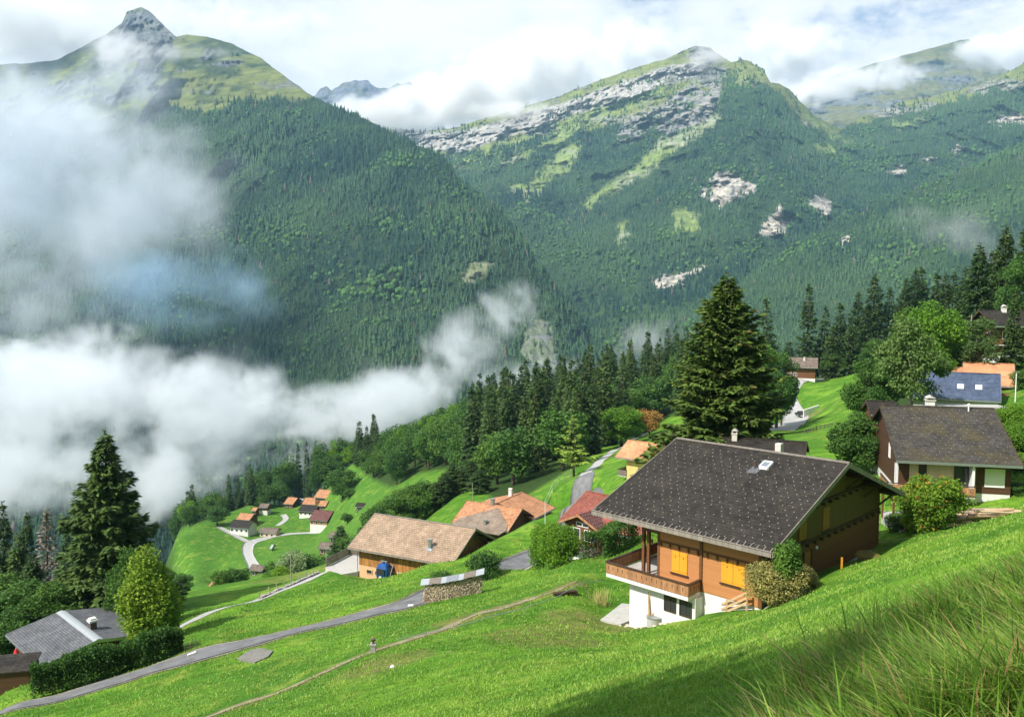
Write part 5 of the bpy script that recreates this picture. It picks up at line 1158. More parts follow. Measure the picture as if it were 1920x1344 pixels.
# B: mossy-roofed chalet on the right
f = roof_frame((1680, 862), (1919, 873), (1650, 759), 78); print('B', f)
f = gable_house('chalet', 'dark chalet with a mossy slate roof and white blinds right of the brown chalet', f, f['ze']-5.6, og=.55, oe=1.5, roof='slate_moss', wall='wood_dark', split=-3.1, dots=(.75, .55), thick=.2, fasc='beam', chimneys=((5.0, f['half']+.9, .8, .9, 'white'),))
L = f['L']
shut = M['blind']
window(f, 'front', L-2.75, -2.45, 1.7, 1.75, 'white_paint', 'blind', None, 0)
# recessed veranda with pale walls and posts
mb = MB(); mb.box(1.5, L-3.9, f['y0']-.03, f['y0']-.004, f['z0']-3.1, f['z0']-.1); pw = mb.build('pale_wall', M['cream'], f['root'])
fv = dict(f); fv['y0'] = f['y0']-.03
window(fv, 'front', 5.4, -2.6, 1.6, 2.2, 'beam', 'glass', pw, 1); window(fv, 'front', 2.3, -2.6, .7, 2.2, 'beam', 'glass', pw, 0)
mb = MB(); mb.box(L-4.1, L-3.9, -.0+.3, f['y0'], f['z0']-3.1, f['z0']-.2); mb.build('post', M['white_paint'], f['root'])
mb = MB(); mb.tube((L-3.4, .1, f['z0']-.25), (L-3.6, f['y0']-.15, f['z0']-.6), .05); mb.tube((L-3.6, f['y0']-.15, f['z0']-.6), (L-3.6, f['y0']-.15, f['z0']-3.2), .05); mb.build('downpipe', M['metal'], f['root'])
balcony(f, -.6, L-3.9, -.1, -3.15, .95, 1.7, 'wood_rail', 'concrete', back0=4.2)
fl = dict(f)
window(f, 'left', 2.0, -2.7, 1.0, 2.3, 'white_paint', 'blind', None, 0); window(f, 'left', 5.6, -.9, .8, 1.5, 'white_paint', 'blind', None, 0)
mb = MB(); mb.box(f['x0']-.04, f['x0']-.004, f['y0'], f['y0']+1.6, f['z0']-3.1, f['z0']-.6); mb.build('pale_wall', M['white'], f['root'])
mb = MB(); zc = f['zr'](f['half']*.98); mb.tube((L-2.5, f['half']*.93, zc-.4), (L-2.5, f['half']*.93, zc+.45), .07); mb.lathe((L-2.5, f['half']*.93, zc+.45), [(.14, 0), (.14, .05), (.03, .14)], 10); mb.build('vent_pipe', M['white_paint'], f['roofo'])
fB = f
# wing behind it on the left
f = roof_frame((1624, 777), (1640, 775), (1632, 752), 90)
f.update(L=3.0, half=3.0, rise=1.1); f['o'] = tuple(at(1632, 780, 91)[:2]); f['ze'] = float(at(1632, 776, 91)[2]); f['rz'] = fB['rz']
gable_house('shed', 'small red-brown annex half hidden behind the mossy-roofed chalet', f, f['ze']-4, og=.4, oe=.4, roof='slate', wall='wood_gable', split=-3.4)
# C: grey roofed chalet in the lower left corner
f = roof_frame((75, 1249), (11, 1189), (188.5, 1197.5), 75); print('C', f); f['half'] = 5.2; f['rise'] = max(f['rise'], .9)
f = gable_house('chalet', 'low chalet with a pale grey roof in the lower left corner', f, f['ze']-3.8, og=.7, oe=.8, roof='slate_grey', wall='wood_dark', split=-2.8, fasc='metal', thick=.16, ridge_m='grey_roofing', chimneys=())
# which slope faces left? chimney on the far slope near the gable
d_ = at(174, 1178, 1.0); k = f['rise']/f['half']; Mi = Matrix.Rotation(-f['rz'], 4, 'Z'); dl = Mi @ Vector(d_.tolist()); ol = Mi @ Vector((-f['o'][0], -f['o'][1], 0))
t = (f['ze']+2*f['rise']-k*ol.y)/(dl.z+k*dl.y); Pc = Vector((ol.x+dl.x*t, ol.y+dl.y*t, 0)); print('chimC', Pc, f['L'], f['half'])
mb = MB(); zc = f['zr'](min(max(Pc.y, 0), 2*f['half'])); mb.box(Pc.x-.3, Pc.x+.3, Pc.y-.3, Pc.y+.3, zc-.5, zc+.75, 0); mb.box(Pc.x-.42, Pc.x+.42, Pc.y-.42, Pc.y+.42, zc+.75, zc+.95, 1); mb.box(Pc.x-.3, Pc.x+.3, Pc.y-.3, Pc.y+.3, zc+.95, zc+1.12, 1)
mb.build('chimney', [M['chim_dark'], M['white']], f['roofo'])
mb = MB(); hf = f['half']; mb.prism([(-.03, hf-.45, f['zr'](hf-.45)+.01), (f['L']+.03, hf-.45, f['zr'](hf-.45)+.01), (f['L']+.03, hf, f['zr'](hf)+.03), (-.03, hf, f['zr'](hf)+.03)], (0, 0, .03)); mb.prism([(-.03, hf, f['zr'](hf)+.03), (f['L']+.03, hf, f['zr'](hf)+.03), (f['L']+.03, hf+.45, f['zr'](hf+.45)+.01), (-.03, hf+.45, f['zr'](hf+.45)+.01)], (0, 0, .03)); mb.build('ridge_cap', M['grey_roofing'], f['roofo'])
fC = f
# L: small dark roof behind the ridge of the brown chalet
r_ = at(1513, 829, 80); f = dict(o=(float(r_[0]-.92*8-.39*3.6), float(r_[1]+.39*8-.92*3.6)), ze=float(r_[2])-1.4, rz=-.4, L=8.0, half=3.6, rise=1.4)
f = gable_house('house', 'low dark-roofed house peeping over the ridge of the brown chalet', f, f['ze']-4.5, og=.5, oe=.5, roof='slate', wall='wood_dark', split=-2.5, chimneys=((1.2, 3.2, .5, .6, 'chim'),))
# D: tan barn
f = roof_frame((789, 1049.6), (651.5, 1025.6), (894, 990), 104); print('D0', f)
a = at(789, 1049.6, 104); lft = rayhit_z(651.5, 1025.6, a[2]); dr_ = (a-lft)[:2]/np.linalg.norm((a-lft)[:2]); pp = np.array([-dr_[1], dr_[0]])
f = dict(o=(float(lft[0]), float(lft[1])), ze=float(a[2]), rz=math.atan2(dr_[1], dr_[0]), L=16.4, half=6.1, rise=3.15)
f = gable_house('barn', 'barn with a broad tan shingle roof and honey-coloured boards in the middle', f, f['ze']-4.6, og=1.1, oe=1.1, roof='shingle_tan', wall='wood_barn', base='peach', split=-2.5, fasc='eave_board', ridge_m='eave_board')
for u in (2.3, 3.7): window(f, 'front', u, -3.55, .95, .6, 'peach', 'glass', None, 0)
def vent(f, px, py, s=.42, h=.9):
    d_ = at(px, py, 1.0); k = f['rise']/f['half']; Mi = Matrix.Rotation(-f['rz'], 4, 'Z'); dl = Mi @ Vector(d_.tolist()); ol = Mi @ Vector((-f['o'][0], -f['o'][1], 0))
    t = (f['ze']+k*-0+k*ol.y)/(dl.z-k*dl.y); x, y = ol.x+dl.x*t, ol.y+dl.y*t; z = f['zr'](y)
    mb = MB(); mb.box(x-s/2, x+s/2, y-s/2, y+s/2, z-.3, z+h); mb.box(x-s*.7, x+s*.7, y-s*.7, y+s*.7, z+h+.08, z+h+.2)
    for a_ in (-1, 1):
        for b_ in (-1, 1): mb.box(x+a_*s*.4-.03, x+a_*s*.4+.03, y+b_*s*.4-.03, y+b_*s*.4+.03, z+h, z+h+.1)
    mb.prism([(x-s, y-s*1.4, f['zr'](y-s*1.4)+.01), (x+s, y-s*1.4, f['zr'](y-s*1.4)+.01), (x+s, y+s*.7, f['zr'](y+s*.7)+.01), (x-s, y+s*.7, f['zr'](y+s*.7)+.01)], (0, 0, .02))
    mb.build('roof_vent', M['metal'], f['roofo'])
vent(f, 807, 1026)
mb = MB()
for y in (1.2, 3.6, 6.1, 8.6, 11.0): mb.box(f['x1'], f['L']-.1, y-.1, y+.1, f['zr'](y)-.5, f['zr'](y)-.2)
mb.bar((f['x1']+.6, 1.2, f['z0']-.6), (f['x1']+.6, 6.0, f['zr'](6)-.6), .14); mb.bar((f['x1']+.6, 11, f['z0']-.6), (f['x1']+.6, 6.2, f['zr'](6)-.6), .14); mb.build('gable_truss', M['beam'], f['root'])
mb = MB(); mb.tube((.9, .15, f['z0']-.2), (.9, f['y0']-.1, f['z0']-.5), .05); mb.tube((.9, f['y0']-.1, f['z0']-.5), (.9, f['y0']-.1, f['z0']-4.5), .05); mb.build('downpipe', M['metal'], f['root'])
fD = f
WD = Matrix.Translation((*f['o'], f['zb'])) @ Matrix.Rotation(f['rz'], 4, 'Z')
# blue cable-car cabin hung on the barn front
cx, cz = 5.9, f['z0']-3.6
cab = thing('cable_car_cabin', 'dark blue cable car cabin set up against the barn boards', 'cable car cabin', (WD @ Vector((cx, f['y0']-.95, cz)))[:], f['rz'])
m_blue = simple('blue_lacquer', (.012, .07, .24), .25, .1, 2, .02, .6); n = 20
prof_ = [(.62, -.0), (.86, .25), (.97, .7), (.98, 1.2), (.93, 1.7), (.74, 2.1), (.40, 2.3)]
mb = MB(); o = []
ring = lambda s, z: [(math.copysign(abs(math.cos(2*math.pi*i/n))**.6, math.cos(2*math.pi*i/n))*s*1.02, math.copysign(abs(math.sin(2*math.pi*i/n))**.6, math.sin(2*math.pi*i/n))*s*.85, z) for i in range(n)]
for s, z in prof_: mb.v += ring(s, z)
for j in range(len(prof_)-1):
    for i in range(n): mb.f.append((j*n+i, j*n+(i+1) % n, (j+1)*n+(i+1) % n, (j+1)*n+i)); mb.m.append(0)
mb.f.append(tuple(range(n-1, -1, -1))); mb.f.append(tuple(range((len(prof_)-1)*n, len(prof_)*n))); mb.m += [0, 0]
mb.build('body', m_blue, cab, smooth=False)
mb = MB(); mb.box(-.62, .62, -.89, -.84, .95, 1.75); mb.build('window', M['glass'], cab)
mb = MB(); mb.box(-.16, .16, -.90, -.85, .5, .78); mb.prism([(-.3, -.89, .62), (.3, -.89, .62), (0, -.89, .36)], (0, .03, 0)); mb.build('emblem', simple('pale_emblem', (.65, .62, .3), .5, .1, 3, 0), cab)
mb = MB(); mb.bar((-.3, 0, 2.3), (-.3, 0, 2.55), .08); mb.bar((.3, 0, 2.3), (.3, 0, 2.55), .08); mb.bar((-.5, 0, 2.55), (.5, 0, 2.55), .1); mb.bar((1.05, -.5, .1), (1.25, .3, 2.2), .07); mb.build('hanger', M['steel'], cab)
# terrace left of the barn with board fence
tp_ = [WD @ Vector(q_) for q_ in ((.9, 1.0, 0), (.9, 7.5, 0), (-4.8, 6.4, 0), (-4.2, .4, 0), (-.5, -1.2, 0))]; zt = max(float(H(q_.x, q_.y)) for q_ in tp_)+.1; zt = min(zt, fD['zb']+1.1)
mb = MB(); mb.prism([(q_.x, q_.y, zt) for q_ in tp_], (0, 0, -2.5)); tag(mb.build('concrete_terrace', M['concrete']), 'pale concrete yard at the left end of the tan barn', 'terrace')
def board_fence(name, label, pts, h, mat, sp=1.8, rows=4, th=.05, bh=.16, group=None, zs=None):
    pts = [Vector((p[0], p[1], p[2] if zs is None else zs)) for p in pts]; r = thing(name, label, 'fence', pts[0][:], 0, group); o = pts[0]
    for a, b in zip(pts[:-1], pts[1:]):
        d = b-a; n = max(int(d.length/sp), 1)
        for i in range(n+1):
            p = a+d*i/n-o; mb = MB(); mb.bar(p+Vector((0, 0, -.3)), p+Vector((0, 0, h)), .1); mb.build('post', M[mat], r)
        for k in range(rows):
            z = h*(k+.6)/rows; mb = MB(); mb.bar(a-o+Vector((0, .06, z)), b-o+Vector((0, .06, z)), th, bh); mb.build('board', M[mat], r)
    return r
q3 = [WD @ Vector(v_) for v_ in ((.9, 7.2, 0), (-4.7, 6.2, 0), (-4.2, .6, 0))]
board_fence('board_fence', 'weathered brown board fence round the yard left of the tan barn', [(q_.x, q_.y, zt) for q_ in q3], 1.15, 'wood_grey', 1.9, 4, .05, .2)
# E: orange-tiled farm
f = roof_frame((953, 996), (846, 979), (980, 954), 132); print('E1', f)
f = gable_house('farmhouse', 'orange-tiled farmhouse with a brown-grey extension behind the tan barn', f, f['ze']-4.5, og=.8, oe=.8, roof='tile_orange', wall='wood_dark', split=-2.6, fasc='beam')
k_ = f['rise']/f['half']; L = f['L']; hf = f['half']
mb = MB()
mb.prism([(L*.06, .02, f['zr'](.02)+.06), (L-.3, .02, f['zr'](.02)+.06), (L-.9, hf*.25, f['zr'](hf*.25)+.06), (L*.60, hf*.86, f['zr'](hf*.86)+.06), (L*.10, hf*.20, f['zr'](hf*.2)+.06)], (0, 0, .1)); mb.prism([(L*.06, -1.6, f['z0']-.35), (L-.8, -1.6, f['z0']-.35), (L-.3, .02, f['z0']+.07), (L*.06, .02, f['z0']+.07)], (0, 0, .1)); mb.build('roof_extension', M['brown_grey'], f['roofo'])
vent(f, 910, 984, .45, .7); vent(f, 924, 946, .5, .9)
f = mf(998, 966, 138, 1.06, 9.0, 6.8, 2.0); f['ze'] -= .7
f = gable_house('farmhouse', 'second orange-tiled farmhouse with ribbed tiles, behind and right of the first', f, f['ze']-4.5, og=.6, oe=.7, roof='tile_orange', wall='wood_dark', split=-2.6, fasc='beam', chimneys=((6.5, f['half']*1.15, .6, .9, 'white'),))
# F: maroon-roofed house
f = mf(1049, 974, 98, -.75, 12.5, 5.2, 2.55)
f = gable_house('house', 'maroon-roofed house with a glazed cross gable left of the brown chalet', f, f['ze']-6.2, og=.7, oe=1.0, roof='tile_red', wall='wood_dark', split=-3.2, fasc='wood_rail', dots=(.9, .7))
r = f['root']; L = f['L']; hf = f['half']; z0 = f['z0']
# cross gable: ridge runs from the front back into the main roof
cxg = 3.6; w_ = 3.0; zg = z0+1.35; ye = f['y0']-2.0; kk = 1.35/w_
yb = lambda z: (z-z0)/f['rise']*hf
mb = MB()
for sgn in (-1, 1):
    mb.prism([(cxg, ye, zg), (cxg, yb(zg)+.3, zg), (cxg+sgn*w_, .3, z0+.0), (cxg+sgn*w_, ye, z0+.0)], (0, 0, .14), 0)
for i in range(5):
    for j in range(6):
        for sgn in (1,): mb.box(cxg+sgn*(.4+.5*i)-.03, cxg+sgn*(.4+.5*i)+.03, ye+.4+.45*j, ye+.47+.45*j, zg-kk*(.4+.5*i)+.13, zg-kk*(.4+.5*i)+.18, 1)
cg = mb.build('cross_gable_roof', [M['tile_maroon'], M['dot']], f['roofo'])
mb = MB()
for sgn in (-1, 1): mb.prism([(cxg, ye-.05, zg-.12), (cxg+sgn*w_, ye-.05, z0-.12), (cxg+sgn*w_, ye-.05, z0+.16), (cxg, ye-.05, zg+.16)], (0, .06, 0))
mb.build('bargeboard', M['wood_rail'], cg)
yw = ye+.9
mb = MB(); mb.prism([(cxg-w_+.4, yw, z0-2.9), (cxg+w_-.4, yw, z0-2.9), (cxg+w_-.4, yw, z0+.02), (cxg, yw, zg-.1), (cxg-w_+.4, yw, z0+.02)], (0, 2.5, 0)); mb.build('gable_wall', M['wood_gable'], r)
ff = dict(f); ff['y0'] = yw
for u, w2 in ((cxg-2.3, 2.0), (cxg+.3, 2.0)): window(ff, 'front', u, -1.75, w2, 1.35, 'white_paint', 'glass', None, 1)
window(ff, 'front', cxg-.9, -.15, 1.8, .5, 'white_paint', 'glass', None, 1)
mb = MB(); mb.box(cxg-w_+.2, cxg+w_, yw-1.0, yw, z0-2.9, z0-2.65); mb.box(cxg-w_+.2, cxg+w_, yw-1.0, yw-.92, z0-2.65, z0-1.9); mb.build('balcony', M['wood_grey'], r)
mb = MB(); mb.box(cxg-w_+.5, cxg+w_-.4, yw+.02, yw+2.4, z0-9, z0-2.9); mb.build('base_wall', M['white'], r)
# G: small orange roof, yellow wall
f = mf(1153, 856, 130, -.67, 9.5, 4.0, 2.1)
f = gable_house('house', 'yellow-walled house with a plain orange roof left of the huge spruce', f, f['ze']-6.5, og=1.6, oe=1.0, roof='tile_salmon', wall='yellow', base='cream', split=-3.5, fasc='eave_board')
balcony(f, .1, 1.6, f['y0']-.1, -3.0, .9, 2.5, 'wood_grey', 'concrete')
# H: red-brown roof by the upper road
f = mf(1470, 688, 287, -.35, 11, 6.5, 3.0)
f = gable_house('house', 'red-brown roofed chalet beside the upper road', f, f['ze']-6.0, og=.8, oe=1.2, roof='tile_brown', wall='wood_gable', split=-3.8, chimneys=((6.5, 4.6, .6, .8, 'white'),)); M_H = f
for u in (1.5, 3.2): window(f, 'front', u, -3.2, 1.1, 1.3)
# I: orange roof upper right and J: blue slate roof
f = mf(1804, 720, 127, -.5, 7.0, 6.2, 2.9)
f = gable_house('house', 'house with a flat salmon-orange roof above the blue slate roof', f, f['ze']-4.0, og=.4, oe=1.2, roof='tile_salmon', wall='cream', base='white', split=-2.5, fasc='eave_board')
mb = MB(); mb.prism([(-2.6, 2.2, f['zr'](2.2)-.4), (0, 2.2, f['zr'](2.2)-.4), (0, f['half'], f['zr'](f['half'])-.9), (-2.6, f['half'], f['zr'](f['half'])-.9)], (0, 0, .15)); mb.build('side_roof', M['tile_salmon'], f['roofo'])
f = mf(1702, 743, 115, -.5, 11.2, 6.0, 3.1)
f = gable_house('house', 'house with a blue slate roof and small skylights behind the mossy chalet', f, f['ze']-3.5, og=.4, oe=.8, roof='slate_blue', wall='white', base=None, split=-3.4, fasc='metal')
k_ = f['rise']/f['half']
for x in (6.0, 8.2):
    mb = MB(); y = f['half']*.38; mb.prism([(x, y, f['zr'](y)+.02), (x+.8, y, f['zr'](y)+.02), (x+.8, y+.9, f['zr'](y+.9)+.02), (x, y+.9, f['zr'](y+.9)+.02)], (0, 0, .1)); mb.build('skylight', M['blind'], f['roofo'])
# lean-to / garage with red roof at its right end and pale wall
f = mf(1876, 749, 117, -.3, 3.4, 2.0, .6)
gable_house('garage', 'low white garage with a red roof right of the blue slate roof', f, f['ze']-2.5, og=.2, oe=.3, roof='tile_red', wall='white', base=None, split=-2.4)
# flat-roofed terrace wall behind the mossy roof
a = V(1762, 763, 104); mb = MB(); mb.box(0, 8, 0, 2.5, -2.5, -.1, 0); mb.box(-.2, 8.2, -.2, 2.7, -.1, .05, 1); o = mb.build('garden_wall', [M['stone'], M['concrete']], None, a[:], (0, 0, -.1)); tag(o, 'grey garden wall between the mossy roof and the blue roof', 'wall')
# K: highest chalet on the right
f = mf(1862, 611, 148, -.1, 14, 5.5, 2.7)
f = gable_house('chalet', 'dark-roofed chalet with red balcony boards high on the right edge', f, f['ze']-8.0, og=1.0, oe=1.3, roof='slate', wall='wood_gable', split=-4.8, chimneys=((4.0, f['half']*.9, .7, .7, 'white'),), thick=.2)
balcony(f, -.2, 6, .1, -3.3, .95, 1.3, 'wood_gable', 'white'); window(f, 'front', 2.2, -2.4, 1.2, 1.3); window(f, 'left', 3.0, -2.4, 1.2, 1.3); window(f, 'left', 3.0, -5.9, 1.2, 1.2)
# village in the valley
def vh(label, x0, x1, yt, ye, Y, roof, wall, base='white', hw=3.4, yb=None, sk=.25, hfac=1.0, win=2, split=-2.2, kind='house', name='house', gr=None):
    if wall == 'wood_dark' and base == 'white': base = 'wood_gable'
    yb = yb or ye+hw/Y*F*.62; g_ = hit((x0+x1)/2, yb, 150 if Y < 230 else 240)
    Yh = float(g_[1])-3; W_ = (x1-x0)/F*Yh; rz = -.12-.25*random.random(); dy = (ye-yt)/F*Yh; half = max(2.2, min(dy/(.5*.95+.27), 7)); hw = (yb-ye)/F*Yh*.95+.3
    f = mf(x0, ye, Yh, rz, W_, half, half*.5)
    f = gable_house(name, label, f, f['ze']-hw, og=.5, oe=.7, roof=roof, wall=wall, base=base, split=-min(2.2, hw*.55), thick=.2)
    n = int(f['L']//2.6)
    for t_ in [q for q in COL.objects if q.get('group') in ('spruces on the rim above the fog', 'leafy trees on the rim above the fog', 'spruces of the wooded belt', 'leafy trees of the wooded belt', 'trees among the village houses')]:
        qx = CX+F*t_.location.x/t_.location.y
        if x0-9 < qx < x1+9 and Yh-75 < t_.location.y < Yh+10:
            for ch in list(t_.children): bpy.data.objects.remove(ch)
            bpy.data.objects.remove(t_)
    for i in range(min(n, 4)): window(f, 'front', .9+i*2.5, -2.0, 1.2, 1.1, 'white_paint', 'glass', None, 0)
    return f
vh('orange roof above the long dark roof at the village entrance', 442, 472, 961, 973, 412, 'tile_orange', 'wood_dark', yb=978)
vh('long dark roof over a white wall at the village entrance', 428, 470, 974, 988, 402, 'slate', 'white', hw=3.6, yb=999)
vh('low cream garage with a brown roof beside the pale lane', 484, 521, 988, 997, 393, 'tile_brown', 'cream', 'cream', hw=2.4, name='garage', yb=1003)
vh('brown house with a pinkish roof left of the dark conical tree', 484, 503, 943, 951, 428, 'tile_brown', 'wood_gable', hw=5, yb=962)
vh('tiny orange-roofed hut behind the brown house at the village left', 470, 481, 951, 957, 440, 'tile_orange', 'wood_dark', hw=3, yb=962)
vh('orange hip-roofed house in the middle of the village', 531, 552, 931, 944, 432, 'tile_orange', 'wood_dark', hw=4, yb=951)
vh('small pale grey roof between two orange roofs of the village', 554, 567, 934, 941, 436, 'grey_roofing', 'white', hw=3, yb=945)
vh('wide orange roof behind the dark slate roof of the village', 566, 596, 932, 945, 424, 'tile_orange', 'wood_dark', hw=3.5, yb=948)
vh('dark slate roof over a brown wall in the village middle', 558, 594, 945, 957, 412, 'slate', 'wood_gable', hw=4, yb=966)
vh('topmost orange roof of the village under the round tree', 588, 616, 916, 932, 438, 'tile_orange', 'wood_dark', hw=3.5, yb=938)
vh('orange roof at the foot of the round tree', 596, 612, 938, 948, 425, 'tile_orange', 'wood_dark', hw=3, yb=953)
vh('maroon roof over white and brown walls at the village right', 578, 618, 955, 974, 398, 'tile_maroon', 'wood_rail', hw=6.2, split=-3, yb=993)
vh('dark shed on the green slope right of the round tree', 665, 684, 942, 949, 375, 'slate', 'wood_dark', 'wood_dark', hw=2.6, name='shed', yb=954)
vh('pinkish-brown roof beside the slim tree below the village', 614, 634, 996, 1006, 335, 'tile_brown', 'wood_dark', hw=4, yb=1014)
vh('long pinkish roof below the village near the tan barn', 595, 632, 1016, 1027, 300, 'tile_brown', 'wood_dark', hw=3.5, yb=1034)
vh('dark-walled barn with a brown roof at the lane end', 466, 495, 1058, 1068, 205, 'tile_brown', 'wood_dark', 'wood_dark', hw=3, name='barn', yb=1076)
vh('orange roof peeping over the lower meadow edge', 389, 411, 1095, 1101, 158, 'tile_orange', 'wood_dark', hw=3, yb=1104)
vh('tiny hut on the green below the village lane', 505, 510, 1024, 1028, 330, 'grey_roofing', 'white', hw=1.6, name='hut', yb=1031)
# ------------------------------------------------------------------ firewood, posts, rails, car ...
def gz(x, y): return float(H(x, y))
def gp(px, py, y0=10):
    h_ = hit(px, py, y0); return Vector(h_.tolist())
rw = random.Random(2)
# woodpile: split logs stacked end-on in a gentle arc
A = gp(791, 1131, 60); B = gp(903, 1128, 60); B.y = A.y+.6; B.x = (903-CX)/F*B.y; B.z = gz(B.x, B.y); print('woodpile', A, B)
wp = thing('woodpile', 'long stack of split firewood under grey boards beside the road', 'woodpile', A[:])
mb = MB(); Lp = (B-A).length; rows = 15; hgt = 1.75; dz = hgt/rows; nx = int(Lp/.125)
for k in range(rows):
    for i in range(nx):
        t = (i+.5*(k % 2)+rw.uniform(-.2, .2))/nx
        if t < .01+.0012*k*k*.3 or t > .985: continue
        c0 = (B-A)*t; arc = -.55*math.sin(t*math.pi*.9+.2)*1.0; x, y = c0.x, c0.y+arc+rw.uniform(-.05, .03); z = c0.z+k*dz+rw.uniform(-.02, .02); r0 = rw.uniform(.05, .082); n = rw.choice([3, 4, 5, 5]); ph = rw.uniform(0, 6.28)
        pts = [(x+r0*math.cos(ph+2*math.pi*j/n)*rw.uniform(.8, 1.15), y, z+r0*math.sin(ph+2*math.pi*j/n)*rw.uniform(.8, 1.15)) for j in range(n)]
        mb.prism(pts, (rw.uniform(-.03, .03), .9, 0), rw.choice([0, 0, 1, 2]))
ls = mb.build('log_stack', [simple('split_wood_pale', (.56, .46, .33), .9, .25, 4, .3), simple('split_wood_tan', (.42, .31, .20), .9, .3, 4, .3), simple('split_wood_grey', (.28, .22, .17), .9, .3, 4, .3)], wp); ls['kind'] = 'stuff'
mb = MB(); 
for t in (.15, .3, .45, .6, .75): c0 = (B-A)*t; mb.box(c0.x-.5, c0.x+.5, c0.y-.1, c0.y+.25, c0.z-.1, c0.z+hgt-.1)
mb.build('inner_core', M['beam'], wp)
for i in range(7):
    t0, t1 = i/7-.02, (i+1)/7+.03; mb = MB(); a = (B-A)*t0; b = (B-A)*t1; za = hgt+.05+.03*(i % 2)
    ya = a.y-.62*math.sin(t0*math.pi*.9+.2)-.15; yb_ = b.y-.62*math.sin(t1*math.pi*.9+.2)-.15
    mb.prism([(a.x, ya, a.z+za), (b.x, yb_, b.z+za), (b.x, yb_+1.3, b.z+za+.12), (a.x, ya+1.3, a.z+za+.12)], (0, 0, .04)); mb.build('cover_board', [M['grey_roofing'], M['wood_grey'], M['grey_roofing'], M['metal']][i % 4], wp)
# small stone lamp / bird bath pillar on the meadow
p = gp(700, 1223, 30); print('pillar', p); pl = thing('stone_pillar', 'short stone pillar with a dark lantern top on the meadow path', 'pillar', p[:])
mb = MB(); mb.box(-.15, .15, -.15, .15, -.3, .48); mb.box(-.19, .19, -.19, .19, .48, .56); mb.build('shaft', M['stone'], pl)
mb = MB(); mb.lathe((0, 0, .56), [(.1, 0), (.06, .05), (.06, .12), (.12, .2), (.15, .26), (.15, .31), (.05, .36)], 12); mb.build('lantern', M['chim_dark'], pl)
# manhole-like concrete cover beside the road
p = gp(478, 1229, 40); q_ = []
pts = [gp(a, b, 40) for a, b in ((444, 1236), (470, 1219), (488, 1216), (512, 1221), (502, 1233), (478, 1243))]; zt = max(w_.z for w_ in pts)+.12
mb = MB(); mb.prism([(w_.x, w_.y, w_.z+.10) for w_ in pts], (0, 0, -.8)); tag(mb.build('concrete_cover', simple('stained_concrete', (.19, .18, .16), .9, .3, 2)), 'weathered concrete slab sunk in the meadow below the road', 'slab')
# white kerb stone and black gate by the hedge end
p = gp(352, 1232, 50); q_ = gp(368, 1226, 50); mb = MB(); mb.bar(p+Vector((0, 0, .1)), q_+Vector((0, 0, .1)), .25, .3); tag(mb.build('kerb_stone', M['white']), 'white kerb stone at the road edge by the hedge', 'kerb stone')
p = gp(347, 1222, 50); q_ = gp(370, 1216, 50); g_ = thing('metal_gate', 'small dark railing gate at the right end of the hedge', 'gate', p[:]); d = q_-p
for t in (0, .5, 1): mb = MB(); mb.bar(d*t+Vector((0, 0, -.2)), d*t+Vector((0, 0, .75)), .05); mb.build('post', M['chim_dark'], g_)
for h_ in (.35, .72): mb = MB(); mb.bar(Vector((0, 0, h_)), d+Vector((0, 0, h_)), .04); mb.build('rail', M['chim_dark'], g_)
# thin pipe rail crossing the meadow
pr = [(746, 1198, 51), (800, 1194, 52.5), (858, 1190, 53.5), (924, 1176, 55.5), (984, 1158, 57.5), (1050, 1128, 61), (1090, 1108, 65), (1130, 1092, 68)]
P0 = V(*pr[0]); hr = thing('pipe_rail', 'thin galvanised pipe rail on slim posts crossing the meadow', 'railing', (P0.x, P0.y, gz(P0.x, P0.y)))
o0 = hr.matrix_basis.translation if False else Vector((P0.x, P0.y, gz(P0.x, P0.y))); tops = []
for a, b, Yq in pr:
    w_ = V(a, b, Yq); g0 = gz(w_.x, w_.y); tops.append(Vector((w_.x, w_.y, max(w_.z, g0+.35))))
for a, b in zip(tops[:-1], tops[1:]): mb = MB(); mb.tube(a-o0, b-o0, .022, n=6); mb.build('pipe', M['steel'], hr)
for w_ in tops[1:-1]: mb = MB(); mb.tube(Vector((w_.x, w_.y, gz(w_.x, w_.y)-.3))-o0, w_-o0, .018, n=6); mb.build('post', M['steel'], hr)
p = gp(1060, 1116, 50); mb = MB(); mb.bar(Vector((-.9, -.2, .12)), Vector((.9, .35, .16)), .5, .25); mb.bar(Vector((-.9, -.5, .28)), Vector((.8, .1, .3)), .12, .1); o = mb.build('water_trough', M['beam'], None, p[:]); tag(o, 'dark wooden trough lying on the meadow beside the pipe rail', 'trough')
p = gp(736, 1250, 30); mb = MB(); mb.lathe((0, 0, -.05), [(.12, 0), (.14, .08), (.06, .16)], 8); tag(mb.build('stone', M['white'], None, p[:]), 'small white stone in the grass below the pillar', 'stone')
p = gp(461, 1148, 60); mb = MB(); mb.lathe((0, 0, 0), [(.12, 0), (.16, .15), (.06, .32)], 8); tag(mb.build('stone', M['chim_dark'], None, p[:]), 'small dark stone on the bright meadow below the path', 'stone')
p = gp(770, 1138, 50); mb = MB(); mb.box(-.25, .25, -.15, .15, 0, .22); tag(mb.build('stone', M['white'], None, p[:]), 'pale boundary stone at the road edge left of the woodpile', 'stone')
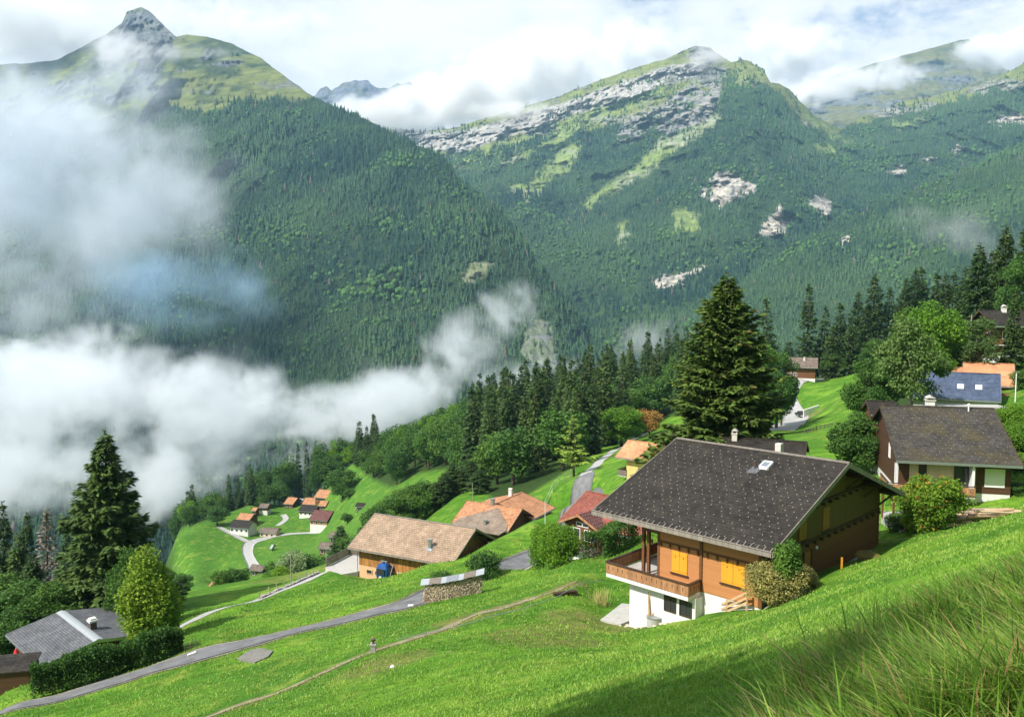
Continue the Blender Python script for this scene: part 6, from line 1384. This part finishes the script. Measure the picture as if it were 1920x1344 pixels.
# fence posts along the wall below the barn and stone wall
wall_pts = [gp(a, b, 70) for a, b in ((487, 1123), (520, 1108), (545, 1098), (575, 1084), (598, 1075))]
mb = MB()
for a, b in zip(wall_pts[:-1], wall_pts[1:]):
    d = b-a; n = int(d.length/.45)+1
    for i in range(n): c0 = a+d*(i+.5)/n; s = rw.uniform(.16, .26); mb.box(c0.x-s, c0.x+s, c0.y-s, c0.y+s, c0.z-.3, c0.z+rw.uniform(.15, .35))
tag(mb.build('dry_stone_wall', M['stone']), 'low dry stone wall on the upper side of the gravel path', 'stone wall')
pid = 0
for a, b in zip(wall_pts[:-1], wall_pts[1:]):
    for t in (0, .5):
        c0 = a+(b-a)*t; mb = MB(); mb.bar(Vector((0, 0, -.3)), Vector((.03, 0, rw.uniform(.8, 1.1))), .09); o = mb.build('fence_post', M['post'], None, (c0.x, c0.y, gz(c0.x, c0.y)), (rw.uniform(-.1, .1), rw.uniform(-.1, .1), rw.uniform(0, 3)))
        tag(o, 'weathered fence post along the dry stone wall', 'fence post', 'fence posts along the dry stone wall')
# utility poles and flag poles
def pole(label, px, py, Y, top, r=.07, name='pole', mat='post', arm=False, cat='pole'):
    w_ = V(px, py, Y); z = gz(w_.x, w_.y); zt = float(at(px, top, Y)[2]); h_ = max(zt-z, 1)
    t_ = thing(name, label, cat, (w_.x, w_.y, z)); mb = MB(); mb.tube((0, 0, -.3), (0, 0, h_), r, r*.8, 8); mb.build('shaft', M[mat], t_)
    if arm: mb = MB(); mb.box(-.35, .35, -.12, .12, h_-.05, h_+.05); mb.build('lamp_head', M['metal'], t_)
    return t_
pole('slim wooden pole standing on the meadow edge below the village', 546, 1092, 112, 1030, .08); pole('shorter pole at the yard corner left of the tan barn', 612, 1068, 118, 1028, .06, mat='steel')
pole('white lamp post at the right edge by the garage', 1903, 760, 112, 697, .07, 'lamp_post', 'white_paint', True, 'lamp post'); pole('thin pole in the grass left of the bright round tree', 1022, 985, 112, 940, .04, mat='white_paint')
pole('pale bare pole rising beside the grey-green birch', 1819, 660, 132, 590, .10)
pole('brown flagpole at the dark wood edge behind the farmhouses', 886, 925, 168, 905, .07, 'flagpole'); 
# wire fence along the wood above the farm lane
for i in range(9):
    a = 985+i*10.6; b = 930-i*4.3; w_ = V(a, b, 146+i*1.1); z = gz(w_.x, w_.y); mb = MB(); mb.bar(Vector((0, 0, -.4)), Vector((0, 0, 1.9)), .12); tag(mb.build('fence_post', M['post'], None, (w_.x, w_.y, z)), 'tall post of the wire fence between the farm lane and the wood', 'fence post', 'wire fence posts above the farm lane')
    if i: 
        for h_ in (.9, 1.75): mb2 = MB(); mb2.tube(Vector((0, 0, h_)), Vector((pw_[0]-w_.x, pw_[1]-w_.y, pw_[2]-z+h_)), .025, n=5); tag(mb2.build('fence_wire', M['steel'], None, (w_.x, w_.y, z)), 'sagging rail of the wire fence above the farm lane', 'fence rail', 'wire fence rails above the farm lane')
    pw_ = (w_.x, w_.y, z)
for a, b in ((1538, 700), (1556, 697), (1572, 694)):
    w_ = V(a, b, 308); z = gz(w_.x, w_.y); mb = MB(); mb.box(-.45, .45, -.3, .3, -.4, 2.6); mb.box(-.6, .6, -.45, .45, 2.6, 2.85); tag(mb.build('gate_pillar', M['white'], None, (w_.x, w_.y, z)), 'pale pillar along the upper road before the spruces', 'pillar', 'pale pillars along the upper road')
# car on the upper road with its retaining wall
w_ = V(1501, 783, 236); zc = gz(w_.x, w_.y)+.35; car = thing('parked_car', 'dark car seen from behind on the upper road by the white wall', 'car', (w_.x, w_.y, zc), .06)
m_car = simple('dark_car_paint', (.025, .028, .033), .25, .1, 1, 0, .6)
mb = MB(); mb.prism([(-.9, -2.1, .3), (-.9, 2.1, .3), (-.9, 2.15, .8), (-.9, 1.1, .95), (-.9, -1.9, 1.0), (-.9, -2.15, .7)], (1.8, 0, 0)); mb.prism([(-.78, -1.9, 1.0), (-.78, 1.0, .96), (-.78, .3, 1.5), (-.78, -1.3, 1.52)], (1.56, 0, 0)); mb.build('body', m_car, car)
mb = MB(); mb.prism([(-.65, -1.93, 1.06), (.65, -1.93, 1.06), (.6, -1.45, 1.44), (-.6, -1.45, 1.44)], (0, -.05, 0)); mb.build('rear_window', M['glass'], car)
for x in (-.8, .62):
    for y in (-1.35, 1.35): mb = MB(); mb.tube((x, y, .32), (x+.2, y, .32), .33, n=14); mb.build('wheel', M['beam'], car)
for x in (-.8, .55): mb = MB(); mb.box(x, x+.25, -2.19, -2.12, .72, .9); mb.build('tail_light', M['red'], car)
mb = MB(); mb.box(-.85, .85, -2.24, -2.12, .3, .5); mb.box(-.25, .25, -2.26, -2.24, .52, .64); mb.build('bumper', M['white_paint'], car)
mb = MB(); a = V(1507, 781, 232); b = V(1536, 768, 236); a.z = gz(a.x, a.y)-.5; b.z = gz(b.x, b.y)-.5; mb.prism([a, b, b+Vector((0, 0, 1.2)), a+Vector((0, 0, 2.9))], (0, .6, 0)); tag(mb.build('retaining_wall', M['white']), 'white wedge-shaped retaining wall beside the parked car', 'wall')
# guard rail near the lower end of the upper road
ra = gp(1497, 826, 120); 
gf = [V(1508, 828, 150), V(1530, 818, 158), V(1560, 811, 166)]
board_fence('wooden_fence', 'low grey rail fence across the green slope behind the dark-roofed house', [(q_.x, q_.y, gz(q_.x, q_.y)) for q_ in gf], .9, 'wood_grey', 2.2, 2, .06, .1)
gq = [V(1652, 972, 71), V(1700, 972, 71), V(1712, 1008, 65.5), V(1688, 1010, 65)]; zt = max(gz(q_.x, q_.y) for q_ in gq)+.05
mb = MB(); mb.prism([(q_.x, q_.y, zt) for q_ in gq], (0, 0, -2)); tag(mb.build('paved_patio', M['concrete']), 'pale paved patio between the brown chalet gable and the berry bush', 'patio')
for i, (a, b, Yq) in enumerate([(1654, 975, 70.5), (1674, 990, 68), (1694, 1004, 65.6)]):
    w_ = V(a, b, Yq); mb = MB(); mb.box(-.07, .07, -.07, .07, -.4, 1.9); tag(mb.build('pergola_post', M['wood_gable'], None, (w_.x, w_.y, zt)), 'red-brown post at the edge of the paved patio', 'post', 'posts beside the paved patio')
# log heap beside the mossy chalet: every log its own object
cyl = {}
for i in range(44):
    k = i % 8; row = i//18; w_ = V(1806+(i*37 % 122), 0, 63+(i*1.7 % 6)); z = gz(w_.x, w_.y); L_ = rw.uniform(1.8, 3.4); r0 = rw.uniform(.09, .16)
    mb = MB(); mb.tube((-L_/2, 0, 0), (L_/2, 0, 0), r0, r0*.85, 9)
    o = mb.build('log', simple('peeled_log%d' % (i % 4), [(.50, .33, .2), (.42, .27, .17), (.36, .27, .2), (.55, .40, .26)][i % 4], .9, .25, 5, .4) if i < 4 else LOGM[i % 4], None, (w_.x, w_.y, z+.1+row*.22+rw.uniform(0, .1)), (rw.uniform(-.05, .05), rw.uniform(-.12, .12), rw.uniform(-.35, .35)), smooth=False)
    if i < 4: LOGM = (LOGM if i else [])+[o.data.materials[0]]
    tag(o, 'peeled log in the heap before the mossy-roofed chalet', 'log', 'logs heaped before the mossy chalet')
# terrace of the corner chalet: red parasol and table
a = V(30, 1215, 79); p = Vector((a.x, a.y, a.z-2.6)); pa = thing('parasol', 'folded red parasol on the terrace of the grey-roofed chalet', 'parasol', p[:])
mb = MB(); mb.tube((0, 0, 0), (0, 0, 2.7), .03, n=6); mb.build('pole', M['white_paint'], pa); mb = MB(); mb.lathe((0, 0, 1.2), [(.12, 0), (.32, .2), (.3, .8), (.08, 1.35)], 12); mb.build('canopy', M['red'], pa)
mb = MB(); mb.box(-5, 4.2, -3, 4, -3, -2.62); o = mb.build('terrace', M['wood_grey'], None, (a.x, a.y, a.z)); tag(o, 'grey boarded terrace in front of the grey-roofed chalet', 'terrace')
a2 = V(12, 1252, 72); mb = MB(); mb.prism([(-4, -1.2, 0), (2.4, -1.2, 0), (2.4, 1.6, .5), (-4, 1.6, .5)], (0, 0, .12), 0); mb.box(-3.8, 2.2, -1.0, 1.4, -2.5, 0, 1); o = mb.build('shed', [M['slate'], M['wood_dark']], None, a2[:], (0, 0, .2)); tag(o, 'dark low shed roof cut by the left edge below the terrace', 'shed')
# short upright reeds and grasses
for (a, b, Yq, s) in ((1130, 1122, 62, 1.2), (1122, 1128, 62, .9)):
    w_ = V(a, b, Yq); mb = MB(); z = gz(w_.x, w_.y)
    for i in range(60): x, y = rw.gauss(0, .25), rw.gauss(0, .25); mb.bar(Vector((x, y, -.1)), Vector((x*1.6, y*1.6, s*rw.uniform(.6, 1.1))), .02, .008)
    tag(mb.build('tall_grass', simple('dry_stalks', (.45, .42, .15), .9, .25, 3, 0), None, (w_.x, w_.y, z)), 'tuft of tall dry grass left of the balcony', 'grass tuft', 'dry grass tufts left of the balcony')
# ------------------------------------------------------------------ grass blades near the camera
def blade_mesh(name, x, y, h, w, lean, laz, tone, mat, seg=3):
    n = len(x); z = H(x, y)-.02; rs = np.random.default_rng(2); a = rs.uniform(0, 6.28, n); sx, sy = np.cos(a), np.sin(a)
    V_ = []; ts = np.linspace(0, 1, seg+1)
    for t in ts[:-1]:
        cx = x+np.cos(laz)*lean*h*t**1.9; cy = y+np.sin(laz)*lean*h*t**1.9; cz = z+h*t*(1-.32*lean*t)
        ww = w*(1-t**1.6)*.5
        V_ += [np.stack([cx-sx*ww, cy-sy*ww, cz], 1), np.stack([cx+sx*ww, cy+sy*ww, cz], 1)]
    V_.append(np.stack([x+np.cos(laz)*lean*h, y+np.sin(laz)*lean*h, z+h*(1-.32*lean)], 1)); m = 2*seg+1
    VV = np.stack(V_, 1).reshape(-1, 3); i = np.arange(n)*m
    Q = [np.stack([i+2*k, i+2*k+1, i+2*k+3, i+2*k+2], 1) for k in range(seg-1)]
    Tt = np.stack([i+2*seg-2, i+2*seg-1, i+2*seg], 1)
    return mesh_np(name, VV, tris=Tt, quads=np.concatenate(Q) if Q else None, attrs={'tint': np.repeat(tone, m)}, mats=[mat])
m_bl, nt = newmat('grass_blade'); t_ = nt.n('ShaderNodeAttribute', attribute_name='tint').outputs['Fac']
c_ = nt.ramp(t_, [(0, (.06, .15, .02)), (.45, (.175, .345, .034)), (.8, (.31, .455, .070)), (.9, (.42, .38, .16)), (1, (.45, .26, .11))]); finish(nt, c_, .55, None, spec=.35, transl=.3)
rs = np.random.default_rng(12)
# long tussocks on the bank at the lower right
TALL = [(1440, 1420), (1480, 1290), (1560, 1255), (1640, 1200), (1760, 1150), (1860, 1085), (1960, 1040), (2080, 1080), (2080, 1440)]
n = 150000; px = rs.uniform(1330, 2080, n); Yq = 2.4*np.exp(rs.random(n)*math.log(18/2.4)); x = (px-CX)/F*Yq; y = Yq
z = H(x, y, False); qx, qy = proj(np.stack([x, y, z+.25], -1)); ins = polydist(qx+(vnoise(qx/60, qy/60, 0, 3)-.5)*80, qy, TALL)
clump = vnoise(x/.55, y/.55, 0, 31)*.7+vnoise(x/.2, y/.2, 0, 32)*.3; k = (ins > -35) & (rs.random(n) < np.clip((ins+35)/60, .0, 1)*np.clip((clump-.32)*3.2, .04, 1)); x, y, clump = x[k], y[k], clump[k]; n = len(x)
h = rs.uniform(.28, .75, n)*(.45+.9*clump)*(1+.5*(rs.random(n) < .05)); laz = np.radians(200)+rs.normal(0, .6, n)+(vnoise(x/1.1, y/1.1, 0, 5)-.5)*2.4
tone = np.clip(rs.normal(.40, .30, n), 0, .84); tone = np.where(rs.random(n) < .12+.22*(clump < .45), rs.uniform(.86, 1, n), tone)
tg = link('tall_grass', blade_mesh('tall_grass', x, y, h, rs.uniform(.012, .024, n)*(1+y/14), np.clip(rs.normal(.55, .25, n), .05, 1.1), laz, tone, m_bl, 5)); tag(tg, 'long wind-bent grass on the bank in the lower right corner', 'grass', kind='stuff')
print('tall', n)
# short sward on the near slope
n = 430000; th_ = np.radians(rs.uniform(-36, 36, n)); rho = np.exp(rs.uniform(math.log(3.0), math.log(105), n)); x = np.sin(th_)*rho; y = np.cos(th_)*rho
cl = vnoise(x/.9, y/.9, 0, 41)*.5+vnoise(x/.3, y/.3, 0, 42)*.5
k = rs.random(n) < np.clip(.25+cl, 0, 1)
Cq = np.array(loc_main(4.5, 10, 0)[:2]); k &= ~((abs((x-Cq[0])*.707+(y-Cq[1])*.707) < 10.5) & (abs((x-Cq[0])*-.707+(y-Cq[1])*.707) < 7.5))
qx, qy = proj(np.stack([x, y, H(x, y, False)], -1)); pth = np.interp(qx, [200, 380, 520, 620, 700, 800, 900, 990, 1080], [1420, 1341, 1290, 1250, 1222, 1183, 1148, 1120, 1092]); k &= (abs(qy-pth) > 4)
for pts_, r_ in ((MR0, 2.15), ([(870, 1095, 86), (970, 1055, 97), (1040, 1020, 104), (1075, 985, 112)], 2.3), ([(300, 1192, 84), (345, 1174, 88), (400, 1152, 92), (470, 1124, 97), (540, 1098, 103)], 1.2)):
    LN = np.array([at(a, b, yy)[:2] for a, b, yy in pts_])
    for i in range(len(LN)-1):
        a_, b_ = LN[i], LN[i+1]; e_ = b_-a_; t_ = np.clip(((x-a_[0])*e_[0]+(y-a_[1])*e_[1])/(e_@e_), 0, 1); k &= np.hypot(x-a_[0]-t_*e_[0], y-a_[1]-t_*e_[1]) > r_
k &= ~((abs(qx-1160) < 38) & (abs(qy-1150) < 24))
x, y, rho, cl = x[k], y[k], rho[k], cl[k]; n = len(x)
tn = vnoise(x/3.5, y/3.5, 0, 43); tone = np.clip(rs.normal(.55, .13, n)+(tn-.5)*.55+.12*(cl-.5), .02, .80); tone = np.where(rs.random(n) < .03, .88, tone)
h = (.04+.06*cl)*rs.uniform(.6, 1.4, n)*(1+rho/50)
sg = link('grass', blade_mesh('grass', x, y, h, .006+.0011*rho, np.clip(rs.normal(.5, .3, n), .05, 1.2), rs.uniform(0, 6.28, n), tone, m_bl, 2)); tag(sg, 'short meadow grass on the near slope', 'grass', kind='stuff')
print('short', n)
# ------------------------------------------------------------------ air
def vol_mat(name, dens_socket_fn, color=(1, 1, 1), aniso=.2):
    m = bpy.data.materials.new(name); m.use_nodes = True; nt = NT(m.node_tree)
    p = nt.n('ShaderNodeVolumePrincipled', {'Color': color, 'Anisotropy': aniso})
    dens_socket_fn(nt, p)
    nt.n('ShaderNodeOutputMaterial', {'Volume': p.outputs[0]}); return m
def cfg(nt, p): p.inputs['Density'].default_value = HAZE_D; p.inputs['Density Attribute'].default_value = ''
HAZE_D = 5.4e-5
hz = bpy.data.meshes.new('haze'); bm = bmesh.new(); bmesh.ops.create_cube(bm, size=1); bm.to_mesh(hz); bm.free()
ho = link('haze', hz); ho.scale = (24000, 13000, 3300); ho.location = (0, 6000, 150)
hm = vol_mat('haze_air', cfg, (.42, .71, 1.0), 0.0); hz.materials.append(hm); tag(ho, 'pale blue air filling the whole valley', 'haze', kind='stuff')
# fog banks: a density grid computed here, carried on points, read into a fog volume by geometry nodes
def grid_fog(name, c, half, vox, dens_fn, mult, color, label, aniso=0.0):
    c = np.array(c, float); half = np.array(half, float)
    n = np.maximum((2*half/vox).astype(int), 4)
    ax = [c[i]-half[i]+(np.arange(n[i])+.5)*2*half[i]/n[i] for i in range(3)]
    X, Y, Z = np.meshgrid(*ax, indexing='ij')
    D = dens_fn(X, Y, Z).astype(np.float32)
    e = [np.minimum(1, (1-abs((np.arange(n[i])+.5)/n[i]*2-1))/.12) for i in range(3)]
    D = D*e[0][:, None, None]*e[1][None, :, None]*e[2][None, None, :]
    me = bpy.data.meshes.new(name); me.vertices.add(D.size)
    a = me.attributes.new('dens', 'FLOAT', 'POINT'); a.data.foreach_set('value', D.ravel())
    o = link(name, me); o.location = (0, 0, 0)
    gt = bpy.data.node_groups.new(name+'_nodes', 'GeometryNodeTree')
    gt.interface.new_socket('Geometry', in_out='INPUT', socket_type='NodeSocketGeometry'); gt.interface.new_socket('Geometry', in_out='OUTPUT', socket_type='NodeSocketGeometry')
    g = NT(gt); gi = g.n('NodeGroupInput'); go = g.n('NodeGroupOutput')
    sx = g.n('ShaderNodeSeparateXYZ', {0: g.n('GeometryNodeInputPosition').outputs[0]}).outputs
    ids = []
    for i in range(3):
        q = g.math('DIVIDE', g.math('SUBTRACT', sx[i], float(c[i]-half[i])), float(2*half[i]/n[i]))
        q = g.math('MINIMUM', g.math('MAXIMUM', g.math('FLOOR', q), 0.0), float(n[i]-1)); ids.append(q)
    # combine with integer maths to keep exact indices
    def I(op, a, b):
        nd = gt.nodes.new('FunctionNodeIntegerMath'); nd.operation = op
        for k, v in enumerate((a, b)):
            if isinstance(v, bpy.types.NodeSocket): gt.links.new(v, nd.inputs[k])
            else: nd.inputs[k].default_value = int(v)
        return nd.outputs[0]
    idx = I('ADD', I('MULTIPLY', I('ADD', I('MULTIPLY', ids[0], n[1]), ids[1]), n[2]), ids[2])
    na = g.n('GeometryNodeInputNamedAttribute', {'Name': 'dens'}, data_type='FLOAT')
    si = gt.nodes.new('GeometryNodeSampleIndex'); si.data_type = 'FLOAT'; si.domain = 'POINT'
    gt.links.new(gi.outputs[0], si.inputs[0]); gt.links.new(na.outputs[0], si.inputs[1]); gt.links.new(idx, si.inputs[2])
    vc = g.n('GeometryNodeVolumeCube', {'Density': si.outputs[0], 'Background': 0.0, 'Min': tuple(c-half), 'Max': tuple(c+half)})
    for k, nm in enumerate(('Resolution X', 'Resolution Y', 'Resolution Z')): vc.inputs[nm].default_value = int(n[k])
    def cf(nt, p):
        p.inputs['Density'].default_value = mult; p.inputs['Density Attribute'].default_value = 'density'
    mt = vol_mat(name+'_air', cf, color, aniso)
    sm = g.n('GeometryNodeSetMaterial', {'Geometry': vc.outputs[0], 'Material': mt})
    gt.links.new(sm.outputs[0], go.inputs[0])
    md = o.modifiers.new('fog', 'NODES'); md.node_group = gt
    me.materials.append(mt)
    tag(o, label, 'fog', kind='stuff'); print(name, n, float(D.max()), float((D > 0).mean()))
    return o
def fog_density(blobs, scale, seed, thr=.5, sharp=.5, billow=.5, amp=2.6):
    """blobs: (px, py, Y, rx, ry, rdepth, weight) with radii in metres"""
    B = [(*at(b[0], b[1], b[2]), *b[3:]) for b in blobs]
    def fn(X, Y, Z):
        S = np.zeros(X.shape, np.float32)
        for (x, y, z, rx, rz, ry, w_) in B:
            q = ((X-x)/rx)**2+((Z-z)/rz)**2+((Y-y)/ry)**2
            S = np.maximum(S, w_*np.clip(1-q, 0, 1))+.25*w_*np.exp(-q*2)
        m = S > .005
        out = np.zeros(X.shape, np.float32)
        x, y, z = X[m]/scale, Y[m]/scale, Z[m]/scale
        wx = fbm(x*.7, y*.7, z*.7, 3, seed+50)-.5; wz = fbm(x*.8+9, y*.8, z*.8, 3, seed+60)-.5; x = x+wx*1.5; z = z+wz*1.2
        n = (1-billow)*fbm(x, y, z, 6, seed, .66)+billow*(1-ridged(x, y, z, 6, seed+7, .66))*1.25+(fbm(x*3.7, y*3.7, z*3.7, 3, seed+9, .75)-.5)*.45
        v = S[m]*.95+(n-.5)*amp-thr
        out[m] = sstep(0, sharp, v)*np.minimum(1, S[m]*2)
        return out
    return fn
# ------------------------------------------------------------------ fog and clouds inside the valley air
def fog(name, blobs, vox, scale, seed, mult, label, color=(1, 1, 1), cat='fog', **k):
    """blobs: px, py, Y, rx_px, rz_px, ry_m, weight -> one ragged bank"""
    bl = [(b[0], b[1], b[2], b[3]*b[2]/F, b[4]*b[2]/F, b[5], b[6]) for b in blobs]
    P_ = np.array([at(b[0], b[1], b[2]) for b in bl]); Rr = np.array([(b[3], b[5], b[4]) for b in bl])
    lo = (P_-Rr*1.15).min(0); hi = (P_+Rr*1.15).max(0)
    o = grid_fog(name, (lo+hi)/2, (hi-lo)/2, vox, fog_density(bl, scale, seed, **k), mult, color, label); o['category'] = cat; return o
fog('fog_bank', [(40, 730, 900, 280, 130, 210, 1.25), (250, 745, 900, 230, 105, 210, 1.2), (420, 770, 900, 210, 95, 200, 1.2), (110, 880, 820, 280, 120, 200, 1.1), (330, 880, 820, 220, 100, 180, .95), (600, 785, 900, 190, 92, 170, 1.15), (730, 755, 900, 150, 70, 150, 1.05),
    (810, 720, 930, 95, 65, 120, 1.0), (870, 660, 950, 110, 100, 120, 1.0), (925, 600, 960, 95, 75, 110, .9), (985, 570, 975, 70, 60, 90, .62), (850, 610, 960, 60, 50, 80, .6), (930, 710, 940, 120, 48, 110, 1.1), (1030, 692, 960, 80, 34, 80, 1.0), (520, 870, 850, 170, 80, 150, .8), (-120, 830, 880, 180, 170, 200, 1.2), (150, 640, 950, 130, 50, 150, .8)],
    3.5, 80, 5, .019, 'bright white fog bank filling the valley below the village', (.94, .97, 1.0), thr=.44, sharp=.95, billow=.5, amp=4.6)
fog('mist', [(-40, 330, 1500, 270, 240, 300, 1.0), (60, 230, 1700, 220, 130, 300, .95), (220, 330, 1600, 200, 180, 280, .85), (120, 480, 1450, 240, 140, 260, .85), (310, 380, 1500, 150, 130, 220, .62), (60, 580, 1350, 220, 90, 220, .75), (350, 250, 1900, 120, 80, 200, .6), (240, 160, 2400, 170, 70, 300, .6), (420, 330, 1700, 90, 60, 200, .4)],
    8.5, 170, 15, .0058, 'grey veil of mist hanging before the left mountain', (.88, .94, 1.0), thr=.24, sharp=1.0, billow=.35, amp=3.0)
fog('smoke', [(280, 520, 1150, 140, 70, 150, .9), (400, 530, 1150, 120, 70, 140, .95), (330, 590, 1120, 150, 65, 130, .8), (200, 560, 1150, 110, 60, 130, .7), (460, 580, 1120, 90, 65, 100, .6), (420, 480, 1150, 60, 40, 100, .5)],
    7, 75, 25, .0052, 'bluish smoke drifting over the fog before the dark forest', (.52, .76, 1.0), 'smoke', thr=.24, sharp=1.0, billow=.3, amp=2.4)
fog('cloud', [(40, 50, 4100, 220, 85, 500, 1.15), (170, 70, 4000, 120, 55, 400, .8), (-60, 150, 3900, 170, 75, 400, .8), (310, 112, 3700, 110, 32, 260, .85), (410, 105, 3700, 90, 28, 260, .75), (240, 130, 3600, 90, 34, 260, .65), (480, 125, 3900, 80, 30, 260, .6), (380, 40, 4700, 170, 45, 300, .75), (110, 210, 3100, 140, 55, 300, .6), (520, 60, 4900, 150, 60, 300, .7), (205, 95, 3800, 100, 46, 300, .95), (335, 66, 4000, 80, 36, 250, .8)],
    18, 300, 35, .009, 'white cloud clinging to the summit of the left mountain', cat='cloud', thr=.36, sharp=.75, billow=.5, amp=3.3)
fog('cloud', [(700, 215, 5000, 130, 36, 400, 1.0), (800, 205, 5300, 130, 52, 400, 1.05), (900, 180, 5400, 160, 75, 500, 1.15), (1030, 130, 5500, 170, 85, 500, 1.15), (640, 190, 5600, 70, 22, 300, .7), (1160, 95, 5400, 130, 65, 400, 1.0), (1240, 80, 4900, 100, 46, 300, .75), (1320, 110, 4400, 70, 30, 200, .5), (960, 205, 4700, 120, 24, 200, .6), (1450, 90, 6000, 120, 60, 400, .8)],
    20, 340, 45, .014, 'cloud bank lying behind the cliff ridge in the middle', cat='cloud', thr=.36, sharp=.7, billow=.5, amp=3.3)
fog('cloud', [(1560, 160, 5200, 110, 42, 400, 1.0), (1650, 145, 5600, 100, 34, 400, .85), (1490, 185, 5200, 70, 36, 300, .85), (1500, 110, 5800, 120, 50, 400, .7), (1850, 90, 6500, 80, 34, 300, .8), (1900, 90, 6500, 90, 50, 400, .9), (1730, 130, 6000, 90, 24, 300, .6)],
    20, 300, 55, .014, 'white cloud drifting across the bare mountain on the right', cat='cloud', thr=.38, sharp=.7, billow=.5, amp=3.3)
fog('mist', [(1800, 430, 1500, 120, 55, 160, .85), (1730, 405, 1600, 80, 32, 120, .65), (1880, 460, 1400, 90, 50, 120, .8)], 9, 90, 65, .0045, 'thin wisp of mist above the spruces on the right', thr=.35, sharp=1.0, billow=.3, amp=3.3)
fog('mist', [(1215, 640, 1350, 75, 50, 110, .9), (1180, 670, 1350, 70, 40, 100, .8), (1260, 610, 1400, 45, 45, 90, .6), (1100, 690, 1250, 70, 24, 80, .8)], 8, 75, 75, .0065, 'thin wisp of mist in the gorge left of the huge spruce', thr=.35, sharp=1.0, billow=.3, amp=3.3)
